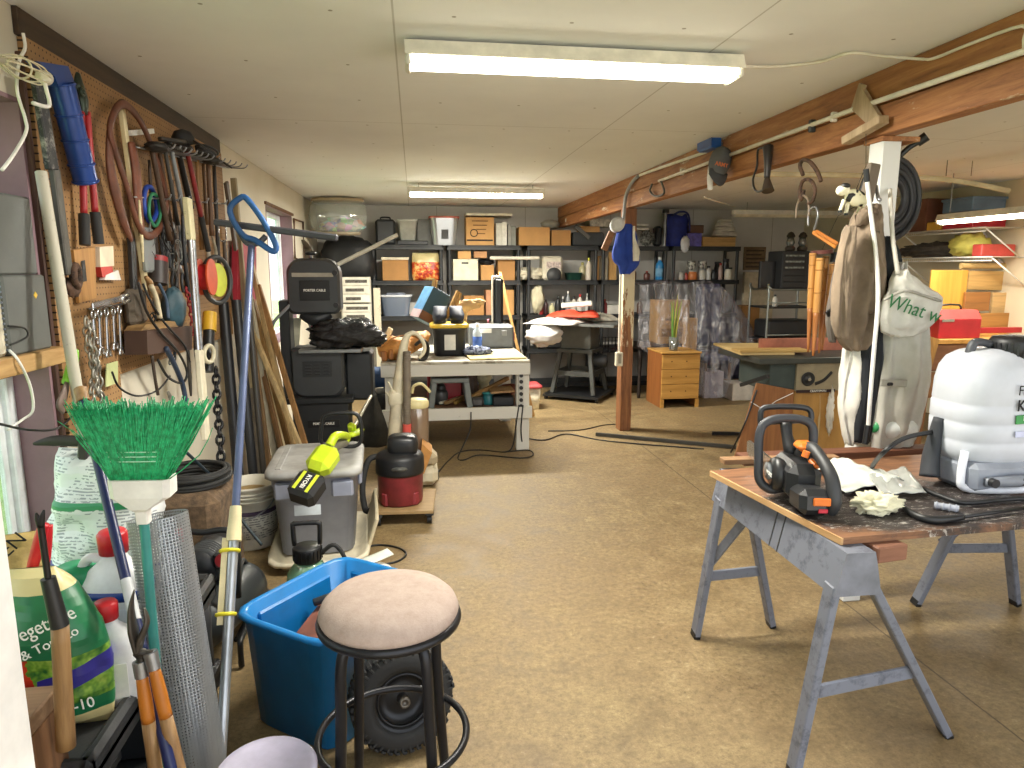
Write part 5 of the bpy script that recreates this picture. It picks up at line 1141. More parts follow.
# black tote with yellow lid
Yt = 6.15; a, b = aty(433, 352, Yt), aty(467, 328, Yt); tx = (a.x + b.x)/2; o = T('storage_tote', 'black tote with yellow lid standing on the workbench', 'tote', (tx, Yt + .16, BZ_))
m = MB(); w_ = b.x - a.x; zt = b.z
n = 32
def rr4(cx, cy, w, d, z, sq=8):
    o_ = []
    for i in range(n):
        q = 2*math.pi*(i+.5)/n; c_, s_ = math.cos(q), math.sin(q); k = 1/((abs(c_)**sq + abs(s_)**sq)**(1/sq)); o_.append((cx + k*c_*w/2, cy + k*s_*d/2, z))
    return o_
m.loft([rr4(tx, Yt + .17, w_*.86, .28, BZ_), rr4(tx, Yt + .17, w_*.9, .29, BZ_ + .02), rr4(tx, Yt + .17, w_, .33, zt - .02), rr4(tx, Yt + .17, w_ + .02, .35, zt)]); m.build('tub', BLACK, o)
m = MB(); m.loft([rr4(tx, Yt + .17, w_ + .045, .375, zt + .001), rr4(tx, Yt + .17, w_ + .045, .375, zt + .025), rr4(tx, Yt + .17, w_ + .01, .34, zt + .036)])
m.build('lid', pl('#d7b83a', .4), o)
MB().box((tx + .0, Yt - .0005, (BZ_ + zt)/2), (.1, .004, .14), (4, 0, 0)).build('paper_label', pl('#d8d8d2', .7), o); zl = zt + .037
for i, (x, lb) in enumerate(((-.085, 'left dark navy boot standing on the yellow tote lid'), (.075, 'right dark navy boot standing on the yellow tote lid'))):
    q = V(tx + x, Yt + .15, zl); o = T('work_boot', lb, 'boot', q)
    m = MB(Matrix.Translation(q) @ rot(0, 0, 8 if i else -8)); m.loft([[(math.cos(2*math.pi*k/20)*w2, math.sin(2*math.pi*k/20)*l2 + of, z2) for k in range(20)] for w2, l2, of, z2 in ((.05, .12, 0, .02), (.066, .125, 0, .05), (.066, .11, .01, .085), (.06, .075, .04, .12), (.062, .06, .06, .15), (.05, .05, .06, .152), (.045, .045, .06, .12))]); m.build('upper', pl('#23293a', .6, var=.15), o)
    m = MB(Matrix.Translation(q) @ rot(0, 0, 8 if i else -8)); m.loft([[(math.cos(2*math.pi*k/20)*.056, math.sin(2*math.pi*k/20)*.128, z2) for k in range(20)] for z2 in (0.001, .022)]); m.build('sole', pl('#151517', .6), o)
for i, (x0, y0, x1, y1, lb) in enumerate(((446, 306, 458, 291, 'pale wood stick standing left among boots on tote'), (452, 305, 460, 293, 'pale short stick behind the navy boots on tote'))):
    S(MB().bar(aty(x0, y0 + 12, Yt + .33), aty(x1, y1, Yt + .38), .03, .03), 'wood_stick', PINE, lb, 'stick')
m = MB().blob(aty(468, 305, Yt + .42), (.11, .05, .05), .4, 3, 2); m.blob(aty(478, 302, Yt + .42), (.06, .03, .03), .4, 3, 5); m.bar(aty(466, 309, Yt + .42), aty(464, 330, Yt + .43), .03, .03); S(m, 'work_glove', pl('#c9a878', .8, bump=.3), 'tan leather glove sticking up behind the navy boots', 'glove')
# tilted blue printed box
q = aty(428, 305, 6.62); ang = -29; A = Matrix.Translation(q) @ rot(0, 0, 18) @ rot(0, ang * -1, 0)
def m_boxart():
    t = NT('box_print'); t.set(.5); x, y, z = t.sep(); n_ = t.noise(14, 4)
    t.color(t.mix(t.math('GREATER_THAN', t.math('ADD', z, t.math('MULTIPLY', n_, .08)), -.02), t.ramp(n_, [(.4, '#6b4a34'), (.6, '#7f5b41')]), t.ramp(n_, [(.4, '#2c4a57'), (.65, '#3d5f6e')]))); return t.m
o = T('printed_box', 'tilted teal and sky blue cardboard box on the workbench', 'box', (q.x, q.y, BZ_))
MB(A).box((.03, 0, 0), (.2, .25, .33), None, 0, .003).build('carton', pl('#36525f', .6), o)
MB(A).box((-.072, 0, .02), (.004, .252, .28)).build('sky_side', pl('#6fa6d8', .5, var=.15), o)
MB(A).box((-.073, 0, -.12), (.004, .252, .08)).build('pink_end', pl('#d9b8bd', .5), o)
MB(A).box((.03, -.126, -.12), (.2, .004, .08)).build('brown_band', pl('#7a5238', .7), o)
for i in range(2): MB(A).bar((-.0 + i*.04, .05, .1), (-.05 + i*.03, .04, .26), .02, .02).build('wood_stick', PINE, o)
# grey power tool case, sprayer bottle, drill column, etc.
Yc_ = 6.72; o = T('tool_case', 'grey power tool case lying on the workbench back right', 'case', (.62, Yc_ + .15, BZ_)); ibox('shell', 0, 0, 470, 514, 326, Yc_, BZ_, .3, pl('#6d7174', .5), .02, par=o)
a = aty(486, 331, Yc_ - .004); MB().box((a.x, Yc_ - .003, a.z), (.11, .006, .04), None, 0, .002).build('white_label', WHITE, o); a = aty(504, 333, Yc_ - .004); MB().box((a.x, Yc_ - .004, a.z), (.06, .012, .06), None, 0, .006).build('latch', pl('#85888a', .5), o)
q = aty(477, 326, 6.60); cz = aty(477, 327, 6.9).z
def bott(name, label, x, Y, z, h, r, col, cap, cat='bottle', neck=.35, group=None, lab=None, sq=0):
    q = aty(x, 300, Y); o = T(name, label, cat, (q.x, Y, z + .001), group)
    MB().lathe([(0, 0), (r*.95, 0), (r, .01), (r, h*.6), (r*.9, h*.7), (r*neck, h*.84), (r*neck, h*.88)], (q.x, Y, z + .001), 18).build('bottle_body', col if not isinstance(col, str) else pl(col, .35), o)
    MB().lathe([(r*neck*1.15, h*.86), (r*neck*1.15, h), (0, h)], (q.x, Y, z + .001), 14).build('cap', pl(cap, .4), o)
    if lab: MB().lathe([(r*1.01, h*.15), (r*1.01, h*.5)], (q.x, Y, z + .001), 18).build('label_wrap', pl(lab, .6), o)
    return o
bott('detergent_bottle', 'clear bottle with blue liquid standing on the workbench', 477, 6.66, BZ_, .26, .045, '#c9d6e2', '#e8e8e8', lab='#3a5fae')
bott('small_bottle', 'slim pinkish bottle beside the drill column on the workbench', 488, 7.05, BZ_, .27, .025, '#c99aa0', '#c76f7d')
o = T('drill_press', 'black upright drill column with cream edge on the workbench', 'drill press', (aty(498, 325, 7.05).x, 7.05, BZ_)); x_ = aty(498, 325, 7.05).x; zt_ = aty(498, 277, 7.05).z
MB().b2(x_ - .05, x_ + .05, 6.98, 7.1, BZ_ + .02, zt_, 0, .03).build('column', BLACK, o)
MB().tube([(x_ - .062, 7.0, BZ_ + .02), (x_ - .062, 7.0, zt_ - .06), (x_ - .045, 7.0, zt_ + .0), (x_ + .03, 7.0, zt_ + .012)], .009, 6).build('edge_trim', pl('#cfc9b8', .5), o)
MB().cyl((x_, 6.97, BZ_ + .075), (x_, 7.1, BZ_ + .075), .075, n=24).build('wheel', pl('#2c2d30', .4), o); MB().cyl((x_, 6.96, BZ_ + .075), (x_, 6.972, BZ_ + .075), .03, n=18).build('hub', DGRAY, o)
MB().box((x_, 7.05, BZ_ + .012), (.16, .2, .022), None, 0, .004).build('base', DGRAY, o)
lean(500, 272, 517, 345, 7.32, 7.24, .03, .03, PINE, 'pale wooden handle leaning behind the drill column', 'wooden_pole', 'handle')
S(MB().box(aty(510, 336, 7.08), (.07, .1, .1), (0, 0, 20), 0, .01), 'red_tin', pl('#9e3a34', .5), 'small red tin behind the grey tool case', 'tin')
m = MB(); q = aty(477, 342, 6.2); m.blob((q.x, 6.2, BZ_ + .04), (.13, .1, .045), .35, 4, 3, flat0=-.04); tk = NT('check_cloth'); tk.set(.9); tk.color(tk.ramp(tk.noise(40, 3), [(.42, '#26304e'), (.55, '#8f97ad')])); S(m, 'shop_rag', tk.m, 'blue and white patterned rag crumpled on the workbench', 'rag')
# leather tool belt at the left end
o = T('tool_belt', 'tan leather tool belt heaped on the workbench left end', 'tool belt', (-.12, 6.0, BZ_)); TL = pl('#b8803f', .6, var=.2, scale=12, bump=.3); TLD = pl('#8f5a2a', .6, var=.2, scale=12, bump=.3)
m = MB(); m.blob((-.17, 6.0, BZ_ + .10), (.16, .14, .10), .25, 2.5, 2, flat0=-.1); m.build('pouch', TL, o)
m = MB(); m.blob((-.02, 6.08, BZ_ + .14), (.16, .12, .07), .2, 3, 5, axis=rot(0, -28, 20)); m.build('pouch', TL, o)
for i in range(4): MB().box((-.27 + i*.06, 5.87, BZ_ + .05 + .014*(i % 2)), (.05, .04, .09), (rnd.uniform(-8, 8), rnd.uniform(-12, 12), 0), 0, .012).build('pocket', TLD, o)
MB().tube([(-.3, 5.9, BZ_ + .12), (-.2, 5.88, BZ_ + .2), (-.05, 5.92, BZ_ + .22), (.08, 6.0, BZ_ + .16)], .02, 8, flat=.3).build('strap', TL, o)
S(MB().tube([(.0, 5.9, BZ_ + .14), (.06, 5.88, BZ_ + .18), (.1, 5.9, BZ_ + .12), (.08, 5.92, BZ_ + .03), (.02, 5.92, BZ_ + .02)], .03, 8, flat=.5), 'black_harness', pl('#26241f', .6), 'black strap bundle beside the tan leather tool belt', 'strap')
S(MB().box(aty(386, 338, 6.25), (.05, .02, .2), (0, 28, 0), 0, .003), 'cream_offcut', CREAM, 'cream board offcut standing behind the tool belt', 'offcut')
# under the bench
so = T('step_stool', 'grey plastic step stool on the workbench lower shelf', 'stool', (.26, 5.95, LZ)); SG = pl('#6b706e', .5)
a, b = aty(431, 378, 5.9), aty(469, 378, 5.9); zt = a.z
MB().b2(a.x, b.x, 5.86, 6.1, zt - .045, zt, 0, .01).build('seat', SG, so)
for s, x in ((-1, a.x), (1, b.x)):
    for y in (5.87, 6.09): MB().bar((x - s*.025 + s*.03, y, LZ + .001), (x - s*.025, y, zt - .04), .05, .03, (0, 1, 0), 0, .006).build('leg', SG, so)
o = T('toolbox', 'red metal toolbox behind the grey step stool', 'toolbox', (.26, 6.3, LZ)); ibox('case', 0, 0, 427, 461, 367, 6.25, LZ, .22, RED, .006, par=o); a, b = aty(435, 372, 6.24), aty(455, 372, 6.24); MB().tube([a, a + V(.01, -.02, .02), b + V(-.01, -.02, .02), b], .008, 6).build('handle', BLACK, o)
m = MB(); q = aty(441, 392, 6.1); m.lathe([(0, 0), (.06, 0), (.065, .1), (.05, .13)], (q.x, 6.12, LZ + .001), 18); m.blob((q.x, 6.12, LZ + .15), (.045, .045, .045)); S(m, 'trouble_lamp', pl('#3a3b3c', .4), 'dark round lamp under the grey step stool', 'lamp')
sticks = [(445, 412, 468, 395, .03, '#9a7a4f', 'tan stick lying under the step stool'), (440, 409, 462, 399, .022, '#c3bfae', 'pale pipe lying beneath the step stool'), (472, 400, 508, 378, .035, '#a57d49', 'long tan batten lying slanted on the lower shelf'), (455, 410, 466, 402, .03, '#8c6b2e', 'short yellowish block under the step stool')]
for x0, y0, x1, y1, w_, h, lb in sticks:
    p0, p1 = aty(x0, y0 - 3, 6.0), aty(x1, y1, 6.3); p0.z = max(p0.z, LZ + .03); p1.z = max(p1.z, LZ + .03); S(MB().bar(p0, p1, w_, w_, (0, 0, 1), 0, .003), 'stick', wood(h, shade(h, .65)), lb, 'stick')
o = T('hand_drill', 'brown hand drill with blue ring on the lower shelf', 'drill', (.68, 6.2, LZ)); q = aty(505, 390, 6.2)
MB().lathe([(0, -.1), (.05, -.09), (.06, 0), (.05, .08), (.03, .12), (0, .13)], (q.x, 6.22, LZ + .09), 18, V(1, -.2, .3)).build('body', pl('#6b3324', .5), o); MB().cyl((q.x - .1, 6.2, LZ + .06), (q.x - .06, 6.2, LZ + .09), .055, n=18).build('blue_ring', pl('#234a9c', .4), o); MB().box((q.x + .03, 6.22, LZ + .025), (.05, .06, .05), None, 0, .01).build('grip', pl('#4d261c', .5), o)
bott('teal_cup', 'teal plastic cup on the workbench lower shelf', 488, 6.05, LZ, .11, .055, '#2a6a70', '#2f7b80', 'cup', .95)
o = T('planer_box', 'black case topped with pale board on lower shelf right end', 'case', (.78, 5.98, LZ)); ibox('case', 0, 0, 493, 514, 397, 5.92, LZ, .25, BLACK, .01, par=o); a, b = aty(491, 394, 5.9), aty(515, 390, 5.9); MB().box(((a.x+b.x)/2, 6.04, a.z + .012), (b.x - a.x, .26, .02), (0, -3, 0), 0, .004).build('pale_board', ASH, o)
m = MB().blob((aty(484, 377, 6.4).x, 6.42, LZ + .2), (.075, .06, .075), .15, 3, 1); m.lathe([(0, 0), (.05, 0), (.05, .14)], (aty(484, 377, 6.4).x, 6.42, LZ + .001), 14); S(m, 'foam_ball_tin', pl('#d2c79f', .6), 'cream rounded object on a tin on lower shelf', 'tin')
ibox('white_sheet', 'white flat panel standing at the back of lower shelf', 'panel', 494, 508, 366, 6.6, LZ, .03, pl('#c4c6c4', .6))
ibox('grey_motor_case', 'brown grey bulky case in the middle of lower shelf', 'case', 458, 478, 372, 6.35, LZ, .3, pl('#5b4c42', .7, var=.2), .04)
ibox('metal_parts', 'small grey metal vice on the lower shelf front', 'vice', 471, 484, 398, 5.92, LZ, .16, pl('#504e4c', .5, .5, .2), .02)
# power strip on the right leg
o = T('power_strip', 'vertical power strip with black outlets on the workbench right leg', 'power strip', (aty(521, 405, 5.8).x, 5.825, aty(521, 407, 5.8).z)); a, b = aty(521, 372, 5.82), aty(521, 408, 5.82)
MB().b2(a.x - .022, a.x + .022, 5.815, 5.838, b.z, a.z, 0, .003).build('strip', pl('#b6b4ac', .4, .3), o)
for i in range(6): MB().cyl((a.x, 5.80, a.z - .03 - i*(a.z - b.z - .05)/5), (a.x, 5.816, a.z - .03 - i*(a.z - b.z - .05)/5), .017, n=14).build('outlet', BLACK, o)
for i, (pts, lb) in enumerate((([(519, 405), (516, 425), (513, 445), (505, 452), (480, 450), (460, 452), (447, 462), (438, 472), (428, 476)], 'black cord running from power strip down over the floor leftwards'), ([(523, 405), (521, 430), (523, 448)], 'black cord hanging straight down the workbench leg'))):
    P = [aty(x, y, 5.80 - .01*i) if y < 446 else atz(x, y, .006) for x, y in pts]; S(MB().tube(P, .006, 6), 'power_cable', BLACK, lb, 'cord')
S(MB().tube([aty(471, 412, 5.78), aty(470, 430, 5.77), aty(463, 446, 5.7), atz(458, 458, .007), atz(464, 460, .007), atz(480, 455, .007), atz(520, 458, .007), atz(533, 455, .007), atz(528, 450, .007), atz(505, 452, .007)], .006, 6), 'looped_cable', BLACK, 'black cord looping below the workbench lower shelf', 'cord')
fcord([(525, 438), (545, 440), (566, 434), (600, 440), (640, 444), (680, 447), (704, 449)], .006, 'long black cord running right over the concrete to the table saw')
fcord([(548, 431), (580, 430), (604, 425), (624, 424)], .005, 'thin black cord on the floor near the wooden post')
S(MB().bar(atz(596, 434, .02), atz(736, 447, .02), .03, .03), 'floor_rail', pl('#4a4843', .6, .3), 'dark thin rail lying on the concrete floor before the saw', 'bar')
S(MB().bar(atz(712, 433, .02), atz(746, 434, .02), .03, .03), 'floor_bar', BLACK, 'short black bar on floor left of the brown plywood', 'bar')
# things left of the bench
ibox('black_bin', 'large black bin behind the bandsaw motor', 'bin', 372, 396, 395, 6.3, .0, .4, pl('#2b2c2f', .5), .03)
S(MB().lathe([(0, -.2), (.09, -.19), (.1, -.1), (.1, .15), (.08, .2), (0, .2)], aty(384, 378, 6.3) + V(0, .2, -.02), 20, V(1, .1, 0)), 'blue_tank', pl('#33507c', .45), 'dark blue cylinder lying on the black bin', 'tank')
o = S(MB().loft([[q + V(.02 + w*math.cos(2*math.pi*k/24), .0 + .06*math.sin(2*math.pi*k/24)*(1 + .3*math.sin(k)), 0) for k in range(24)] for q, w in ((aty(366, 446, 5.62), .15), (aty(367, 436, 5.62), .17), (aty(368, 420, 5.62), .12), (aty(370, 402, 5.62), .05), (aty(371, 392, 5.62), .02))]), 'cloth_bag', pl('#33322e', .85, var=.25, bump=.4), 'dark grey mesh bag hanging beside the bandsaw stand', 'bag')
# white box with red lid
Yw = 7.55; o = T('feed_pail', 'square white pail with red lid on the floor behind the workbench', 'pail', (aty(533, 400, Yw).x, Yw + .12, 0)); a, b = aty(524, 385, Yw), aty(541, 385, Yw)
m = MB(); m.loft([rr4((a.x+b.x)/2, Yw + .12, .17, .2, 0.001), rr4((a.x+b.x)/2, Yw + .12, .21, .23, .25)]); m.build('pail', pl('#d3cbb4', .5, var=.15), o); m = MB(); m.loft([rr4((a.x+b.x)/2, Yw + .12, .24, .26, .251), rr4((a.x+b.x)/2, Yw + .12, .24, .26, .275), rr4((a.x+b.x)/2, Yw + .12, .16, .18, .30)]); m.build('lid', pl('#b5484a', .5), o)
# ------------------------------------------------------------------ saw on its stand in the middle
cs = T('saw_stand', 'dark steel saw stand on casters with cluttered top', 'saw stand', (2.02, 8.3, 0)); SD = pl('#4a4b49', .5, .4, .12)
cx_, cy_ = 2.04, 8.28; A = Matrix.Translation((cx_, cy_, 0)) @ rot(0, 0, -33)
m = MB(A); 
for s in (-1, 1): m.box((0, s*.33, .06), (.72, .04, .03)); m.box((s*.34, 0, .06), (.04, .64, .03))
m.box((0, 0, .072), (.66, .62, .008)); m.build('mobile_base', BLACK, cs)
for x in (-.33, .33):
    for y in (-.31, .31): MB(A).cyl((x - .015, y, .03), (x + .015, y, .03), .03, n=14).build('caster', BLACK, cs)
zs = aty(575, 352, 8.1).z
for x in (-1, 1):
    for y in (-1, 1): MB(A).bar((x*.27, y*.26, .078), (x*.19, y*.18, zs), .05, .05, (0, 1, 0), 0, .004).build('leg', SD, cs)
m = MB(A)
for s in (-1, 1): m.bar((-.24, s*.23, .33), (.24, s*.23, .33), .02, .06); m.bar((s*.24, -.23, .33), (s*.24, .23, .33), .02, .06)
m.build('cross_brace', SD, cs); m = MB(A).box((0, 0, zs + .01), (.46, .44, .04)); m.build('stand_top', SD, cs)
zt = aty(575, 327, 8.0).z
m = MB(A).box((0, 0, (zs + zt)/2 + .02), (.38, .36, zt - zs - .02), None, 0, .01); m.build('saw_body', pl('#5b5d58', .5, .3), cs)
MB(A).box((.02, 0, zt + .02), (1.0, .62, .03), None, 0, .004).build('saw_table', pl('#7c7e7c', .4, .6), cs)
MB(A).lathe([(0, -.12), (.08, -.11), (.09, 0), (.08, .11), (0, .13)], (.2, .1, .46), 18, V(1, .1, 0)).build('motor', pl('#2e3032', .5), cs)
zq = zt + .036
def cloth(name, label, c, w, d, h, mat, seed, cat='cloth', rz=0, n=22, amp=.5):
    A = Matrix.Translation(c) @ rot(0, 0, rz)
    def fn(u, v):
        x, y = (u - .5)*w, (v - .5)*d; e = 1 - max(abs(2*u - 1), abs(2*v - 1))**4
        return (x*(1 + .15*noise.noise(Vector((u*3, v*3, seed)))), y*(1 + .15*noise.noise(Vector((u*3 + 9, v*3, seed)))), .008 + h*e*(.55 + amp*noise.noise(Vector((u*4, v*4, seed*3)))) )
    return S(MB(A).sheet(fn, n, n, .006), name, mat, label, cat)
q = aty(555, 322, 8.1); cloth('white_tarp', 'white crumpled cloth draped on the saw stand left side', (q.x, 8.12, zq), .62, .55, .09, pl('#cfccc6', .8), 2, 'cloth', -30)
q = aty(540, 335, 8.0); S(MB().blob((q.x + .05, 7.98, zq - .12), (.22, .10, .13), .3, 3, 4), 'cloth_overhang', pl('#c4c3c0', .8), 'white cloth hanging off the saw stand front edge', 'cloth')
q = aty(582, 318, 8.2); cloth('orange_vest', 'bright orange red cloth spread on top of the saw stand', (q.x - .1, 8.25, zq + .07), .62, .4, .10, pl('#d4472e', .7), 5, 'cloth', -20)
q = aty(578, 312, 8.3); S(MB().box((q.x - .02, 8.3, zq + .22), (.38, .2, .06), (0, -5, -12), 0, .01), 'white_pack', pl('#c9cbc0', .6), 'white flat pack lying on the orange cloth', 'package')
q = aty(612, 343, 8.35); o = T('wire_basket', 'black gridded crate hanging by the saw stand right side', 'crate', (q.x, 8.4, q.z - .1)); m = MB()
for i in range(7): m.b2(q.x - .14 + i*.045, q.x - .13 + i*.045, 8.34, 8.36, q.z - .12, q.z + .08)
for i in range(5): m.b2(q.x - .14, q.x + .15, 8.34, 8.36, q.z - .12 + i*.047, q.z - .112 + i*.047)
m.b2(q.x - .14, q.x + .15, 8.36, 8.6, q.z - .12, q.z - .11); m.build('grid', BLACK, o)
cloth('grey_cloth', 'grey beige cloth over the saw stand right end', (aty(608, 325, 8.4).x - .08, 8.5, zq), .4, .4, .12, pl('#9b968a', .8), 8, 'cloth', 10)
# ------------------------------------------------------------------ black shelving along the back wall
SYF, SYB = 9.02, 9.47; TI = [.03, .5, .96, 1.42, 1.875]
SHB = pl('#26282a', .5)
def shelf_unit(px0, px1, label):
    x0, x1 = aty(px0, 300, SYF).x, aty(px1, 300, SYF).x; o = T('shelving_unit', label, 'shelving', ((x0+x1)/2, (SYF+SYB)/2, 0))
    for z in TI:
        m = MB(); m.b2(x0, x1, SYF, SYB, z, z + .03); m.b2(x0, x1, SYF, SYF + .015, z - .03, z + .03, 0, .004); m.b2(x0, x0 + .015, SYF, SYB, z - .03, z + .03); m.b2(x1 - .015, x1, SYF, SYB, z - .03, z + .03)
        m.build('shelf', SHB, o)
    for x in (x0 + .03, x1 - .03):
        for y in (SYF + .035, SYB - .035): MB().cyl((x, y, 0), (x, y, TI[-1]), .023, n=10).build('post', SHB, o)
    return x0, x1
for a, b, lb in ((372, 444, 'black plastic shelving unit leftmost against the back wall'), (448, 521, 'black plastic shelving unit second from left'), (527, 598, 'black plastic shelving unit third, behind the saw stand'), (601, 667, 'black plastic shelving unit mostly behind the wooden post'), (671, 738, 'black plastic shelving unit rightmost, holding the blue bag')): shelf_unit(a, b, lb)
SZ1, SZ2, SZ3 = 1.906, 1.451, .991
def sb(name, label, cat, x0, x1, yt, z, mat, d=.3, Y=9.06, bv=.004, group=None, rz=0): return ibox(name, label, cat, x0, x1, yt, Y, z, d, mat, bv, group, None, rz)
def carton(label, x0, x1, yt, z, mat=CARD, d=.3, Y=9.06, marks=True, lid=None):
    a, b = aty(x0, yt, Y), aty(x1, yt, Y); o = T('cardboard_box', label, 'box', ((a.x+b.x)/2, Y + d/2, z + .001)); ibox('carton', 0, 0, x0, x1, yt, Y, z, d, mat, .004, par=o)
    MB().b2((a.x+b.x)/2 - .025, (a.x+b.x)/2 + .025, Y - .001, Y + d, a.z, a.z + .0015).build('tape', pl('#c9b083', .4), o)
    if lid: MB().b2(a.x - .01, b.x + .01, Y - .01, Y + d + .01, a.z + .002, a.z + .035, 0, .003).build('lid', lid, o)
    return o
# top tier
o = T('hard_case', 'tall black hard case on top of the leftmost shelving', 'case', (aty(385, 240, 9.06).x, 9.2, SZ1)); ibox('shell', 0, 0, 375, 395, 219, 9.06, SZ1, .28, pl('#2c2e30', .5), .03, par=o); q = aty(385, 219, 9.06); MB().tube([q + V(-.06, .1, 0), q + V(-.05, .1, .025), q + V(.05, .1, .025), q + V(.06, .1, 0)], .01, 6).build('handle', BLACK, o)
o = T('waste_bin', 'pale grey square bin standing on dark tray on top shelf', 'bin', (aty(407, 240, 9.06).x, 9.2, SZ1)); a, b = aty(398, 240, 9.06), aty(417, 219, 9.06)
m = MB(); m.loft([rr4((a.x+b.x)/2, 9.2, .19, .2, SZ1 + .06), rr4((a.x+b.x)/2, 9.2, .25, .26, b.z - .03), rr4((a.x+b.x)/2, 9.2, .27, .28, b.z - .03), rr4((a.x+b.x)/2, 9.2, .27, .28, b.z)]); m.build('bin_body', pl('#b9bab2', .5), o)
S(MB().b2(aty(397, 240, 9.05).x, aty(428, 240, 9.05).x, 9.05, 9.36, SZ1 + .001, SZ1 + .055, 0, .008), 'flat_tray', BLACK, 'flat black tray under the pale grey bin on top shelf', 'tray')
sb('grey_carton', 'dark grey box behind clear tote on top shelf', 'box', 417, 432, 219, SZ1, pl('#6b6b66', .6), .2, 9.25)
o = T('clear_tote', 'clear plastic tote with red lid on top shelf', 'tote', (aty(444, 240, 9.06).x, 9.22, SZ1)); a, b = aty(430, 242, 9.06), aty(459, 218, 9.06); cx = (a.x+b.x)/2
m = MB(); m.loft([rr4(cx, 9.22, .3, .26, SZ1 + .001), rr4(cx, 9.22, .38, .3, b.z)], cap=False); m.build('tub', glassy('#b9bcbb', .15, .6), o)
m = MB(); m.loft([rr4(cx, 9.22, .40, .32, b.z), rr4(cx, 9.22, .40, .32, b.z + .025)]); m.build('lid', pl('#b86a5c', .5), o); MB().b2(cx - .13, cx + .14, 9.12, 9.34, SZ1 + .01, b.z - .06, 0, .02).build('contents', pl('#7b7d7c', .7, var=.25), o)
MB().b2(cx - .04, cx + .05, 9.068, 9.075, SZ1 + .08, SZ1 + .2).build('dark_label', pl('#3c3c3c', .6), o)
o = carton('large printed cardboard box on top of second shelving', 466, 494, 217, SZ1, CARD3); a = aty(480, 241, 9.057)
MB().b2(aty(467, 240, 9.06).x, aty(493, 240, 9.06).x, 9.056, 9.06, a.z, a.z + .02).build('printed_band', INK, o)
q = aty(474, 233, 9.056); m = MB().torus((q.x, 9.057, q.z), .045, .006, (0, 1, 0), 20, 5); m.build('printed_ring', INK, o); 
for i in range(4): MB().b2(aty(472 + i, 225, 9.06).x + .03*(i > 1), aty(488 - i, 225, 9.06).x, 9.056, 9.06, aty(480, 221 + i*4.2, 9.06).z - .006, aty(480, 221 + i*4.2, 9.06).z + .006).build('printed_line', pl('#6b4a2a', .8), o)
S(MB().b2(aty(466, 215, 9.05).x, aty(512, 215, 9.05).x, 9.04, 9.4, aty(480, 216, 9.05).z + .005, aty(480, 213, 9.05).z), 'white_board', pl('#cfc9b8', .6), 'white board lying across the boxes on top shelf', 'board')
for i, (x0, x1, y, h, lb) in enumerate(((496, 502, 223, '#c9c7bc', 'white upright binder beside the printed cardboard box'), (502, 507, 222, '#d8d6cc', 'second white upright binder on top shelf'), (508, 511, 224, '#8f8f89', 'thin grey upright folder on top shelf'), (511, 516, 226, '#7e7f78', 'grey upright box at second shelving right end'))): sb('binder', lb, 'binder', x0, x1, y, SZ1, pl(h, .6), .22)
carton('wide cardboard box on top of third shelving left end', 519, 550, 227, SZ1, CARD); carton('smaller cardboard box with dark tape on top of third shelving', 552, 571, 230, SZ1, CARD2)
sb('power_tool_case', 'black flat tool case on top of third shelving', 'case', 573, 604, 232, SZ1, pl('#2e3133', .5), .3, 9.08, .015)
S(MB().bar(aty(575, 226, 9.02), aty(589, 238, 9.02), .05, .05), 'angle_bar', pl('#54524e', .5), 'dark grey bar slanting over the black tool case', 'bar')
S(MB().cyl(aty(569, 224, 9.02) + V(0, 0, .05), aty(569, 224, 9.4) + V(0, 0, .06), .05, n=20), 'white_pipe', pl('#cfcfca', .5), 'end of a white pipe above the smaller cardboard box', 'pipe')
m = MB(); q = aty(551, 224, 9.2); m.blob((q.x, 9.25, q.z + .0), (.13, .1, .06), .1, 3); S(m, 'mesh_basket', pl('#8d8a7e', .6), 'grey mesh bundle on the wide cardboard box', 'basket')
sb('shoe_box', 'pale patterned flat box high on third shelving', 'box', 590, 612, 219, aty(600, 226, 9.12).z - .012, pl('#b9b6ac', .6, var=.25, scale=30), .25, 9.12); sb('small_carton', 'small tan flat box below the pale patterned box', 'box', 581, 600, 226, aty(600, 232, 9.12).z - .02, CARD3, .25, 9.12)
# second tier
o = carton('cardboard box with white lid on second tier of leftmost shelving', 382, 408, 260, SZ2, CARD2, lid=pl('#d3c9ae', .6))
def m_snack():
    t = NT('snack_print'); t.set(.4); a = t.noise(16, 3, None, .7); x, y, z = t.sep(); c = t.ramp(a, [(.36, '#7a2a20'), (.46, '#c23a28'), (.55, '#d98a3a'), (.63, '#e0cf8a'), (.72, '#b7302a')])
    t.color(t.mix(t.math('GREATER_THAN', z, .24), c, '#cfc08a')); return t.m
o, so_, SA = bag('snack_bag', 'red and yellow printed bag on the leftmost shelving', (aty(426, 281, 9.1).x, 9.16, SZ2 + .001), .36, .14, .36, [m_snack()], 0, -4, 3)
o = T('file_box', 'white file box with black handle slot on second shelving', 'box', (aty(465, 279, 9.06).x, 9.2, SZ2)); ibox('box_body', 0, 0, 453, 478, 259, 9.06, SZ2, .32, pl('#d2cfb6', .6), .004, par=o); q = aty(465, 263, 9.058); MB().box((q.x, 9.058, q.z), (.09, .004, .022), None, 0, .001).build('handle_slot', BLACK, o)
zf = aty(465, 259, 9.06).z; carton('small cardboard box on the white file box left', 458, 471, 251, zf, CARD3, .2); ibox('small_carton', 'small tilted pinkish tan box right of white file box', 'box', 474, 487, 251, 9.1, aty(480, 258, 9.1).z, .15, pl('#b98a60', .8))
carton('open small cardboard box beside the white file box', 481, 494, 265, SZ2, CARD, .25); S(MB().blob(aty(487, 262, 9.15) + V(0, .05, .0), (.1, .08, .04), .3, 4, 2), 'black_cable_heap', BLACK, 'black cable heap in the open small cardboard box', 'cable')
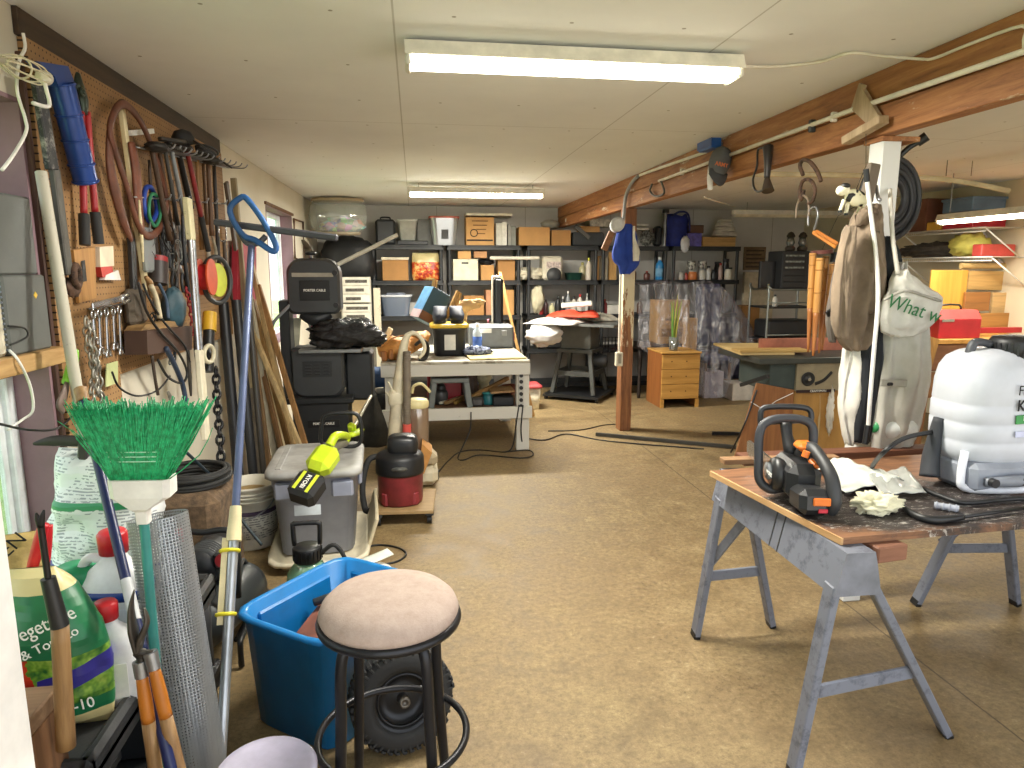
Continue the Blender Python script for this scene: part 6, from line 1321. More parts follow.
carton('taller cardboard box at second shelving right end, middle tier', 498, 515, 259, SZ2, CARD2)
p0, p1 = aty(490, 258, 9.0), aty(539, 258, 9.0); S(MB().cyl(p0, p1, .024, n=14), 'plastic_pipe', pl('#cfcabb', .5), 'white plastic pipe lying across two shelving units', 'pipe')
for i, (x, lb, sd) in enumerate(((524, 'white rag heap between second and third shelving', 1), (537, 'white rag heap on the third shelving middle tier', 6))): S(MB().blob((aty(x, 272, 9.1).x, 9.2, SZ2 + .08), (.1 + .03*i, .13, .08), .45, 3.5, sd, flat0=-.078), 'rag_heap', pl('#c9c2ac', .85), lb, 'rags')
o = T('white_tool_case', 'white rounded case with dark belly and label on middle tier', 'case', (aty(553, 277, 9.06).x, 9.2, SZ2)); ibox('shell', 0, 0, 543, 563, 256, 9.06, SZ2, .3, pl('#cbc5b2', .5), .03, par=o); q = aty(554, 265, 9.056); MB().box((q.x, 9.057, q.z), (.2, .004, .09)).build('label_panel', pl('#a89a94', .6, var=.3, scale=40), o); q = aty(554, 275, 9.056); MB().lathe([(0, 0), (.1, 0), (.1, .01), (0, .012)], (q.x, 9.06, q.z), 20, V(0, -1, 0)).build('dark_belly', DGRAY, o)
o = T('green_basket', 'dark green plastic tray on third shelving middle tier', 'tray', (aty(575, 277, 9.08).x, 9.2, SZ2)); m = MB(); opentub(m, aty(575, 277, 9.1).x, 9.2, SZ2 + .001, .1, .18, .2, .21, .24, .005, .008); m.build('tray_body', pl('#22453b', .5), o)
bott('spray_can', 'yellow capped white can on third shelving middle tier', 588, 9.12, SZ2, .3, .04, '#d3c9b8', '#c9c94a'); bott('glue_bottle', 'cream bottle behind yellow capped can', 582, 9.28, SZ2, .24, .05, '#c5bd94', '#b9b26a')
sb('tan_board', 'tan board standing in the fourth shelving', 'board', 609, 617, 252, SZ2, PINE, .03, 9.1); sb('grey_tube_box', 'grey tall box beside tan board in fourth shelving', 'box', 602, 608, 257, SZ2, pl('#8d8574', .7), .2); sb('brown_board', 'brown tall board left of the fourth shelving', 'board', 596, 601, 256, SZ2, CARD2, .04, 9.2)
bott('brown_jar', 'brown glass jar on fourth shelving behind post', 632, 9.15, SZ2, .16, .05, '#6b4a36', '#8d2f28'); bott('dark_jar', 'dark red small jar on fourth shelving right of post', 646, 9.12, SZ2, .12, .045, '#5d3a34', '#a0473c'); bott('blue_bottle', 'tall light blue bottle on fourth shelving right end', 658.5, 9.12, SZ2, .31, .055, '#2f86c4', '#e4e8ea', lab='#7fb3d8')
# third tier
o = T('clear_tote', 'bluish clear bin with white lid on leftmost shelving third tier', 'tote', (aty(396, 330, 9.06).x, 9.2, SZ3)); a, b = aty(381, 330, 9.06), aty(411, 297, 9.06); cx = (a.x+b.x)/2
m = MB(); m.loft([rr4(cx, 9.22, .33, .28, SZ3 + .001), rr4(cx, 9.22, .40, .33, b.z)], cap=False); m.build('tub', glassy('#8d9bb0', .15, .75), o); m = MB(); m.loft([rr4(cx, 9.22, .43, .35, b.z), rr4(cx, 9.22, .43, .35, b.z + .025)]); m.build('lid', pl('#c9cdd3', .5), o)
MB().b2(cx - .14, cx + .14, 9.1, 9.34, SZ3 + .01, SZ3 + .3, 0, .03).build('contents', pl('#6f7480', .7, var=.3), o)
carton('cardboard box with printing behind boots, third tier', 464, 484, 296, SZ3, CARD2); carton('narrow reddish cardboard box on third tier', 486, 493, 290, SZ3, pl('#b08060', .8)); carton('plain tall cardboard box behind the pale handle, third tier', 500, 514, 290, SZ3, CARD)
S(MB().blob(aty(538, 299, 9.08) + V(0, .02, 0), (.09, .08, .19), .25, 3, 7), 'hanging_rag', pl('#c9c2a6', .85), 'cream rag hanging over third shelving lower tier', 'rag')
bt_ = [(541, .16, .035, '#8e2a2a', '#7a1f1f', 'red bottle beside the cream rag'), (546, .2, .03, '#3a2326', '#2b1b1d', 'dark maroon bottle second in the row of bottles'), (552, .15, .04, '#c9c59a', '#d8d4b4', 'short cream bottle in the row of bottles'), (558, .24, .04, '#2b2c2e', '#1f2021', 'black tall bottle fourth in the bottle row'), (563, .24, .035, '#35363a', '#d2d2d0', 'black bottle with white cap in the bottle row'), (568, .31, .03, '#8f9498', '#e2e2de', 'tall grey spray can, tallest in the bottle row'), (574, .24, .04, '#c7c4b8', '#2a2a2c', 'white can with black cap in the bottle row'), (580, .27, .042, '#d5cfc6', '#a83230', 'white can with red cap in the bottle row'), (587, .28, .02, '#d3d3cd', '#e2e2de', 'thin white tube bottle right end of bottle row'), (605, .2, .035, '#7d2a2a', '#b3463c', 'red bottle left on fourth shelving lower tier'), (640, .2, .04, '#5d4034', '#3c2a24', 'brown bottle on fourth shelving lower tier')]
for x, h, r, c1, c2, lb in bt_: bott('bottle', lb, x, 9.12, SZ3, h, r, c1, c2)
sb('white_carton', 'white flat box on fourth shelving lower tier', 'box', 608, 624, 305, SZ3, pl('#c9c7bf', .6))
S(MB().b2(1.62, 2.5, 9.03, 9.4, .535, .72, 0, .02), 'low_crate', pl('#2a2a2b', .6), 'dark crate on the low tier behind the saw stand', 'crate')
for i, (x0, x1, y, h, lb) in enumerate(((536, 540, 338, '#b5462f', 'small red box low on third shelving'), (543, 552, 345, '#b98a58', 'small tan box low on third shelving'))): sb('small_box', lb, 'box', x0, x1, y, .721, pl(h, .7), .15, 9.05)
# right unit top
o = T('duffel_bag', 'tall blue cloth bag on top of the rightmost shelving', 'bag', (aty(678, 245, 9.06).x, 9.2, SZ1)); q = aty(678, 244, 9.1); m = MB(); m.loft([[(q.x + w_*math.cos(2*math.pi*k/28)*(1 + .06*math.sin(k*2.3 + j)), 9.2 + .12*math.sin(2*math.pi*k/28), SZ1 + .001 + j*.07 + (.02*math.sin(k*1.1) if j == 6 else 0)) for k in range(28)] for j, w_ in enumerate((.13, .145, .15, .155, .16, .165, .15))]); m.build('sack', pl('#1c2a78', .7, var=.15), o); MB().tube([(q.x - .12, 9.07, SZ1 + .4), (q.x, 9.06, SZ1 + .46), (q.x + .12, 9.07, SZ1 + .42), (q.x + .15, 9.08, SZ1 + .2)], .014, 8).build('drawstring', pl('#18235f', .7), o)
o = T('tripod_pole', 'grey pole with black knob beside the blue cloth bag', 'pole', (aty(666, 245, 9.05).x, 9.06, SZ1)); q = aty(666, 213, 9.05); MB().cyl((q.x, 9.06, SZ1 + .001), (q.x, 9.06, q.z), .018, n=10).build('tube', pl('#8f9092', .4, .6), o); MB().cyl((q.x, 9.06, q.z), (q.x, 9.06, q.z + .05), .045, n=16).build('knob', BLACK, o)
sb('black_canister', 'black canister left of the grey pole on top shelf', 'canister', 656, 663, 226, SZ1, BLACK, .15, 9.1, .03)
S(MB().blob(aty(648, 238, 9.05) + V(0, .05, 0), (.1, .06, .09), .5, 4, 3), 'wire_reel', worn('#8b8c88', '#1d1d1d', .5, 30), 'grey and black wire tangle right of the wooden post', 'wire')
for i in range(2): sb('white_book', ('lower', 'upper')[i] + ' white book above the wire tangle right of the post', 'book', 637, 649, 228 - i*4, aty(640, 230 - i*4, 9.06).z, pl('#d8d4cc', .6), .2)
sb('purple_box', 'purple and white printed box beside blue cloth bag', 'box', 688, 702, 233, SZ1, pl('#5a52a0', .5, var=.25, scale=25), .2); zz = aty(695, 233, 9.06).z; sb('brown_box', 'brown box on the purple and white box', 'box', 690, 704, 225, zz, pl('#5f4232', .7), .18, 9.1)
S(MB().blob(aty(685, 244, 9.0), (.06, .04, .11), .25, 3, 5), 'white_rag', pl('#d2d3d6', .8), 'white rag hanging at the rightmost shelving top edge', 'rag')
sb('wooden_tray', 'tan flat wooden box on the rightmost shelving top right', 'box', 703, 736, 237, SZ1, PINEX, .3); zz = aty(720, 237, 9.06).z; m = MB(); q = aty(725, 226, 9.2)
for k in range(7): m.torus((q.x + .01*(k % 2), 9.22, zz + .025 + k*.034), .14 - .012*k, .02, V(.06*math.sin(k*2), .05*math.cos(k*3), 1), 26, 8, sx=1.15)
S(m, 'rope_coil', pl('#c9c1b4', .8, bump=.3), 'coiled white rope on the flat wooden box', 'rope')
cn = [(680, .12, .045, '#b9b2a8', '#8d8b86', 'pale small can first from left'), (685, .1, .03, '#a5453c', '#963a30', 'slim red can beside the pale small can'), (691.5, .13, .065, '#c9783f', '#b3b3ae', 'orange and white paint can'), (701, .15, .055, '#c7c5bb', '#8f8f8c', 'white round tin next to orange can'), (707, .19, .04, '#d0cfca', '#2b2b2d', 'white bottle with dark cap, centre of row'), (712.5, .14, .04, '#2b2d30', '#202124', 'black bottle with white diamond label'), (719, .23, .03, '#b59a92', '#a33b34', 'slim can with red top'), (727, .17, .055, '#d3cdbc', '#1f1f20', 'white jug with black cap, right end')]
for x, h, r, c1, c2, lb in cn: bott('can', lb + ' on the rightmost shelving', x, 9.12, SZ2 - .0, h, r, c1, c2, 'can', .8 if r > .05 else .5)
for x, lb in ((691, 'dark topped paint can stacked on the orange can'), (702, 'pale paint can stacked on the white round tin')):
    q = aty(x, 270, 9.12); o = T('paint_can', lb, 'paint can', (q.x, 9.12, SZ2 + (.133 if x == 691 else .153))); MB().cyl((q.x, 9.12, SZ2 + (.133 if x == 691 else .153)), (q.x, 9.12, SZ2 + .26), .06, n=20).build('can_body', worn('#c4c0b4', '#2e2a28', .5, 22), o); MB().torus((q.x, 9.12, SZ2 + .258), .058, .004, n=20, k=5).build('rim', STEEL, o)
for x, h, lb in ((716, .2, 'tall dark can behind slim red topped can'), (724, .24, 'black can behind white jug at right end')): bott('can', lb, x, 9.3, SZ2, h + .05, .05, '#2c2a2a', '#3a3a3a', 'can', .8)
# ------------------------------------------------------------------ far left corner
o = T('corner_cabinet', 'tall dark cabinet in the far left corner', 'cabinet', (-.95, 9.1, 0))
MB().b2(-1.24, -.62, 8.75, 9.5, .0, 1.38, 0, .006).build('case', pl('#4b4a46', .6), o); MB().b2(-1.22, -.64, 8.73, 8.75, .03, 1.35, 0, .003).build('door', pl('#55534e', .6), o)
Yq = 8.62
for k in range(2):
    z0, z1 = aty(355, 329 - 26*k, Yq).z, aty(355, 304 - 27*k, Yq).z; a, b = aty(341, 300, Yq), aty(371, 300, Yq); o = T('parts_cabinet', ('lower', 'upper')[k] + ' white parts cabinet with paper labels behind the bandsaw', 'drawer cabinet', ((a.x+b.x)/2, Yq + .1, z0))
    MB().b2(a.x, b.x, Yq, Yq + .1, z0, z1, 0, .004).build('case', pl('#bfbcae', .6), o)
    for j in range(3):
        zz = z0 + (z1 - z0)*(j + .5)/3; d = MB().b2(a.x + .015, b.x - .015, Yq - .012, Yq, zz - .045, zz + .045, 0, .003).build('drawer', pl('#cfccbe', .6), o); MB().b2(a.x + .06, b.x - .12 + .04*j, Yq - .0145, Yq - .0125, zz - .018, zz + .02).build('label_strip', pl('#4a4740', .7, var=.4, scale=50), d)
S(MB().b2(aty(341, 330, Yq).x - .05, aty(371, 330, Yq).x + .05, Yq - .05, Yq + .12, 0, aty(355, 330, Yq).z - .002, 0, .004), 'plinth_cabinet', pl('#6a665b', .6), 'grey base cabinet carrying the white parts cabinets', 'cabinet')
sb('cream_trim', 'cream stained board standing beside the leftmost shelving', 'board', 373, 380, 288, 0, worn('#cfc8b0', '#8d7f60', .35, 12), .05, 8.8)
m = MB(); q = aty(347, 258, 8.9); m.blob((q.x, 9.08, 1.385 + .31), (.34, .24, .31), .12, 2.2, 4, 32, 22, .75, flat0=-.305); S(m, 'black_sack', t_.m if False else MATS.get('x', pl('#1b1c1d', .6, bump=.8, bscale=18)), 'large black plastic sack on the dark corner cabinet', 'sack')
q = aty(338, 216, 8.55); o = T('clear_bowl_tub', 'oval clear tub of colourful bits near ceiling in far left corner', 'tub', (q.x, 8.55, q.z - .22))
P = [(.0, -.2), (.24, -.2), (.32, -.12), (.345, 0), (.32, .12), (.28, .17)]; m = MB().lathe(P, (q.x, 8.55, q.z), 36, sy=.6); m.build('shell', glassy('#e6ece9', .05, .34), o)
MB().lathe([(.29, .165), (.31, .17), (.3, .2), (0, .21)], (q.x, 8.55, q.z), 36, sy=.6).build('lid', pl('#a5957a', .5), o); MB().lathe([(0, -.225), (.25, -.22), (.26, -.19), (0, -.185)], (q.x, 8.55, q.z), 36, sy=.6).build('base_tray', pl('#8f846f', .5), o)
tt = NT('mixed_bits'); tt.set(.5); vo = tt.n('ShaderNodeTexVoronoi'); vo.inputs['Scale'].default_value = 14; tt.l(tt.co(), vo.inputs['Vector']); tt.color(tt.mix(.35, vo.outputs['Color'], '#c9c2c4')); MB().blob((q.x + .05, 8.55, q.z - .11), (.24, .13, .09), .35, 4, 3).build('contents', tt.m, o)
for s in (-1, 1): MB().tube([(q.x + s*.12, 8.55, q.z + .2), (q.x + s*.13, 8.55, CZ - .02), (q.x + s*.15, 8.55, CZ)], .006, 6).build('hanging_hook', DGRAY, o)
# ------------------------------------------------------------------ things on the beam and posts
def Bm(px, py, d=.02): return atx(px, py, BX0 - d)
PVC = pl('#d9d4c6', .45)
S(MB().tube([Bm(659, 181), Bm(852, 110), Bm(1022, 52), Bm(1200, -14)], .0115, 10, k=1), 'conduit', PVC, 'long white conduit running along the beam face', 'conduit')
S(MB().tube([Bm(640, 175), Bm(706, 152)], .0115, 10, k=1), 'conduit', PVC, 'short white conduit left of the blue electrical box on beam', 'conduit')
S(MB().tube([Bm(652, 184, .02), Bm(650, 191, .02), Bm(655, 196, .02), Bm(664, 193, .02), Bm(661, 181, .02)], .009, 8), 'bent_cable', pl('#4a4740', .5), 'dark bent cable hanging under left end of long conduit', 'cable')
o = T('electrical_box', 'blue plastic electrical box on the beam', 'electrical box', Bm(712, 153, .03)); a, b = Bm(705, 153), Bm(719, 140); MB().b2(BX0 - .07, BX0 - .001, a.y, b.y, a.z, a.z + .085, 0, .006).build('box_body', pl('#2456a0', .4), o); MB().b2(BX0 - .075, BX0 - .07, a.y + .01, b.y - .01, a.z + .012, a.z + .073, 0, .002).build('cover_plate', pl('#1d478a', .4), o)
for i, (x, y, lb) in enumerate(((682, 172, 'white clamp on conduit left of the grey cap'), (834, 117, 'white clamp on conduit right of the black funnel'))): S(MB().box(Bm(x, y, .014), (.03, .02, .045), None, 0, .004), 'conduit_clamp', WHITE, lb, 'clamp')
S(MB().box(Bm(812, 126, .014), (.03, .025, .06), None, 0, .004), 'conduit_clamp', DGRAY, 'dark clamp on conduit nearest the wooden bracket', 'clamp')
S(MB().tube([Bm(638, 176, .02), Bm(631, 184, .03), Bm(626, 196, .03), Bm(624, 214, .04), aty(622, 232, 6.3)], .016, 10), 'grey_flexible_conduit', pl('#8f9294', .5), 'grey flexible conduit dropping from beam to wooden post', 'conduit')
# white cable from lamp 1 to the beam
S(MB().tube([V(1.25, 2.73, 2.40), atz(770, 67, 2.425), atz(820, 62, 2.43), atz(850, 53, 2.43), atz(880, 56, 2.425), Bm(920, 59, .008), Bm(935, 58, .008), Bm(970, 44, .008), Bm(1022, 26, .008), Bm(1024, 40, .01), Bm(1024, 50, .02)], .006, 8, k=4), 'white_cable', PVC, 'white cable from the nearest ceiling light over to the beam', 'cable')
# grey cap
o = T('baseball_cap', 'dark grey cap with orange lettering hanging on the beam', 'cap', Bm(722, 190, .05)); c = Bm(720, 162, .06); CAPM = pl('#57585a', .85, bump=.2, bscale=200)
A = Matrix.Translation(c) @ rot(0, 0, 8) @ rot(0, 14, 0)
m = MB(A); m.blob((0, 0, 0), (.062, .07, .095), .05, 2, 3, e=.85); m.build('crown', CAPM, o)
m = MB(A); m.sheet(lambda u, v: ((u - .5)*.13, -.015 - .05*math.sin(math.pi*u) * (.3 + .7*v), -.06 - .10*v*math.sin(math.pi*(.12 + .76*u))), 14, 8, .006); m.build('brim', pl('#3e3f41', .85), o)
q = A @ Vector((-.02, -.079, -.035)); lettering(o, 'ARMY', .035, q + V(-.012, -.006, 0), rot(90, 8, 8), pl('#d0754a', .7), weight=.0006)
MB().tube([Bm(722, 143, .004), Bm(722, 148, .06)], .006, 6, k=1).build('hook', STEEL, o)
# black funnel tool with looped lead, white plug, hooks
o = T('heat_gun', 'black pistol shaped tool with looped lead hanging on beam', 'tool', Bm(769, 192, .04)); MB().tube([Bm(768, 147, .03), Bm(768, 160, .04), Bm(767, 178, .045)], [.03, .022, .016], 12).build('body', pl('#3a3735', .4, .4), o); MB().cyl(Bm(767, 178, .045), Bm(768, 191, .05), .014, .034, 14).build('nozzle', pl('#4a4038', .4, .5), o)
MB().tube([Bm(764, 148, .02), Bm(758, 150, .02), Bm(757, 166, .03), Bm(753, 180, .03), Bm(756, 191, .04), Bm(765, 190, .04)], .006, 8).build('lead', BLACK, o)
S(MB().tube([Bm(710, 166, .02), Bm(710, 178, .02), Bm(710, 190, .02)], [.012, .02, .016], 10), 'socket_end', WHITE, 'white plug socket hanging behind the grey cap', 'socket')
S(MB().tube([atx(704, 197, 1.96), atx(708, 199, 2.3), aty(722, 203, 7.5), aty(735, 207, 8.2)], .006, 6), 'white_lead', PVC, 'white lead sagging from beam to the unlit tube light', 'cable')
S(MB().tube([Bm(803, 175, .03), Bm(800, 166, .03), Bm(803, 160, .03), Bm(810, 162, .03), Bm(817, 171, .03), Bm(821, 181, .03)], .010, 8), 'iron_hook', IRON, 'upper rusty curved hook hanging near the white post', 'hook')
S(MB().tube([Bm(804, 190, .02), Bm(801, 200, .02), Bm(800, 190, .02), Bm(803, 181, .02), Bm(810, 180, .02), Bm(815, 188, .02), Bm(813, 200, .02), Bm(808, 204, .02)], .009, 8), 'iron_hook', IRON, 'middle rusty loop hook below the upper hook', 'hook')
S(MB().tube([Bm(796, 218, .02), Bm(797, 206, .02), Bm(802, 196, .02), Bm(808, 200, .02), Bm(809, 216, .02)], .006, 8), 'wire_hook', pl('#7a6a5a', .5), 'thin brown wire hook under the middle hook', 'hook')
S(MB().tube([Bm(808, 226, .02), Bm(809, 212, .02), Bm(815, 207, .02), Bm(818, 215, .02), Bm(814, 230, .02)], .005, 8), 'wire_hook', STEEL, 'pale wire loop holding the short bamboo piece', 'hook')
o = S(MB().bar(Bm(813, 232, .02), Bm(836, 247, .0), .012, .02, (0, 0, 1), 0, .004), 'bamboo_piece', pl('#b9752f', .5), 'short orange bamboo piece hanging slanted from pale loop', 'bamboo'); MB().bar(Bm(816, 231, .03), Bm(838, 244, .01), .012, .016, (0, 0, 1), 0, .004).build('second_cane', pl('#a96426', .5), o)
# wooden bracket
o = T('wooden_bracket', 'small wooden bracket nailed to the beam near the white post', 'bracket', Bm(868, 140, .03)); WB = wood('#b9a284', '#8a7455', .7, 6, 2)
A = [Bm(x, y, .012) for x, y in ((866, 88), (885, 120), (872, 125), (856, 110))]; MB().loft([A, [q + V(-.02, 0, 0) for q in A]], 0, False).build('plate', WB, o)
MB().bar(Bm(863, 84, .02), Bm(854, 112, .02), .05, .012, (1, 0, 0), 0, .002).build('side_slat', WB, o); MB().bar(Bm(884, 119, .04), Bm(846, 141, .045), .05, .035, (0, 0, 1), 0, .003).build('bottom_slat', WB, o)
# wooden post fittings
o = T('post_outlet', 'white outlet box on the lower wooden post', 'outlet', (1.97, 6.45, aty(620, 366, 6.42).z)); a, b = aty(615, 366, 6.4), aty(622, 352, 6.4); MB().b2(a.x, b.x, 6.36, 6.418, a.z, b.z, 0, .006).build('box_body', pl('#c9c3ae', .5), o); MB().b2(a.x + .02, a.x + .05, 6.356, 6.36, a.z + .03, a.z + .12).build('receptacle', pl('#8d8776', .5), o)
S(MB().cyl(aty(619, 352, 6.4), aty(621, 262, 6.4), .011, n=10), 'conduit', PVC, 'white conduit running up the wooden post to blue cloth', 'conduit')
def hang(name, label, cat, rows, Y, d, mat, folds=5, amp=.18, seed=0, n=64, sm=6, ph=0, par=None):
    """cloth hanging in folds; rows = (py, px_left, px_right) down the garment"""
    P = [(Y0, Vector((a, b, 0))) for Y0, a, b in rows]; rings = []
    L = crom([Vector((y, a, b)) for y, a, b in rows], sm)
    for j, q in enumerate(L):
        l, r = aty(q.y, q.x, Y), aty(q.z, q.x, Y); c = (l + r)/2; w = max(.004, (r.x - l.x)/2); t = j/(len(L) - 1); ring = []
        for i in range(n):
            a = 2*math.pi*i/n; k = 1 + amp*1.5*(.3 + .7*t)*math.sin(folds*a + ph + 2.5*noise.noise(Vector((t*2.5, seed, math.cos(a))))) + .3*noise.noise(Vector((math.cos(a)*2.2, math.sin(a)*2.2, t*6 + seed*4))) + .16*noise.noise(Vector((math.cos(a)*6, math.sin(a)*6, t*15 + seed)))
            ring.append(Vector((c.x + w*math.cos(a)*(.93 + .07*k), Y + d*(.35 + .65*math.sin(math.pi*min(1, .15 + t*.85)))*math.sin(a)*k, c.z + .012*noise.noise(Vector((a*2, t*9, seed))))))
        rings.append(ring)
    m = MB().loft(rings)
    return m.build(name, mat, par) if label is None else S(m, name, mat, label, cat)
hang('blue_cloth', 'royal blue cloth hanging on the wooden post', 'cloth', [(224, 622, 631), (232, 617, 636), (245, 614, 638), (258, 612, 640), (266, 618, 638), (274, 620, 630)], 6.32, .05, pl('#1f3f98', .8), 5, .2, 3)
S(MB().tube([aty(634, 226, 6.24), aty(634, 238, 6.24), aty(636, 250, 6.24), aty(636, 261, 6.24)], [.012, .014, .034, .03], 10), 'white_brush', pl('#d3cfc0', .6), 'white brush handle hanging over the blue cloth', 'brush')
S(MB().bar(aty(612, 232, 6.3), aty(604, 250, 6.3), .06, .04, (0, 1, 0), 0, .004), 'wood_mallet', wood('#9a6a42', '#6b4528'), 'reddish wood block hanging left of the blue cloth', 'wood piece')
o = T('paper_roll', 'white roll with dark core hanging at the wooden post top', 'roll', aty(617, 233, 6.3)); q = aty(617, 225, 6.3); MB().lathe([(.028, -.05), (.065, -.05), (.065, .08), (.028, .08)], q, 24, V(-.2, -1, .1)).build('roll_body', pl('#c9cbcc', .6), o); MB().cyl(q + V(-.011, -.052, .005), q + V(-.01, -.046, .005), .03, n=20).build('core', BLACK, o)
# ------------------------------------------------------------------ clothes and hose on the white post
PY = 2.78
KH = pl('#7a6a58', .85, var=.12, bump=.25, bscale=90)
jk = hang('work_jacket', 'brown work jacket hanging on the white post', 'jacket', [(205, 866, 874), (216, 858, 876), (232, 850, 879), (255, 843, 881), (285, 837, 882), (312, 832, 882), (335, 836, 876), (350, 848, 864)], PY - .05, .085, KH, 6, .22, 1)
hang('sleeve', None, 0, [(226, 846, 856), (250, 839, 854), (285, 834, 850), (320, 832, 849), (338, 836, 848)], PY - .13, .04, KH, 4, .2, 21, par=jk); hang('sleeve', None, 0, [(232, 866, 878), (255, 866, 882), (285, 868, 884), (312, 864, 880)], PY - .12, .04, KH, 4, .2, 23, par=jk); hang('collar', None, 0, [(208, 862, 876), (216, 857, 877), (226, 856, 874)], PY - .1, .04, pl('#6a5a4a', .85), 4, .15, 25, par=jk)
m = hang('backpack_strap', 'dark grey strap with buckle hanging left of brown jacket', 'strap', [(208, 866, 871), (228, 853, 861), (250, 842, 851), (275, 834, 844), (300, 829, 839), (322, 826, 836), (342, 829, 836)], PY - .02, .03, pl('#5e564f', .8), 3, .1, 4)
MB().box(aty(831, 312, PY - .06), (.045, .012, .03), (0, -30, 0), 0, .004).build('buckle', BLACK, m)
hang('white_overalls', 'white cloth trousers hanging below the brown jacket', 'trousers', [(332, 852, 862), (350, 846, 866), (375, 842, 868), (400, 840, 866), (425, 842, 862), (444, 846, 858)], PY - .0, .06, pl('#d2cfc6', .85, bump=.2), 6, .3, 6)
hang('black_trousers', 'black cloth hanging between white trousers and cream apron', 'trousers', [(300, 866, 880), (330, 862, 882), (370, 858, 880), (410, 855, 876), (442, 854, 872)], PY - .05, .05, pl('#1f2227', .85), 4, .2, 8)
hang('black_cap_hood', 'black hood shaped cloth behind the pale rod on white post', 'cloth', [(237, 884, 888), (250, 878, 895), (268, 874, 900), (290, 876, 900), (310, 880, 896)], PY - .04, .05, pl('#17191b', .85), 4, .15, 9)
APR = pl('#b9b6ab', .85, var=.06, bump=.2)
ap = hang('cream_apron', 'long off white coat hanging on the white post right side', 'apron', [(262, 896, 902), (285, 890, 908), (310, 884, 922), (340, 880, 926), (370, 876, 928), (400, 873, 924), (430, 872, 918), (448, 872, 912)], PY - .08, .07, APR, 7, .24, 11)
pk = MB().b2(*[0]*6) if False else None
a, b = aty(882, 384, PY - .16), aty(914, 390, PY - .16); MB().box(((a.x+b.x)/2, PY - .15, a.z), (b.x - a.x, .01, .03), (0, 3, 0), 0, .003).build('pocket_flap', pl('#a5a297', .85), ap); MB().box((a.x + .04, PY - .158, a.z - .002), (.028, .01, .014), None, 0, .004).build('toggle', BLACK, ap)
tb = hang('canvas_tote_bag', 'off white canvas bag with green lettering What hanging on white post', 'bag', [(270, 898, 906), (278, 892, 914), (292, 888, 936), (300, 884, 942), (318, 880, 937), (330, 882, 926), (336, 890, 914)], PY - .18, .045, pl('#c3c0b6', .85, var=.05, bump=.2), 3, .08, 13)
q = aty(914, 309, PY - .236); lettering(tb, 'What w', .082, q, rot(90, 0, 0) @ rot(0, 0, -16), INKG, .95, shear=.15)
MB().tube([aty(884, 300, PY - .22), aty(905, 291, PY - .235), aty(925, 296, PY - .235), aty(941, 301, PY - .22)], .006, 6).build('hem', pl('#97948a', .85), tb)
MB().tube([aty(898, 274, PY - .2), aty(893, 240, PY - .16), aty(891, 210, PY - .1), aty(890, 190, 2.82)], .009, 8).build('bag_strap', pl('#c9c5ba', .8), tb)
rd = T('white_cane', 'white rod with dark tip hanging down over the clothes', 'rod', aty(863, 445, PY - .18)); MB().tube([aty(867, 180, PY - .12), aty(871, 215, PY - .14), aty(876, 255, PY - .17), aty(878, 300, PY - .2), aty(874, 350, PY - .2), aty(870, 400, PY - .2), aty(868, 430, PY - .19)], .0085, 10).build('rod', WHITE, rd); MB().cyl(aty(868, 425, PY - .19), aty(865, 444, PY - .19), .012, n=10).build('tip', BLACK, rd); MB().cyl(aty(866, 169, PY - .12), aty(867, 182, PY - .12), .011, n=10).build('ferrule', BLACK, rd)
S(MB().box(aty(870, 183, PY - .02), (.05, .03, .16), (0, 8, 0), 0, .004), 'wooden_block', pl('#6d6154', .7), 'brown grey flat block fixed on the white post top', 'block')
S(MB().tube([aty(876, 186, PY), aty(878, 198, PY - .03), aty(880, 200, PY - .06)], .008, 8), 'coat_hook', STEEL, 'small metal hook on the white post', 'hook')
# cow figure
cw = T('cow_ornament', 'small black and white wooden cow ornament hanging above bamboo chimes', 'ornament', aty(852, 215, 2.70)); Yw_ = 2.70
def cwp(x, y, d=0): return aty(x, y, Yw_ + d)
tcw = NT('cow_hide'); tcw.set(.5); tcw.color(tcw.ramp(tcw.noise(26, 1), [(.54, '#e5dfc0'), (.56, '#1c1b19')]))
c = cwp(856, 198); m = MB(); m.blob(c, (.055, .02, .034), .08, 3, 2, axis=rot(0, 18, 0)); m.build('body', tcw.m, cw)
m = MB().blob(cwp(843, 190), (.03, .02, .022), .05, 3, 1, axis=rot(0, -20, 0)); m.build('head', pl('#e6e0c4', .5), cw); MB().blob(cwp(845, 186, -.004), (.02, .021, .012), .1).build('black_patch', BLACK, cw)
for x0, y0, x1, y1 in ((844, 200, 840, 211), (848, 203, 846, 214), (860, 206, 857, 216), (864, 203, 862, 214)): l = MB().cyl(cwp(x0, y0, .005 * (x0 % 3 - 1)), cwp(x1, y1, .005 * (x0 % 3 - 1)), .008, .007, 10).build('leg', pl('#e6e0c4', .5), cw); MB().cyl(cwp(x1, y1 - 1, .005 * (x0 % 3 - 1)), cwp(x1, y1 + 1.4, .005 * (x0 % 3 - 1)), .008, n=10).build('hoof', BLACK, l)
MB().tube([cwp(868, 195), cwp(870, 202), cwp(868, 210)], .003, 6).build('tail', BLACK, cw)
MB().tube([cwp(856, 190), cwp(866, 166), Bm(866, 128, .02)], .0015, 5, k=1).build('string', BLACK, cw)
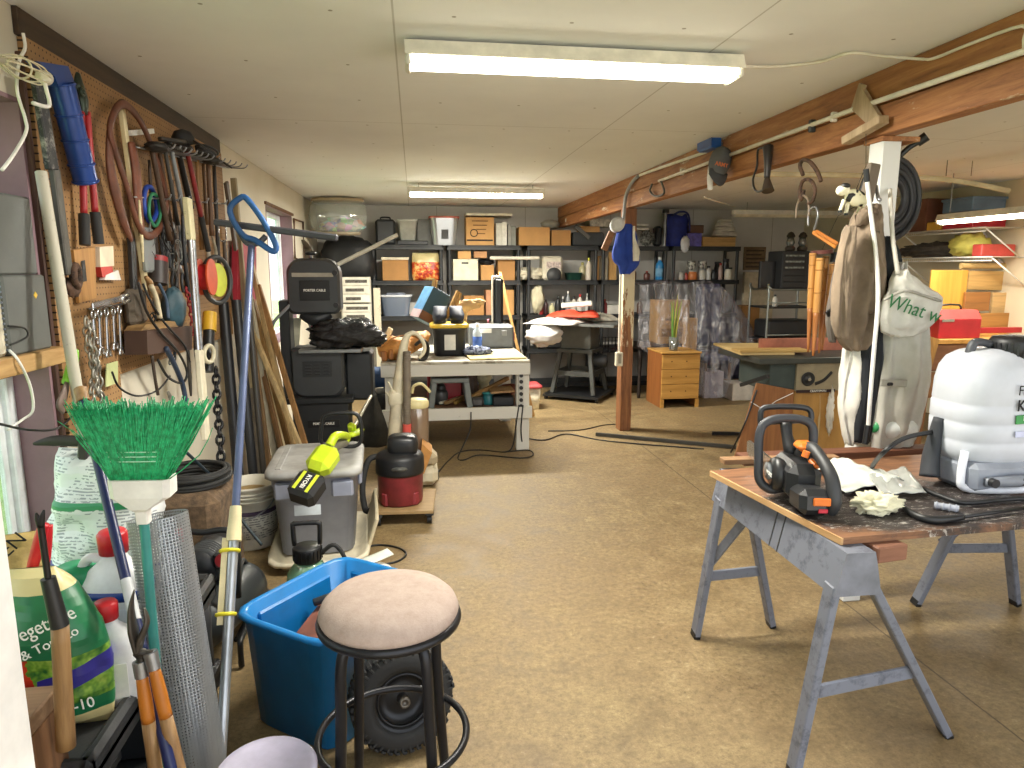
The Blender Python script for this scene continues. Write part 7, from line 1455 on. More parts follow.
# bamboo wind chime
wc = T('bamboo_wind_chime', 'bamboo wind chime with long tubes hanging left of brown jacket', 'wind chime', aty(820, 356, 3.35)); Yh = 3.35; BAM = wood('#cf9a55', '#a36c31', .45, 4, 2); BAM2 = wood('#bb7c45', '#8d5427', .45, 4, 2)
for i, (x0, y0, x1, y1, r, d) in enumerate(((813, 253, 808, 352, .017, -.03), (820, 258, 813, 356, .019, -.06), (826, 256, 819, 353, .016, .02), (832, 264, 822, 350, .015, -.02), (836, 262, 830, 340, .016, .03))):
    p0, p1 = aty(x0, y0, Yh + d), aty(x1, y1, Yh + d); t = MB().cyl(p0, p0.lerp(p1, .55), r, r*.97, 14).build('bamboo_tube', BAM, wc)
    MB().tube([p0.lerp(p1, .54), p0.lerp(p1, .75) + V(.003, .003, 0), p1], [r*.9, r*.7, r*.3], 10, k=3).build('cut_tip', BAM2, t)
    m = MB()
    for k in (.02, .12, .35): m.torus(p0.lerp(p1, k), r*1.02, .0025, p1 - p0, 14, 5)
    m.build('node_ring', pl('#9c6a31', .5), t)
MB().cyl(aty(822, 254, Yh), aty(822, 250, Yh), .055, n=20).build('top_disc', pl('#5b2d23', .6), wc); MB().cyl(aty(834, 262, Yh - .01), aty(835, 252, Yh - .01), .02, n=12).build('striker', BLACK, wc)
MB().tube([aty(822, 250, Yh), aty(838, 216, 3.0), cwp(856, 206)], .0012, 4, k=1).build('string', BLACK, wc)
# coil of black hose and its wand
m = MB(); q = aty(903, 198, 3.0)
for k in range(5): m.torus((q.x - .02, 3.06 + .012*(k % 2), q.z), .187 - .024*k, .0155, V(-.235, .97, .03*math.sin(k*2)), 44, 10, sx=1.0)
S(m, 'hose_coil', pl('#2a2b2e', .55), 'thick coil of black hose hung on the white post right side', 'hose')
o = T('hose_nozzle', 'black hose wand sticking up above the hose coil', 'nozzle', aty(900, 156, 2.9)); MB().tube([aty(900, 156, 2.92), aty(910, 147, 2.9), aty(919, 142, 2.88)], .012, 10).build('wand', BLACK, o); MB().cyl(aty(917, 143, 2.885), aty(927, 136, 2.86), .02, .022, 14).build('head', BLACK, o)
# ------------------------------------------------------------------ plastic sheeted corner with nightstand
o = T('nightstand', 'small pine wooden nightstand in front of the plastic sheeted furniture', 'nightstand', (3.02, 7.65, 0)); NX0, NX1 = aty(660, 408, 7.46).x, aty(698, 408, 7.46).x; NT_ = aty(680, 352, 7.46).z
PN = wood('#c99a52', '#a87a38', .5, 5, 0); PND = wood('#9c6334', '#7c4a24', .5, 5, 2)
MB().b2(NX0 - .01, NX1 + .01, 7.44, 7.95, NT_ - .02, NT_, 0, .004).build('top_board', PN, o)
for x in (NX0, NX1 - .02): MB().b2(x, x + .02, 7.47, 7.94, 0, NT_ - .02).build('side_panel', PND, o)
MB().b2(NX0 + .021, NX1 - .021, 7.92, 7.94, .05, NT_ - .02).build('back_panel', PND, o)
for k in range(3):
    z0 = .105 + k*(NT_ - .13)/3; d = MB().b2(NX0 + .004, NX1 - .004, 7.452, 7.47, z0, z0 + (NT_ - .13)/3 - .005, 0, .003).build('drawer', PN, o)
    for x in (.12, .3): MB().cyl((NX0 + x, 7.4525, z0 + .09), (NX0 + x, 7.450, z0 + .09), .008, n=10).build('screw_hole', pl('#4a3016', .7), d)
for x in (NX0 + .0, NX1 - .04): MB().b2(x, x + .04, 7.45, 7.469, 0, .1).build('front_foot', PN, o)
# vase with stalks
q = aty(674, 350, 7.6); o = T('vase_with_stalks', 'glass vase of tall green and yellow stalks on the pine nightstand', 'vase', (q.x, 7.62, NT_)); MB().lathe([(0, .001), (.045, .001), (.05, .02), (.055, .16), (.05, .16), (.045, .02), (0, .015)], (q.x, 7.62, NT_), 20).build('glass_vase', glassy('#c9d0cc', .05, .3), o)
rs = random.Random(5)
for i in range(9):
    h = rs.uniform(.45, .66); x = rs.uniform(-.03, .03); y = rs.uniform(-.03, .03); MB().tube([(q.x + x*.5, 7.62 + y*.5, NT_ + .02), (q.x + x*1.2, 7.62 + y, NT_ + h*.5), (q.x + x*2.2 + .01, 7.62 + y*1.5, NT_ + h)], [.006, .008, .003], 6).build('stalk', pl(('#7f9a3c', '#b9a94e', '#5f8a3a')[i % 3], .6), o)
for i in range(5): MB().tube([(q.x - .05 + i*.02, 7.6, NT_ + .02), (q.x - .05 + i*.025, 7.59, NT_ + .1)], .008, 6).build('pebble_stem', pl('#6a6a60', .6), o)
# furniture under the plastic
o = T('cardboard_box', 'tall printed cardboard box under the plastic sheet', 'box', (3.0, 8.45, .7)); a, b = aty(657, 346, 8.3), aty(690, 300, 8.3)
td = T('side_table', 'dark legged table under the plastic sheet', 'table', (3.1, 8.4, 0)); MB().b2(2.72, 3.52, 8.05, 8.75, .62, .655, 0, .006).build('tabletop', pl('#3b3029', .5), td)
for x in (2.76, 3.48):
    for y in (8.1, 8.7): MB().lathe([(.018, 0), (.025, .05), (.02, .25), (.03, .5), (.03, .62)], (x, y, 0), 12).build('leg', pl('#2c2320', .5), td)
MB().b2(a.x, b.x, 8.3, 8.62, .656, b.z, 0, .004).build('carton', worn('#b08a58', '#7d5f38', .38, 18, .8), o); MB().b2(a.x + .05, b.x - .03, 8.297, 8.3, .75, .85).build('printed_patch', pl('#7b5a34', .8, var=.3, scale=50), o); MB().b2(a.x + .1, b.x - .1, 8.297, 8.3, .95, .98).build('printed_line', pl('#6b4c2a', .8), o)
NB = pl('#363a58', .6, var=.2)
o = T('upholstered_chair', 'navy blue upholstered chair under the plastic sheet', 'chair', (3.75, 8.5, 0)); a, b = aty(700, 320, 8.4), aty(722, 284, 8.4)
MB().b2(a.x - .02, b.x + .06, 8.45, 8.58, .6, b.z, 0, .05).build('backrest', NB, o); MB().b2(3.57, 3.97, 8.02, 8.5, .42, .55, 0, .05).build('seat', NB, o)
for x in (3.61, 3.93):
    for y in (8.06, 8.46): MB().cyl((x, y, 0), (x, y, .43), .02, n=8).build('leg', BROWNW, o)
a, b = aty(726, 346, 8.2), aty(762, 320, 8.2); o = T('armchair', 'low navy blue padded chair under right end of plastic sheet', 'chair', (4.6, 8.6, 0)); MB().b2(a.x, b.x - .02, 8.25, 8.8, .18, a.z, 0, .06).build('seat', NB, o); MB().b2(a.x, b.x - .02, 8.7, 8.9, a.z, b.z, 0, .07).build('backrest', NB, o)
for x in (a.x + .06, b.x - .1):
    for y in (8.3, 8.82): MB().cyl((x, y, 0), (x, y, .185), .025, n=10).build('leg', BROWNW, o)
o = sb('white_tub_box', 'white cardboard box on the floor under the plastic sheet', 'box', 733, 757, 384, 0, pl('#cfcac2', .7), .3, 7.75); sb('white_box', 'white wrapped box low behind the pine nightstand', 'box', 705, 724, 372, 0, pl('#b9b4bd', .7), .3, 7.95); sb('tan_board', 'tan panel standing behind the vase stalks', 'board', 684, 698, 318, 0, PINE, .03, 8.0)
def m_film():
    t = NT('plastic_film'); nt = t.t; tr = t.n('ShaderNodeBsdfTransparent'); tr.inputs[0].default_value = (.93, .93, .96, 1)
    gl = t.n('ShaderNodeBsdfGlossy'); gl.inputs['Roughness'].default_value = .22; df = t.n('ShaderNodeBsdfDiffuse'); df.inputs[0].default_value = (.62, .61, .66, 1)
    f = t.noise(7, 6, t.mapped((2.2, 2.2, .7)), .7, 1.2); bp = t.n('ShaderNodeBump'); bp.inputs['Strength'].default_value = .9; bp.inputs['Distance'].default_value = .03; t.l(f, bp.inputs['Height'])
    t.l(bp.outputs[0], gl.inputs['Normal']); t.l(bp.outputs[0], df.inputs['Normal'])
    a = t.n('ShaderNodeMixShader'); a.inputs[0].default_value = .5; t.l(df.outputs[0], a.inputs[1]); t.l(gl.outputs[0], a.inputs[2])
    m = t.n('ShaderNodeMixShader'); r = t.ramp(f, [(.38, (.03,)*3), (.52, (.12,)*3), (.64, (.42,)*3)]); t.l(r, m.inputs[0]); t.l(tr.outputs[0], m.inputs[1]); t.l(a.outputs[0], m.inputs[2]); t.l(m.outputs[0], nt.nodes['Material Output'].inputs[0]); return t.m
def interp(T_, u):
    for (u0, v0), (u1, v1) in zip(T_, T_[1:]):
        if u <= u1: return v0 + (v1 - v0)*(u - u0)/(u1 - u0)
    return T_[-1][1]
X0_, X1_ = aty(640, 300, 8).x, aty(768, 300, 8).x; zt1, zt2 = aty(650, 283, 8.2).z, aty(765, 345, 8.0).z
def film(u, v):
    x = X0_ + (X1_ - X0_)*u; top = interp([(0, zt1), (.5, zt1 + .02), (.66, zt1 - .04), (.82, (zt1+zt2)/2), (1, zt2)], u); bot = interp([(0, .66), (.12, .45), (.4, .1), (.48, .04), (.62, .05), (.7, .45), (.85, .55), (1, .1)], u)
    wig = .035*math.sin(u*46 + 2*v) + .03*noise.noise(Vector((u*9, v*4, 1)))
    if v < .35: t = v/.35; return (x + .01*wig, 8.98 - .95*t, top + .02*math.sin(u*20 + t*4) - .05*t*(1-t))
    t = (v - .35)/.65; return (x + .03*math.sin(u*30)*t, 8.03 - .28*t*(1 if u > .34 else .1) + wig*t**.6, top + (bot - top)*t)
S(MB().sheet(film, 90, 44, .002), 'plastic_sheet', m_film(), 'clear plastic sheeting draped over the furniture behind nightstand', 'plastic sheet')
# ------------------------------------------------------------------ back right: sign, rack, organiser
Yr = 9.5; a, b = aty(744, 270, Yr), aty(767, 247, Yr); o = T('cardboard_sign', 'brown handwritten cardboard sign on the back wall', 'sign', ((a.x+b.x)/2, Yr, a.z)); MB().b2(a.x, b.x, Yr + .02, YB - .002, a.z, b.z, 0, .002).build('board', pl('#7a6449', .8, var=.15), o)
for k in range(5): MB().b2(a.x + .03, b.x - .03 - .04*(k % 2), Yr + .016, Yr + .0199, b.z - .05 - k*.058 - .014, b.z - .05 - k*.058 + .008).build('written_line', pl('#3c2f22', .8, var=.5, scale=60), o)
sb('cream_cabinet', 'cream tall panel standing against the back wall right of shelving', 'panel', 745, 775, 272, 0, pl('#b9ad93', .7, var=.12), .06, 9.3); sb('tan_box', 'tan cardboard box low against the back wall', 'box', 742, 760, 306, 0, CARD2, .3, 8.95)
Yk = 7.6; o = T('rolling_rack', 'black rack with chrome tube frame near the bamboo chimes', 'rack', (aty(788, 340, Yk).x, Yk + .25, 0)); xa, xb = aty(766, 340, Yk).x, aty(815, 340, Yk).x; zz = aty(790, 290, Yk).z
for y in (Yk, Yk + .45): MB().tube([(xa, y, 0), (xa, y, zz - .03), (xa + .04, y, zz), (xb - .04, y, zz), (xb, y, zz - .03), (xb, y, 0)], .014, 8, k=3).build('tube_frame', pl('#9aa09c', .3, .8), o)
for z in (.35, .75, zz - .22): MB().b2(xa, xb, Yk + .015, Yk + .435, z, z + .02).build('shelf', BLACK, o); 
for z in (zz - .2, .77, .37): MB().tube([(xa, Yk - .005, z + .05), (xb, Yk - .005, z + .05)], .008, 6, k=1).build('rail', pl('#9aa09c', .3, .8), o)
for k, (z, h, lb) in enumerate(((.372, .33, 'black case on the rolling rack bottom shelf'), (.772, .22, 'black case on the rolling rack middle shelf'))): S(MB().b2(xa + .04, xb - .04, Yk + .04, Yk + .4, z, z + h, 0, .02), 'black_case', pl('#1d1e20', .5), lb, 'case')
bott('small_bottle', 'small pale bottle standing on the rolling rack upper shelf', 775, Yk + .1, zz - .199, .14, .03, '#c9c7bd', '#2a2a2a')
Yo = 7.55; o = T('parts_organizer', 'stacked black parts organizer with pale labels above the rack', 'organizer', (aty(795, 290, Yo).x, Yo + .15, zz)); a, b = aty(781, 290, Yo), aty(812, 251, Yo); MB().b2(a.x, b.x, Yo + .01, Yo + .35, zz + .016, b.z, 0, .006).build('case', pl('#232528', .5), o)
for i in range(6):
    z = zz + .03 + (b.z - zz - .04)*i/6; d = MB().b2(a.x + .01, b.x - .06, Yo - .005, Yo + .009, z, z + (b.z - zz - .06)/6, 0, .003).build('drawer', pl('#1b1d1f', .45), o)
    if i > 2: MB().b2(a.x + .03, b.x - .09, Yo - .007, Yo - .0055, z + .015, z + .035).build('label_strip', pl('#6f7672', .6, var=.4, scale=40), d)
for x, lb, k in ((790, 'left old lantern standing on the black organizer', 0), (802, 'right old lantern standing on the black organizer', 1)):
    q = aty(x, 250, Yo + .15); o = T('lantern', lb, 'lantern', (q.x, Yo + .15, b.z)); MB().lathe([(0, .001), (.055, .001), (.06, .04), (.04, .06)], (q.x, Yo + .15, b.z), 18).build('fuel_base', pl('#4d453b', .5, .4), o); MB().lathe([(.035, .06), (.05, .1), (.035, .16)], (q.x, Yo + .15, b.z), 18).build('glass_globe', glassy('#8f958f', .1, .6), o); MB().lathe([(.045, .16), (.05, .18), (.03, .215), (0, .23)], (q.x, Yo + .15, b.z), 18).build('cap', pl('#3a332b', .5, .4), o)
sb('black_monitor', 'black flat panel left of the black organizer', 'panel', 761, 782, 261, zz + .016, BLACK, .05, Yk + .1, .008)
# ------------------------------------------------------------------ table saw on plywood stand
Ys = 5.25; ts = T('table_saw', 'grey table saw with black handwheel on a plywood stand', 'table saw', (3.35, 5.6, 0)); TZ = aty(820, 357, Ys).z
PLY = wood('#bf9350', '#97703a', .6, 3, 2, stretch=5); xs0, xs1 = aty(795, 400, Ys).x, aty(872, 400, Ys).x
MB().b2(xs0, xs1, Ys + .02, Ys + .6, 0, aty(820, 391, Ys).z, 0, .003).build('plywood_stand', PLY, ts)
xg0 = aty(760, 380, Ys).x; zb_ = aty(820, 391, Ys).z
MB().b2(xg0 + .1, xs1, Ys + .03, Ys + .58, zb_ + .001, TZ - .055, 0, .006).build('saw_body', pl('#3f4a48', .5, .2), ts)
fp = MB().b2(xs0, xs1 - .02, Ys, Ys + .028, zb_ + .001, TZ - .05, 0, .003).build('front_panel', pl('#9b9179', .45, .3), ts)
q = aty(808, 379, Ys - .01); m = MB().lathe([(.0, .03), (.02, .03), (.024, .012), (.045, .012), (.056, .02), (.06, .012), (.056, .0), (.0, 0)], (q.x, Ys - .002, q.z), 24, V(0, -1, 0)); m.build('handwheel', BLACK, ts); MB().cyl((q.x, Ys - .032, q.z), (q.x, Ys - .036, q.z), .014, n=12).build('wheel_cap', CHROME, ts)
MB().tube([aty(815, 384, Ys - .002), aty(824, 380, Ys - .002), aty(832, 372, Ys - .002)], .014, 8, flat=.4, up=(0, 1, 0)).build('tilt_slot', BLACK, ts)
a, b = aty(796, 393, Ys), aty(835, 389, Ys); MB().b2(a.x, b.x, Ys - .005, Ys - .001, a.z, b.z).build('name_strip', pl('#2a1719', .5), ts); lettering(ts, 'CRAFTSMAN', .026, ((a.x+b.x)/2 + .02, Ys - .006, (a.z+b.z)/2), FACE, INKW, 1.0)
xt0 = aty(752, 356, Ys).x; MB().b2(xt0 + .05, xs1 + .08, Ys - .04, Ys + .75, TZ - .05, TZ, 0, .005).build('cast_top', pl('#454844', .45, .5), ts)
MB().b2(xt0 + .3, xs1 + .02, Ys + .42, Ys + .47, TZ + .0005, TZ + .115, 0, .003).build('fence', pl('#9a5f4c', .5, var=.15), ts)
b0 = aty(727, 347, 6.3); m = MB().box((3.03, 5.8, TZ + .012), (.46, .8, .02), (0, 0, -8), 0, .002); S(m, 'plywood_offcut', worn('#cdb27a', '#a98a52', .35, 6, .6), 'pale yellow board sticking out left from the table saw top', 'board'); S(MB().box((3.05, 5.5, TZ + .034), (.62, .2, .02), (0, 0, -4), 0, .002), 'plywood_offcut', wood('#c9a868', '#a07e42', .6, 5, 0), 'second pale board lying over the table saw front edge', 'board')
S(MB().bar(aty(768, 376, Ys), aty(741, 385, Ys + .3), .03, .03), 'saw_support_arm', BLACK, 'black support arm sticking left out of the table saw', 'arm')
A = [aty(x, y, Ys - .03) for x, y in ((757, 383), (794, 390), (789, 457), (734, 457))]; A[2].z = A[3].z = .004; m = MB().loft([A, [q + V(0, .018, 0) for q in A]], 0, False); o = S(m, 'plywood_sheet', wood('#9a683c', '#75492a', .65, 4, 2), 'reddish brown plywood sheet leaning against table saw stand', 'plywood')
MB().tube([aty(751, 402, Ys - .04), aty(764, 410, Ys - .045), aty(776, 401, Ys - .045), aty(793, 393, Ys - .04)], .004, 6, k=1).build('white_string', WHITE, o)
S(MB().tube([aty(757, 390, Ys - .06), aty(750, 410, Ys - .06), aty(742, 430, Ys - .06), atz(731, 452, .012)], .008, 6), 'black_cable', BLACK, 'black cable down the left side of brown plywood', 'cable')
S(MB().tube([aty(820, 395, Ys - .01), aty(820, 412, Ys - .012), aty(819, 420, Ys - .012), aty(818, 438, Ys - .012)], [.003, .003, .016, .004], 8, flat=.4), 'tag_on_string', pl('#c9b48a', .7), 'cream paddle tag hanging on the plywood stand', 'tag')
m = MB().blob(aty(830, 412, Ys - .03), (.03, .02, .16), .6, 5, 2); S(m, 'white_rag', pl('#d8d4c8', .85), 'torn white rag hanging at plywood stand right side', 'rag')
# ------------------------------------------------------------------ right wall: bench, shelves
bx0, by0, bz1 = 4.12, 5.35, aty(930, 338, 5.5).z
o = T('wooden_bench', 'long wooden bench along the right wall', 'bench', (4.9, 5.7, 0)); YW = wood('#c9974f', '#a0702f', .6, 4, 1); BRW = wood('#83583a', '#5d3b26', .65, 4, 0)
BY1 = 6.15
MB().b2(bx0 - .02, XR - .05, by0, BY1, bz1 - .04, bz1, 0, .004).build('bench_top', YW, o)
for y in (by0 + .04, BY1 - .12):
    for x in (bx0 + .02, XR - .18): MB().b2(x, x + .09, y, y + .08, 0, bz1 - .041, 0, .003).build('leg', YW, o)
MB().b2(bx0 + .12, XR - .2, by0 + .01, by0 + .035, bz1 - .28, bz1 - .041, 0, .003).build('front_apron', BRW, o); MB().b2(bx0 + .12, bx0 + .5, by0 + .012, by0 + .036, bz1 - .52, bz1 - .29, 0, .003).build('front_board', wood('#94683f', '#6d4a2c', .65, 4, 0), o)
for k, (x0, y0, x1, y1, Y, h, lb) in enumerate(((934, 338, 906, 440, 5.2, '#bd8a45', 'yellowish board leaning slanted against the bench end'), (926, 372, 914, 450, 5.26, '#8a5a33', 'darker brown board leaning at the bench end'))): lean(x0, y0, x1, y1, Y, Y - .1, .09, .03, wood(h, shade(h, .65), .6, 5, 2), lb, 'leaning_board', up=(0, 1, 0))
tbx = T('red_toolbox', 'red metal toolbox on the wooden bench', 'toolbox', (4.45, 5.5, bz1)); RT = pl('#a3242c', .35, .1); a, b = aty(938, 338, 5.42), aty(984, 303, 5.42)
MB().b2(a.x, b.x, 5.42, 5.70, bz1 + .001, bz1 + .17, 0, .006).build('box_body', RT, tbx); m = MB(); m.loft([[V(x, y, z) for x, y, z in ((a.x, 5.42, bz1 + .171), (b.x, 5.42, bz1 + .171), (b.x, 5.70, bz1 + .171), (a.x, 5.70, bz1 + .171))], [V(x, y, z) for x, y, z in ((a.x, 5.48, bz1 + .25), (b.x, 5.48, bz1 + .25), (b.x, 5.64, bz1 + .25), (a.x, 5.64, bz1 + .25))]], 0, False); m.build('lid', pl('#b5433f', .4), tbx); MB().tube([(a.x + .1, 5.56, bz1 + .25), (a.x + .12, 5.56, bz1 + .29), (b.x - .12, 5.56, bz1 + .29), (b.x - .1, 5.56, bz1 + .25)], .009, 8, k=2).build('handle', BLACK, tbx); MB().b2(a.x + .02, a.x + .14, 5.415, 5.42, bz1 + .15, bz1 + .175).build('latch', CHROME, tbx)
cb = T('bar_clamp', 'long red bar clamp with black crank lying on bench', 'clamp', (5.1, 5.58, bz1)); MB().b2(4.62, 5.55, 5.55, 5.6, bz1 + .03, bz1 + .08, 0, .004).build('bar', RT, cb); MB().b2(4.6, 4.66, 5.53, 5.63, bz1 + .001, bz1 + .1, 0, .006).build('jaw', RT, cb); MB().tube([(4.9, 5.57, bz1 + .08), (4.92, 5.57, bz1 + .2)], .014, 8, k=1).build('spindle', DGRAY, cb); MB().tube([(4.74, 5.57, bz1 + .215), (5.1, 5.57, bz1 + .215)], .014, 8, k=1).build('crank', BLACK, cb)
# boards standing behind the bench
def plank(x0, x1, yt, yb, Y, h, label, tilt=0):
    a, b = aty(x0, yb, Y), aty(x1, yt, Y); a.z = max(a.z, bz1 + .001); S(MB().box(((a.x+b.x)/2, Y, (a.z+b.z)/2), (b.x - a.x, .03, b.z - a.z), (0, tilt, 0), 0, .003), 'wall_plank', wood(h, shade(h, .78), .6, 4, 0), label, 'board')
a, b = aty(932, 270, 5.95), aty(962, 332, 5.95); S(MB().b2(a.x, b.x, 5.95, 5.97, bz1 + .001, a.z, 0, .003), 'yellow_board', wood('#d3a145', '#b5832f', .6, 3, 2), 'yellow plywood board standing upright behind the red toolbox', 'board')
plank(966, 1090, 272, 291, 6.0, '#d0a765', 'upper long pale plank on edge behind the bench', 1.2); plank(990, 1095, 292, 313, 5.94, '#d6b077', 'middle pale plank on edge behind the bench'); plank(972, 1092, 312, 333, 5.88, '#b98444', 'lowest long plank on edge behind the bench'); plank(963, 990, 292, 311, 5.92, '#a8713a', 'short brown wooden block beside the planks on the bench')
a, b = aty(960, 268, 6.0), aty(1090, 267, 6.0); S(MB().cyl(a + V(0, -.01, .02), b + V(0, -.01, .02), .028, n=14), 'wood_roller', wood('#d8bb80', '#b0925a', .5, 5, 0), 'pale round pole lying along the top plank', 'pole')
# wire shelves on the right wall
def wshelf(px0, py0, px1, py1, label, X0=5.28):
    a, b = atx(px0, py0, X0), atx(px1, py1, X0); z = (a.z + b.z)/2; o = T('wire_shelf', label, 'shelf', ((X0 + XR)/2, (a.y+b.y)/2, z)); m = MB()
    m.tube([(X0, a.y, z), (X0, b.y, z)], .006, 6, k=1); m.tube([(X0, a.y, z - .035), (X0, b.y, z - .035)], .005, 6, k=1); m.tube([(XR - .01, a.y, z), (XR - .01, b.y, z)], .006, 6, k=1)
    n_ = int(abs(b.y - a.y)/.03)
    for i in range(n_ + 1):
        y = a.y + (b.y - a.y)*i/n_; m.tube([(X0, y, z - .035), (X0, y, z), (XR - .005, y, z + .002)], .0022, 4, k=1)
    m.build('wire_deck', WHITE, o)
    for y in (b.y + .02, a.y - .02): MB().tube([(X0 + .02, y, z - .01), (XR - .005, y, z - .28)], .008, 6, k=1).build('brace', WHITE, o)
    return a, b, z
a1, b1, z1_ = wshelf(900, 232.5, 986, 228, 'upper white wire shelf on the right wall'); a2, b2_, z2_ = wshelf(898, 258, 992, 257.5, 'lower white wire shelf on the right wall')
def onsh(name, label, cat, px0, px1, z, h, mat, dx=.36, X0=5.3, rim=False):
    y0, y1 = atx(px1, 230, X0).y, atx(px0, 230, X0).y; m = MB().b2(X0, X0 + dx, y0, y1, z + .006, z + h, 0, .008)
    if rim: m.b2(X0 - .012, X0 + dx + .01, y0 - .012, y1 + .012, z + h - .025, z + h, 0, .006)
    return S(m, name, mat, label, cat)
onsh('plastic_bin', 'red plastic bin on the upper wire shelf', 'bin', 942, 972, z1_, .16, pl('#b0283a', .4), rim=True); onsh('plastic_bin', 'blue grey plastic bin stacked on the red bin', 'bin', 940, 970, z1_ + .161, .14, pl('#5c7590', .4), rim=True); onsh('yellow_box', 'yellow box left of red bin on upper wire shelf', 'box', 926, 940, z1_, .09, pl('#d0a544', .7)); onsh('brown_carton', 'large brown box on the upper wire shelf far end', 'box', 905, 925, z1_, .34, pl('#6b4638', .8)); 
S(MB().blob((5.48, atx(962, 248, 5.4).y, z2_ + .12), (.14, .2, .115), .3, 4, 3, flat0=-.112), 'yellow_cable_coil', pl('#d8d06a', .6, bump=.4), 'pale yellow coil on the lower wire shelf', 'coil'); onsh('red_can', 'red can right of the yellow coil on lower wire shelf', 'can', 974, 984, z2_, .12, pl('#c24a42', .5)); S(MB().blob((5.5, atx(925, 252, 5.4).y, z2_ + .08), (.15, .5, .075), .5, 4, 9, flat0=-.07), 'rag_pile', pl('#3f3830', .85, var=.3), 'dark pile of rags on the lower wire shelf', 'rags')
m = MB().tube([aty(735, 174, 5.0), aty(830, 175, 5.0), aty(926, 178, 5.0), aty(970, 183, 4.95), aty(1009, 191, 4.9)], .02, 10); o = S(m, 'long_white_pipe', pl('#d6c9a8', .5), 'long cream pipe hanging bent under the right ceiling', 'pipe')
for x in (760, 946, 971): q = aty(x, 176, 5.0); MB().tube([(q.x, 5.0, q.z + .0), (q.x, 5.0, CZ)], .003, 5, k=1).build('hanger_wire', DGRAY, o)
S(MB().cyl(atx(973, 215, XR - .013), atx(1004, 267, XR - .013), .012, n=10), 'white_stick', WHITE, 'thin white stick leaning below the lit bench lamp', 'stick')
S(MB().b2(3.1, 3.5, 4.15, 4.5, 0, .33, 0, .02), 'white_bucket_box', pl('#c9ced6', .5), 'pale grey white box on the floor behind the white post', 'box') if False else None
# ------------------------------------------------------------------ sawhorses, boards, chainsaw and backpack sprayer
SH = worn('#737782', '#565964', .42, 14, .55); SHD = pl('#6d7078', .5, var=.15); TBZ = .80
def sawhorse(label, x0, y0, x1, y1, feet):
    """x0,y0 near end of the rail; feet = near-left, near-right, far-left, far-right"""
    o = T('sawhorse', label, 'sawhorse', ((x0+x1)/2, (y0+y1)/2, 0)); m = MB(); d = V(x1 - x0, y1 - y0, 0); dn = d.normalized(); sd = V(dn.y, -dn.x, 0); zt = TBZ - .024
    sec = lambda p: [p + sd*-.075 + V(0, 0, zt - .135), p + sd*.075 + V(0, 0, zt - .135), p + sd*.055 + V(0, 0, zt - .04), p + sd*.045 + V(0, 0, zt), p + sd*-.045 + V(0, 0, zt), p + sd*-.055 + V(0, 0, zt - .04)]
    p0, p1 = V(x0, y0, 0), V(x1, y1, 0); m.loft([sec(p0), sec(p1)], 0, False); m.build('top_rail', SH, o)
    m = MB(); 
    for k in (.38, .44): m.loft([[q + (q - (p0.lerp(p1, k) + V(0, 0, zt - .07))).normalized()*.002 for q in sec(p0.lerp(p1, k))], [q + (q - (p0.lerp(p1, k) + V(0, 0, zt - .07))).normalized()*.002 for q in sec(p0.lerp(p1, k + .006))]], 0, False)
    m.build('rail_bands', DGRAY, o)
    for i, f in enumerate(feet):
        f = V(*f, 0); e = (p0 if i < 2 else p1) + dn*(.03 if i < 2 else -.05); top = e + sd*(-.06 if i % 2 == 0 else .06) + V(0, 0, zt - .11); l = MB().bar(f + (top - f)*.02, top, .052, .028, sd, 0, .004).build('leg', SH, o)
        MB().bar(f, f + (top - f)*.05, .05, .03, sd, 0, .004).build('foot', BLACK, l); MB().bar(f + (top - f)*.1 + sd*(.013), top + sd*.013, .01, .006, sd).build('channel_lip', SHD, l); MB().cyl(top + dn*(-.026) + V(0, 0, .0), top + dn*(-.03), .007, n=8).build('rivet', CHROME, l)
    for (a, b, e) in ((feet[0], feet[1], p0 + dn*.03), (feet[2], feet[3], p1 - dn*.05)):
        A_ = V(*a, 0).lerp(e + sd*-.06 + V(0, 0, zt - .11), .45); B_ = V(*b, 0).lerp(e + sd*.06 + V(0, 0, zt - .11), .45); MB().bar(A_ + dn*-.0, B_, .012, .045, (0, 0, 1), 0, .002).build('stretcher', SH, o)
    A_ = V(*feet[2], 0).lerp(p1 + sd*-.06 + V(0, 0, zt - .11), .48); MB().bar(A_, p1 + d*-.22 + V(0, 0, zt - .13), .012, .035, (0, 0, 1)).build('brace', SHD, o)
    ep = sec(p0 - dn*.004); MB().loft([ep, sec(p0)], 0, False).build('end_plate', SHD, o)
    return o
sawhorse('grey metal sawhorse under the left end of the plywood board', 1.285, 1.73, 1.295, 2.60, ((1.16, 1.79), (1.80, 1.90), (1.19, 2.63), (1.57, 2.67)))
sawhorse('grey metal sawhorse under the sprayer end of the board', 2.60, 1.85, 2.60, 2.72, ((2.34, 1.92), (2.86, 1.92), (2.36, 2.76), (2.84, 2.69)))
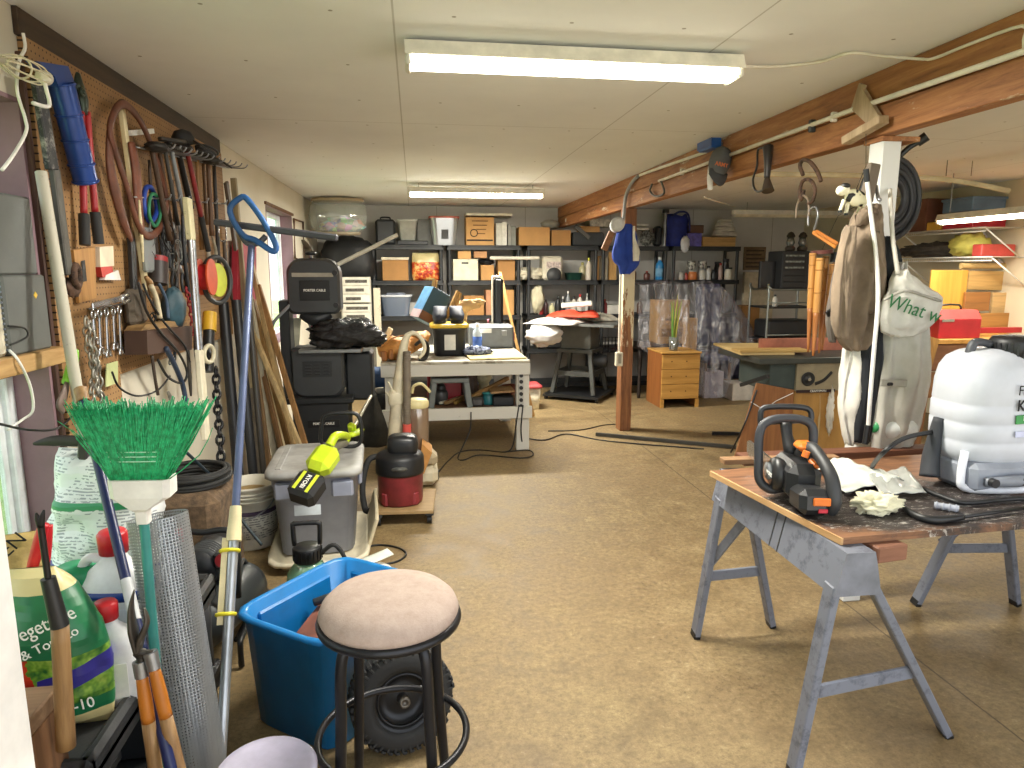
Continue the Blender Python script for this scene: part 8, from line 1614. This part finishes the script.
def m_tbl():
    t = NT('stained_plywood'); t.set(.55); v = t.mapped((1.2, 9, 9)); g = t.noise(4, 7, v, .65, .5)
    col = t.ramp(g, [(.3, '#5c3e2b'), (.5, '#7d563a'), (.7, '#946a49')]); x, y, z = t.sep()
    # oil stain with its own outline around the middle of the front edge
    dx = t.math('DIVIDE', t.math('ADD', x, .35), .62); dy = t.math('DIVIDE', t.math('ADD', y, .10), .30); r = t.math('ADD', t.math('ADD', t.math('POWER', dx, 2), t.math('POWER', dy, 2)), t.math('MULTIPLY', t.math('SUBTRACT', t.noise(6, 6, None, .75), .5), 1.6))
    col = t.mix(t.ramp(r, [(.55, (.93,)*3), (.95, (0,)*3)]), col, '#201f20')
    s_ = t.noise(7, 9, t.mapped((3, 11, 1), (0, 0, .3)), .8, 1); k = t.math('MULTIPLY', t.math('GREATER_THAN', s_, .57), t.math('LESS_THAN', r, .8)); col = t.mix(t.math('MULTIPLY', k, .7), col, '#b9b4ac'); t.color(col); t.bump(g, .15, .003); return t.m
pp = [(1.262, 1.785), (1.165, 2.50), (2.1, 2.60), (3.3, 2.62), (3.3, 1.90), (2.1, 1.83)]
m = MB().prism(pp, TBZ - .022, TBZ); o = tag(m.build('plywood_tabletop', m_tbl(), org=V(2.0, 2.15, TBZ)), 'stained brown plywood sheet laid across two grey sawhorses', 'board')
MB().bar(V(1.259, 1.783, TBZ - .011), V(1.162, 2.50, TBZ - .011), .008, .021, (0, 0, 1)).build('pale_edge', wood('#d0a878', '#a88254', .6, 5, 1), o)
S(MB().box((2.38, 2.69, TBZ - .008), (2.02, .08, .04), (0, 0, 1.2), 0, .003), 'rough_plank', wood('#7b4c34', '#54311f', .7, 4, 0), 'reddish brown rough plank along the back edge of the plywood', 'plank'); S(MB().box((1.5, 2.575, TBZ + .013), (.5, .05, .022), (0, 0, -3), 0, .002), 'rough_plank', wood('#a07c58', '#77583a', .7, 4, 0), 'short tan batten at the back left corner of plywood', 'plank')
S(MB().box((1.405, 1.80, TBZ - .0485), (.11, .09, .05), (0, 0, 8), 0, .004), 'wood_block', wood('#8a5f48', '#66402e', .7, 5, 0), 'reddish wood block under the plywood front edge', 'block')
# chainsaw
CX_, CY_ = 1.30, 2.105; cz0 = TBZ + .001; ch = T('chainsaw', 'black cordless chainsaw with orange details on the plywood board', 'chainsaw', (CX_, CY_, cz0)); A = Matrix.Translation((CX_, CY_, cz0)) @ rot(0, 0, -12)
KB = pl('#232426', .4, var=.1); OR = pl('#e0762a', .4)
m = MB(A); m.box((0, .03, .085), (.115, .22, .13), None, 0, .03); m.lathe([(0, -.02), (.05, -.02), (.062, 0), (.055, .018), (0, .022)], (-.062, .03, .09), 24, V(-1, 0, 0)); m.build('motor_housing', KB, ch)
m = MB(A); m.box((-.0, -.115, .05), (.1, .13, .085), (-6, 0, 0), 0, .02); b_ = m.build('battery', KB, ch); MB(A).box((.015, -.182, .062), (.055, .008, .026), None, 0, .003).build('release_button', OR, b_); MB(A).box((.02, -.182, .032), (.03, .006, .014), None, 0, .002).build('red_mark', pl('#b8283a', .4), b_)
m = MB(A); m.tube([(.03, .06, .15), (.035, .0, .19), (.045, -.07, .175), (.055, -.14, .13), (.058, -.165, .06), (.055, -.15, .02)], [.03, .026, .02, .022, .024, .02], 12); rh = m.build('rear_handle', pl('#2c2d2f', .5), ch); MB(A).tube([(.03, -.02, .155), (.035, -.04, .145), (.04, -.06, .145)], [.01, .012, .008], 8).build('trigger', OR, rh)
MB(A).box((.02, .02, .195), (.06, .07, .03), (0, 0, 0), 0, .012).build('orange_cap', OR, ch); MB(A).cyl((-.002, -.05, .175), (.004, -.05, .195), .012, n=10).build('safety_button', OR, ch)
MB(A).tube([(.06, .06, .12), (.07, .08, .22), (.055, .09, .262), (.0, .1, .275), (-.08, .09, .268), (-.115, .08, .23), (-.12, .06, .13), (-.115, .05, .06), (-.08, .04, .03), (-.04, .03, .04)], .0155, 12).build('front_handle', pl('#2f3136', .5), ch)
m = MB(A); m.tube([(-.085, .16, .20), (-.09, .17, .28), (-.06, .175, .30), (.06, .175, .30), (.09, .17, .28), (.085, .16, .24)], .011, 8, k=3); m.tube([(-.08, .168, .245), (.085, .168, .255)], .012, 8, k=1); m.tube([(0, .165, .25), (0, .14, .2), (.01, .1, .14)], [.022, .02, .03], 8, k=2); m.build('hand_guard', KB, ch)
MB(A).lathe([(0, 0), (.03, 0), (.032, .012), (0, .016)], (-.08, .05, .095), 16, V(-1, 0, 0)).build('tension_dial', pl('#8a8d90', .4), ch); lettering(ch, 'WORX', .02, A @ Vector((-.1, -.0, .1)), (rot(0, 0, -12) @ rot(90, 0, -90)), INKW)
m = MB(A); m.prism([(-.035, .14), (.035, .14), (.032, .46), (.02, .49), (-.02, .49), (-.032, .46)], -.003, .003, Matrix.Translation((-.04, 0, .07)) @ rot(0, 90, 0)); m.build('guide_bar', CHROME, ch)
# plastic wrap, glove, papers
def flat(name, label, cat, pts, z, mat, amp=.012, seed=1, th=.003):
    c = sum((atz(x, y, z) for x, y in pts), Vector())/len(pts); P = [atz(x, y, z) for x, y in pts]
    def fn(u, v):
        a = P[0].lerp(P[1], u); b = P[3].lerp(P[2], u); q = a.lerp(b, v); q.z = z + .008 + amp*(1 + noise.noise(Vector((u*5, v*5, seed)))) ; return q
    return S(MB().sheet(fn, 16, 16, th), name, mat, label, cat)
flat('plastic_wrap', 'crumpled white plastic sheet behind the chainsaw on plywood', 'plastic', ((812, 470), (842, 463), (900, 484), (845, 499)), TBZ, pl('#cfd3ca', .35, bump=.5, bscale=40), .016, 2); flat('plastic_bag', 'flat clear plastic bag lying beside the sprayer base', 'plastic', ((868, 480), (905, 472), (926, 498), (880, 499)), TBZ + .004, glassy('#dfe2dc', .15, .55), .012, 5)
m = MB(); q = atz(880, 514, TBZ); m.blob((q.x, q.y + .02, TBZ + .03), (.075, .055, .032), .55, 3.5, 6, 36, 22, flat0=-.029); S(m, 'work_glove', pl('#d8d3b4', .8, bump=.35, bscale=50), 'crumpled cream glove on the plywood near the front edge', 'glove')
# backpack sprayer
q = atz(985, 492, TBZ); sx_, sy_ = q.x + .09, 2.22; sp = T('backpack_sprayer', 'white backpack sprayer tank with black cap on the plywood', 'sprayer', (sx_, sy_, TBZ)); zt = lambda py: aty(960, py, sy_ - .1).z
TK = pl('#bfc3cb', .35, var=.03); n = 48; m = MB()
def tr_(w, d, z, e=3.4): return [(sx_ + w*math.copysign(abs(math.cos(2*math.pi*i/n))**(2/e), math.cos(2*math.pi*i/n)), sy_ + d*math.copysign(abs(math.sin(2*math.pi*i/n))**(2/e), math.sin(2*math.pi*i/n)), z) for i in range(n)]
zb0, zb1 = zt(468), zt(352); H = zb1 - zb0
prof = [(.02, .0), (.12, .0), (.165, .03), (.185, .10), (.19, .2), (.1865, .215), (.19, .23), (.192, .36), (.1885, .375), (.192, .39), (.192, .52), (.1885, .535), (.19, .55), (.188, .72), (.178, .84), (.158, .92), (.12, .975), (.07, 1.0)]
m.loft([tr_(w, w*.72, zb0 + H*t) for w, t in prof]); tk_ = m.build('tank', TK, sp)
cxp = sx_ + .05; zb1 -= .01; MB().lathe([(.082, -.02), (.088, -.016), (.09, .04), (.08, .056), (.04, .062), (0, .062)], (cxp, sy_ - .03, zb1 - .004), 36).build('cap', BLACK, sp)
m = MB()
for i in range(30): m.box((cxp + .089*math.cos(i*.2094), sy_ - .03 + .089*math.sin(i*.2094), zb1 + .008), (.006, .006, .05), (0, 0, math.degrees(i*.2094)))
m.build('cap_ribs', BLACK, sp)
MB().tube([(sx_ - .135, sy_ - .0, zb1 - .10), (sx_ - .12, sy_, zb1 - .03), (sx_ - .1, sy_, zb1 + .03), (cxp - .085, sy_, zb1 + .024)], .018, 10, flat=.8).build('carry_handle', pl('#45474b', .5), sp)
GB = pl('#8d929c', .45); m = MB(); m.box((sx_ - .02, sy_ - .04, (TBZ + zb0)/2 + .012), (.3, .2, zb0 - TBZ + .02), None, 0, .02); m.build('base', GB, sp)
MB().tube([(sx_ - .17, sy_ - .09, zb0 + .06), (sx_ - .185, sy_ - .1, TBZ + .06), (sx_ - .17, sy_ - .11, TBZ + .018), (sx_ - .05, sy_ - .14, TBZ + .014), (sx_ + .12, sy_ - .14, TBZ + .014)], .014, 10).build('base_frame', pl('#e1e4ea', .35), sp)
MB().tube([(sx_ - .13, sy_ - .15, TBZ + .05), (sx_ - .02, sy_ - .165, TBZ + .055), (sx_ + .1, sy_ - .15, TBZ + .06)], [.016, .022, .016], 10).build('pump_arm', pl('#7d828b', .45), sp)
for x in (-.12, -.0): MB().cyl((sx_ + x, sy_ - .165, TBZ + .055), (sx_ + x, sy_ - .185, TBZ + .055), .016, n=14).build('pivot_bolt', BLACK, sp)
MB().tube([(sx_ - .195, sy_ + .02, zb0 + .16), (sx_ - .21, sy_ + .02, zb0 + .02), (sx_ - .225, sy_ + .0, TBZ + .03)], [.02, .034, .04], 10, flat=.8).build('back_pad', pl('#2e3136', .7), sp)
fr = lambda px, py: aty(px, py, sy_ - .145)
letr_ = lambda s_, size, px, py, mat, w=0: lettering(tk_, s_, size, fr(px, py), FACE, mat, .85, weight=w)
letr_('Field', .050, 1029, 391, INK); letr_('KING', .056, 1032, 406, INK, .001); MB().box(fr(1040, 418) + V(0, .001, 0), (.19, .004, .032), (0, -3, 0), 0, .001).build('green_label', pl('#2f8a44', .4), tk_); lettering(tk_, 'Professional', .026, fr(1036, 418) + V(0, -.003, 0), FACE, INKW, .85); MB().box(fr(1034, 434) + V(0, .0, 0), (.15, .003, .022), None, 0, .001).build('small_label', pl('#b9bdd6', .5), tk_)
S(MB().tube([aty(932, 432, 2.24), aty(905, 438, 2.22), aty(884, 452, 2.18), atz(872, 468, TBZ + .02), atz(880, 476, TBZ + .014), atz(910, 484, TBZ + .012), atz(940, 496, TBZ + .012), atz(965, 503, TBZ + .012), atz(1000, 500, TBZ + .012), atz(1030, 498, TBZ + .012)], .0085, 10), 'spray_hose', BLACK, 'black sprayer hose arching over and lying on the plywood', 'hose')
o = T('spray_wand', 'black spray wand with grey fitting lying before the sprayer', 'wand', atz(940, 512, TBZ)); MB().tube([atz(900, 504, TBZ + .012), atz(915, 515, TBZ + .012), atz(935, 520, TBZ + .012), atz(963, 517, TBZ + .012)], [.008, .012, .014, .009], 10).build('grip', BLACK, o); MB().tube([atz(963, 517, TBZ + .012), atz(1024, 508, TBZ + .012)], .006, 8, k=1).build('lance', BLACK, o)
m = MB(); p0, p1 = atz(934, 505, TBZ + .014), atz(959, 509, TBZ + .014); m.cyl(p0, p1, .011, n=14)
for k in range(4): m.torus(p0.lerp(p1, .1 + k*.26), .011, .003, p1 - p0, 14, 5)
S(m, 'hose_coupling', pl('#a9adb8', .4), 'grey ribbed hose coupling lying in front of sprayer', 'coupling')
q = aty(915, 440, 2.9); o = T('weed_killer_bottle', 'white bottle with green cap lying behind the sprayer', 'bottle', (q.x, 2.68, TBZ)); q2 = atz(905, 452, TBZ + .06); MB().lathe([(0, 0), (.045, .0), (.05, .02), (.05, .12), (.02, .16)], (q2.x + .22, 2.70, TBZ + .09), 20, V(-1, 0, .1)).build('bottle_body', pl('#d8dcd6', .4), o); MB().lathe([(.028, .15), (.028, .19), (0, .192)], (q2.x + .22, 2.70, TBZ + .09), 16, V(-1, 0, .1)).build('cap', pl('#2f8a50', .4), o)
# lettering: outline text turned into meshes
bpy.context.view_layer.update(); dg = bpy.context.evaluated_depsgraph_get()
for o in [q for q in sc.objects if q.type == 'FONT']:
    me = bpy.data.meshes.new_from_object(o.evaluated_get(dg)); par, ml, cu = o.parent, o.matrix_local.copy(), o.data
    bpy.data.objects.remove(o); bpy.data.curves.remove(cu); n = bpy.data.objects.new('lettering', me); COL.objects.link(n); n.parent = par; n.matrix_local = ml
GR = {'bottle': 'bottles on the back shelving', 'can': 'cans on the rightmost shelving', 'cardboard_box': 'cardboard boxes', 'pliers': 'pliers hanging on the pegboard', 'long_tool': 'long handled tools on the wire rack', 'shelving_unit': 'black shelving units along the back wall', 'lumber_board': 'lumber leaning on the left wall', 'hanging_cable': 'cables hanging on the pegboard', 'hanging_rod': 'rods hanging on the pegboard', 'wire_bundle': 'wire bundles on the pegboard', 'steel_chain': 'silver chains on the pegboard', 'strip_light': 'ceiling tube lights', 'sawhorse': 'sawhorses under the plywood', 'binder': 'upright binders on the top shelf', 'wall_plank': 'planks behind the wooden bench', 'plastic_bin': 'bins on the upper wire shelf', 'work_boot': 'boots on the tote lid', 'speaker_box': 'grey boxes on the window shelf', 'lantern': 'lanterns on the organizer', 'paint_can': 'stacked paint cans', 'chemical_jug': 'white jugs on the cart', 'black_pipe': 'dark pipes leaning by the lumber', 'parts_cabinet': 'white parts cabinets', 'leather_strap': 'leather straps on the pegboard', 'iron_hook': 'rusty hooks on the beam'}
for o in sc.objects:
    k = o.name.split('.')[0]
    if k in GR and o.get('category') and not o.get('group'): o['group'] = GR[k]
# ------------------------------------------------------------------ camera, world and lamps
cam = bpy.data.cameras.new('camera'); co = bpy.data.objects.new('camera', cam); COL.objects.link(co); sc.camera = co
cam.sensor_fit = 'HORIZONTAL'; cam.sensor_width = 36; cam.lens = 36 * F / 1024; cam.clip_start = .02
co.location = (0, 0, CH)
zc = ray(512, 384).normalized() * -1; yc = (ray(512, 0) - ray(512, 384)).normalized(); xc = yc.cross(zc)
co.matrix_world = Matrix.Translation((0, 0, CH)) @ Matrix((xc, yc, zc)).transposed().to_4x4()
wd = bpy.data.worlds.new('daylight'); sc.world = wd; wd.use_nodes = True
bg = wd.node_tree.nodes['Background']; bg.inputs[0].default_value = (.92, .96, 1.0, 1); bg.inputs[1].default_value = 1.5
def area(name, loc, sx, sy, power, rx, ry, rz, col=(1, 1, 1)):
    l = bpy.data.lights.new(name, 'AREA'); l.shape = 'RECTANGLE'; l.size = sx; l.size_y = sy; l.energy = power; l.color = col
    o = bpy.data.objects.new(name, l); COL.objects.link(o); o.location = loc; o.rotation_euler = (R(rx), R(ry), R(rz)); return o
sun = bpy.data.lights.new('sun', 'SUN'); sun.energy = 10.0; sun.angle = R(2); sun.color = (1, .96, .9); so = bpy.data.objects.new('sun', sun); COL.objects.link(so)
so.rotation_euler = Vector((.72, .28, .75)).to_track_quat('Z', 'Y').to_euler(); so.location = (6, 2, 7)
for nm, x, y, z, L in LAMPS:
    area('tube_light', (x, y, z), L, .15, {2.73: 50, 7.05: 95}.get(y, 24), 0, 0, 0 if nm == 'x' else 90, (1, .96, .87))
sc.view_settings.view_transform = 'Standard'; sc.view_settings.look = 'None'; sc.view_settings.gamma = 1
sc.view_settings.use_curve_mapping = False; sc.view_settings.exposure = 0.76
sc.cycles.use_denoising = True
sc.cycles.max_bounces = 8; sc.cycles.diffuse_bounces = 5; sc.cycles.transparent_max_bounces = 16; sc.cycles.sample_clamp_indirect = 6
sc.cycles.caustics_reflective = False; sc.cycles.caustics_refractive = False
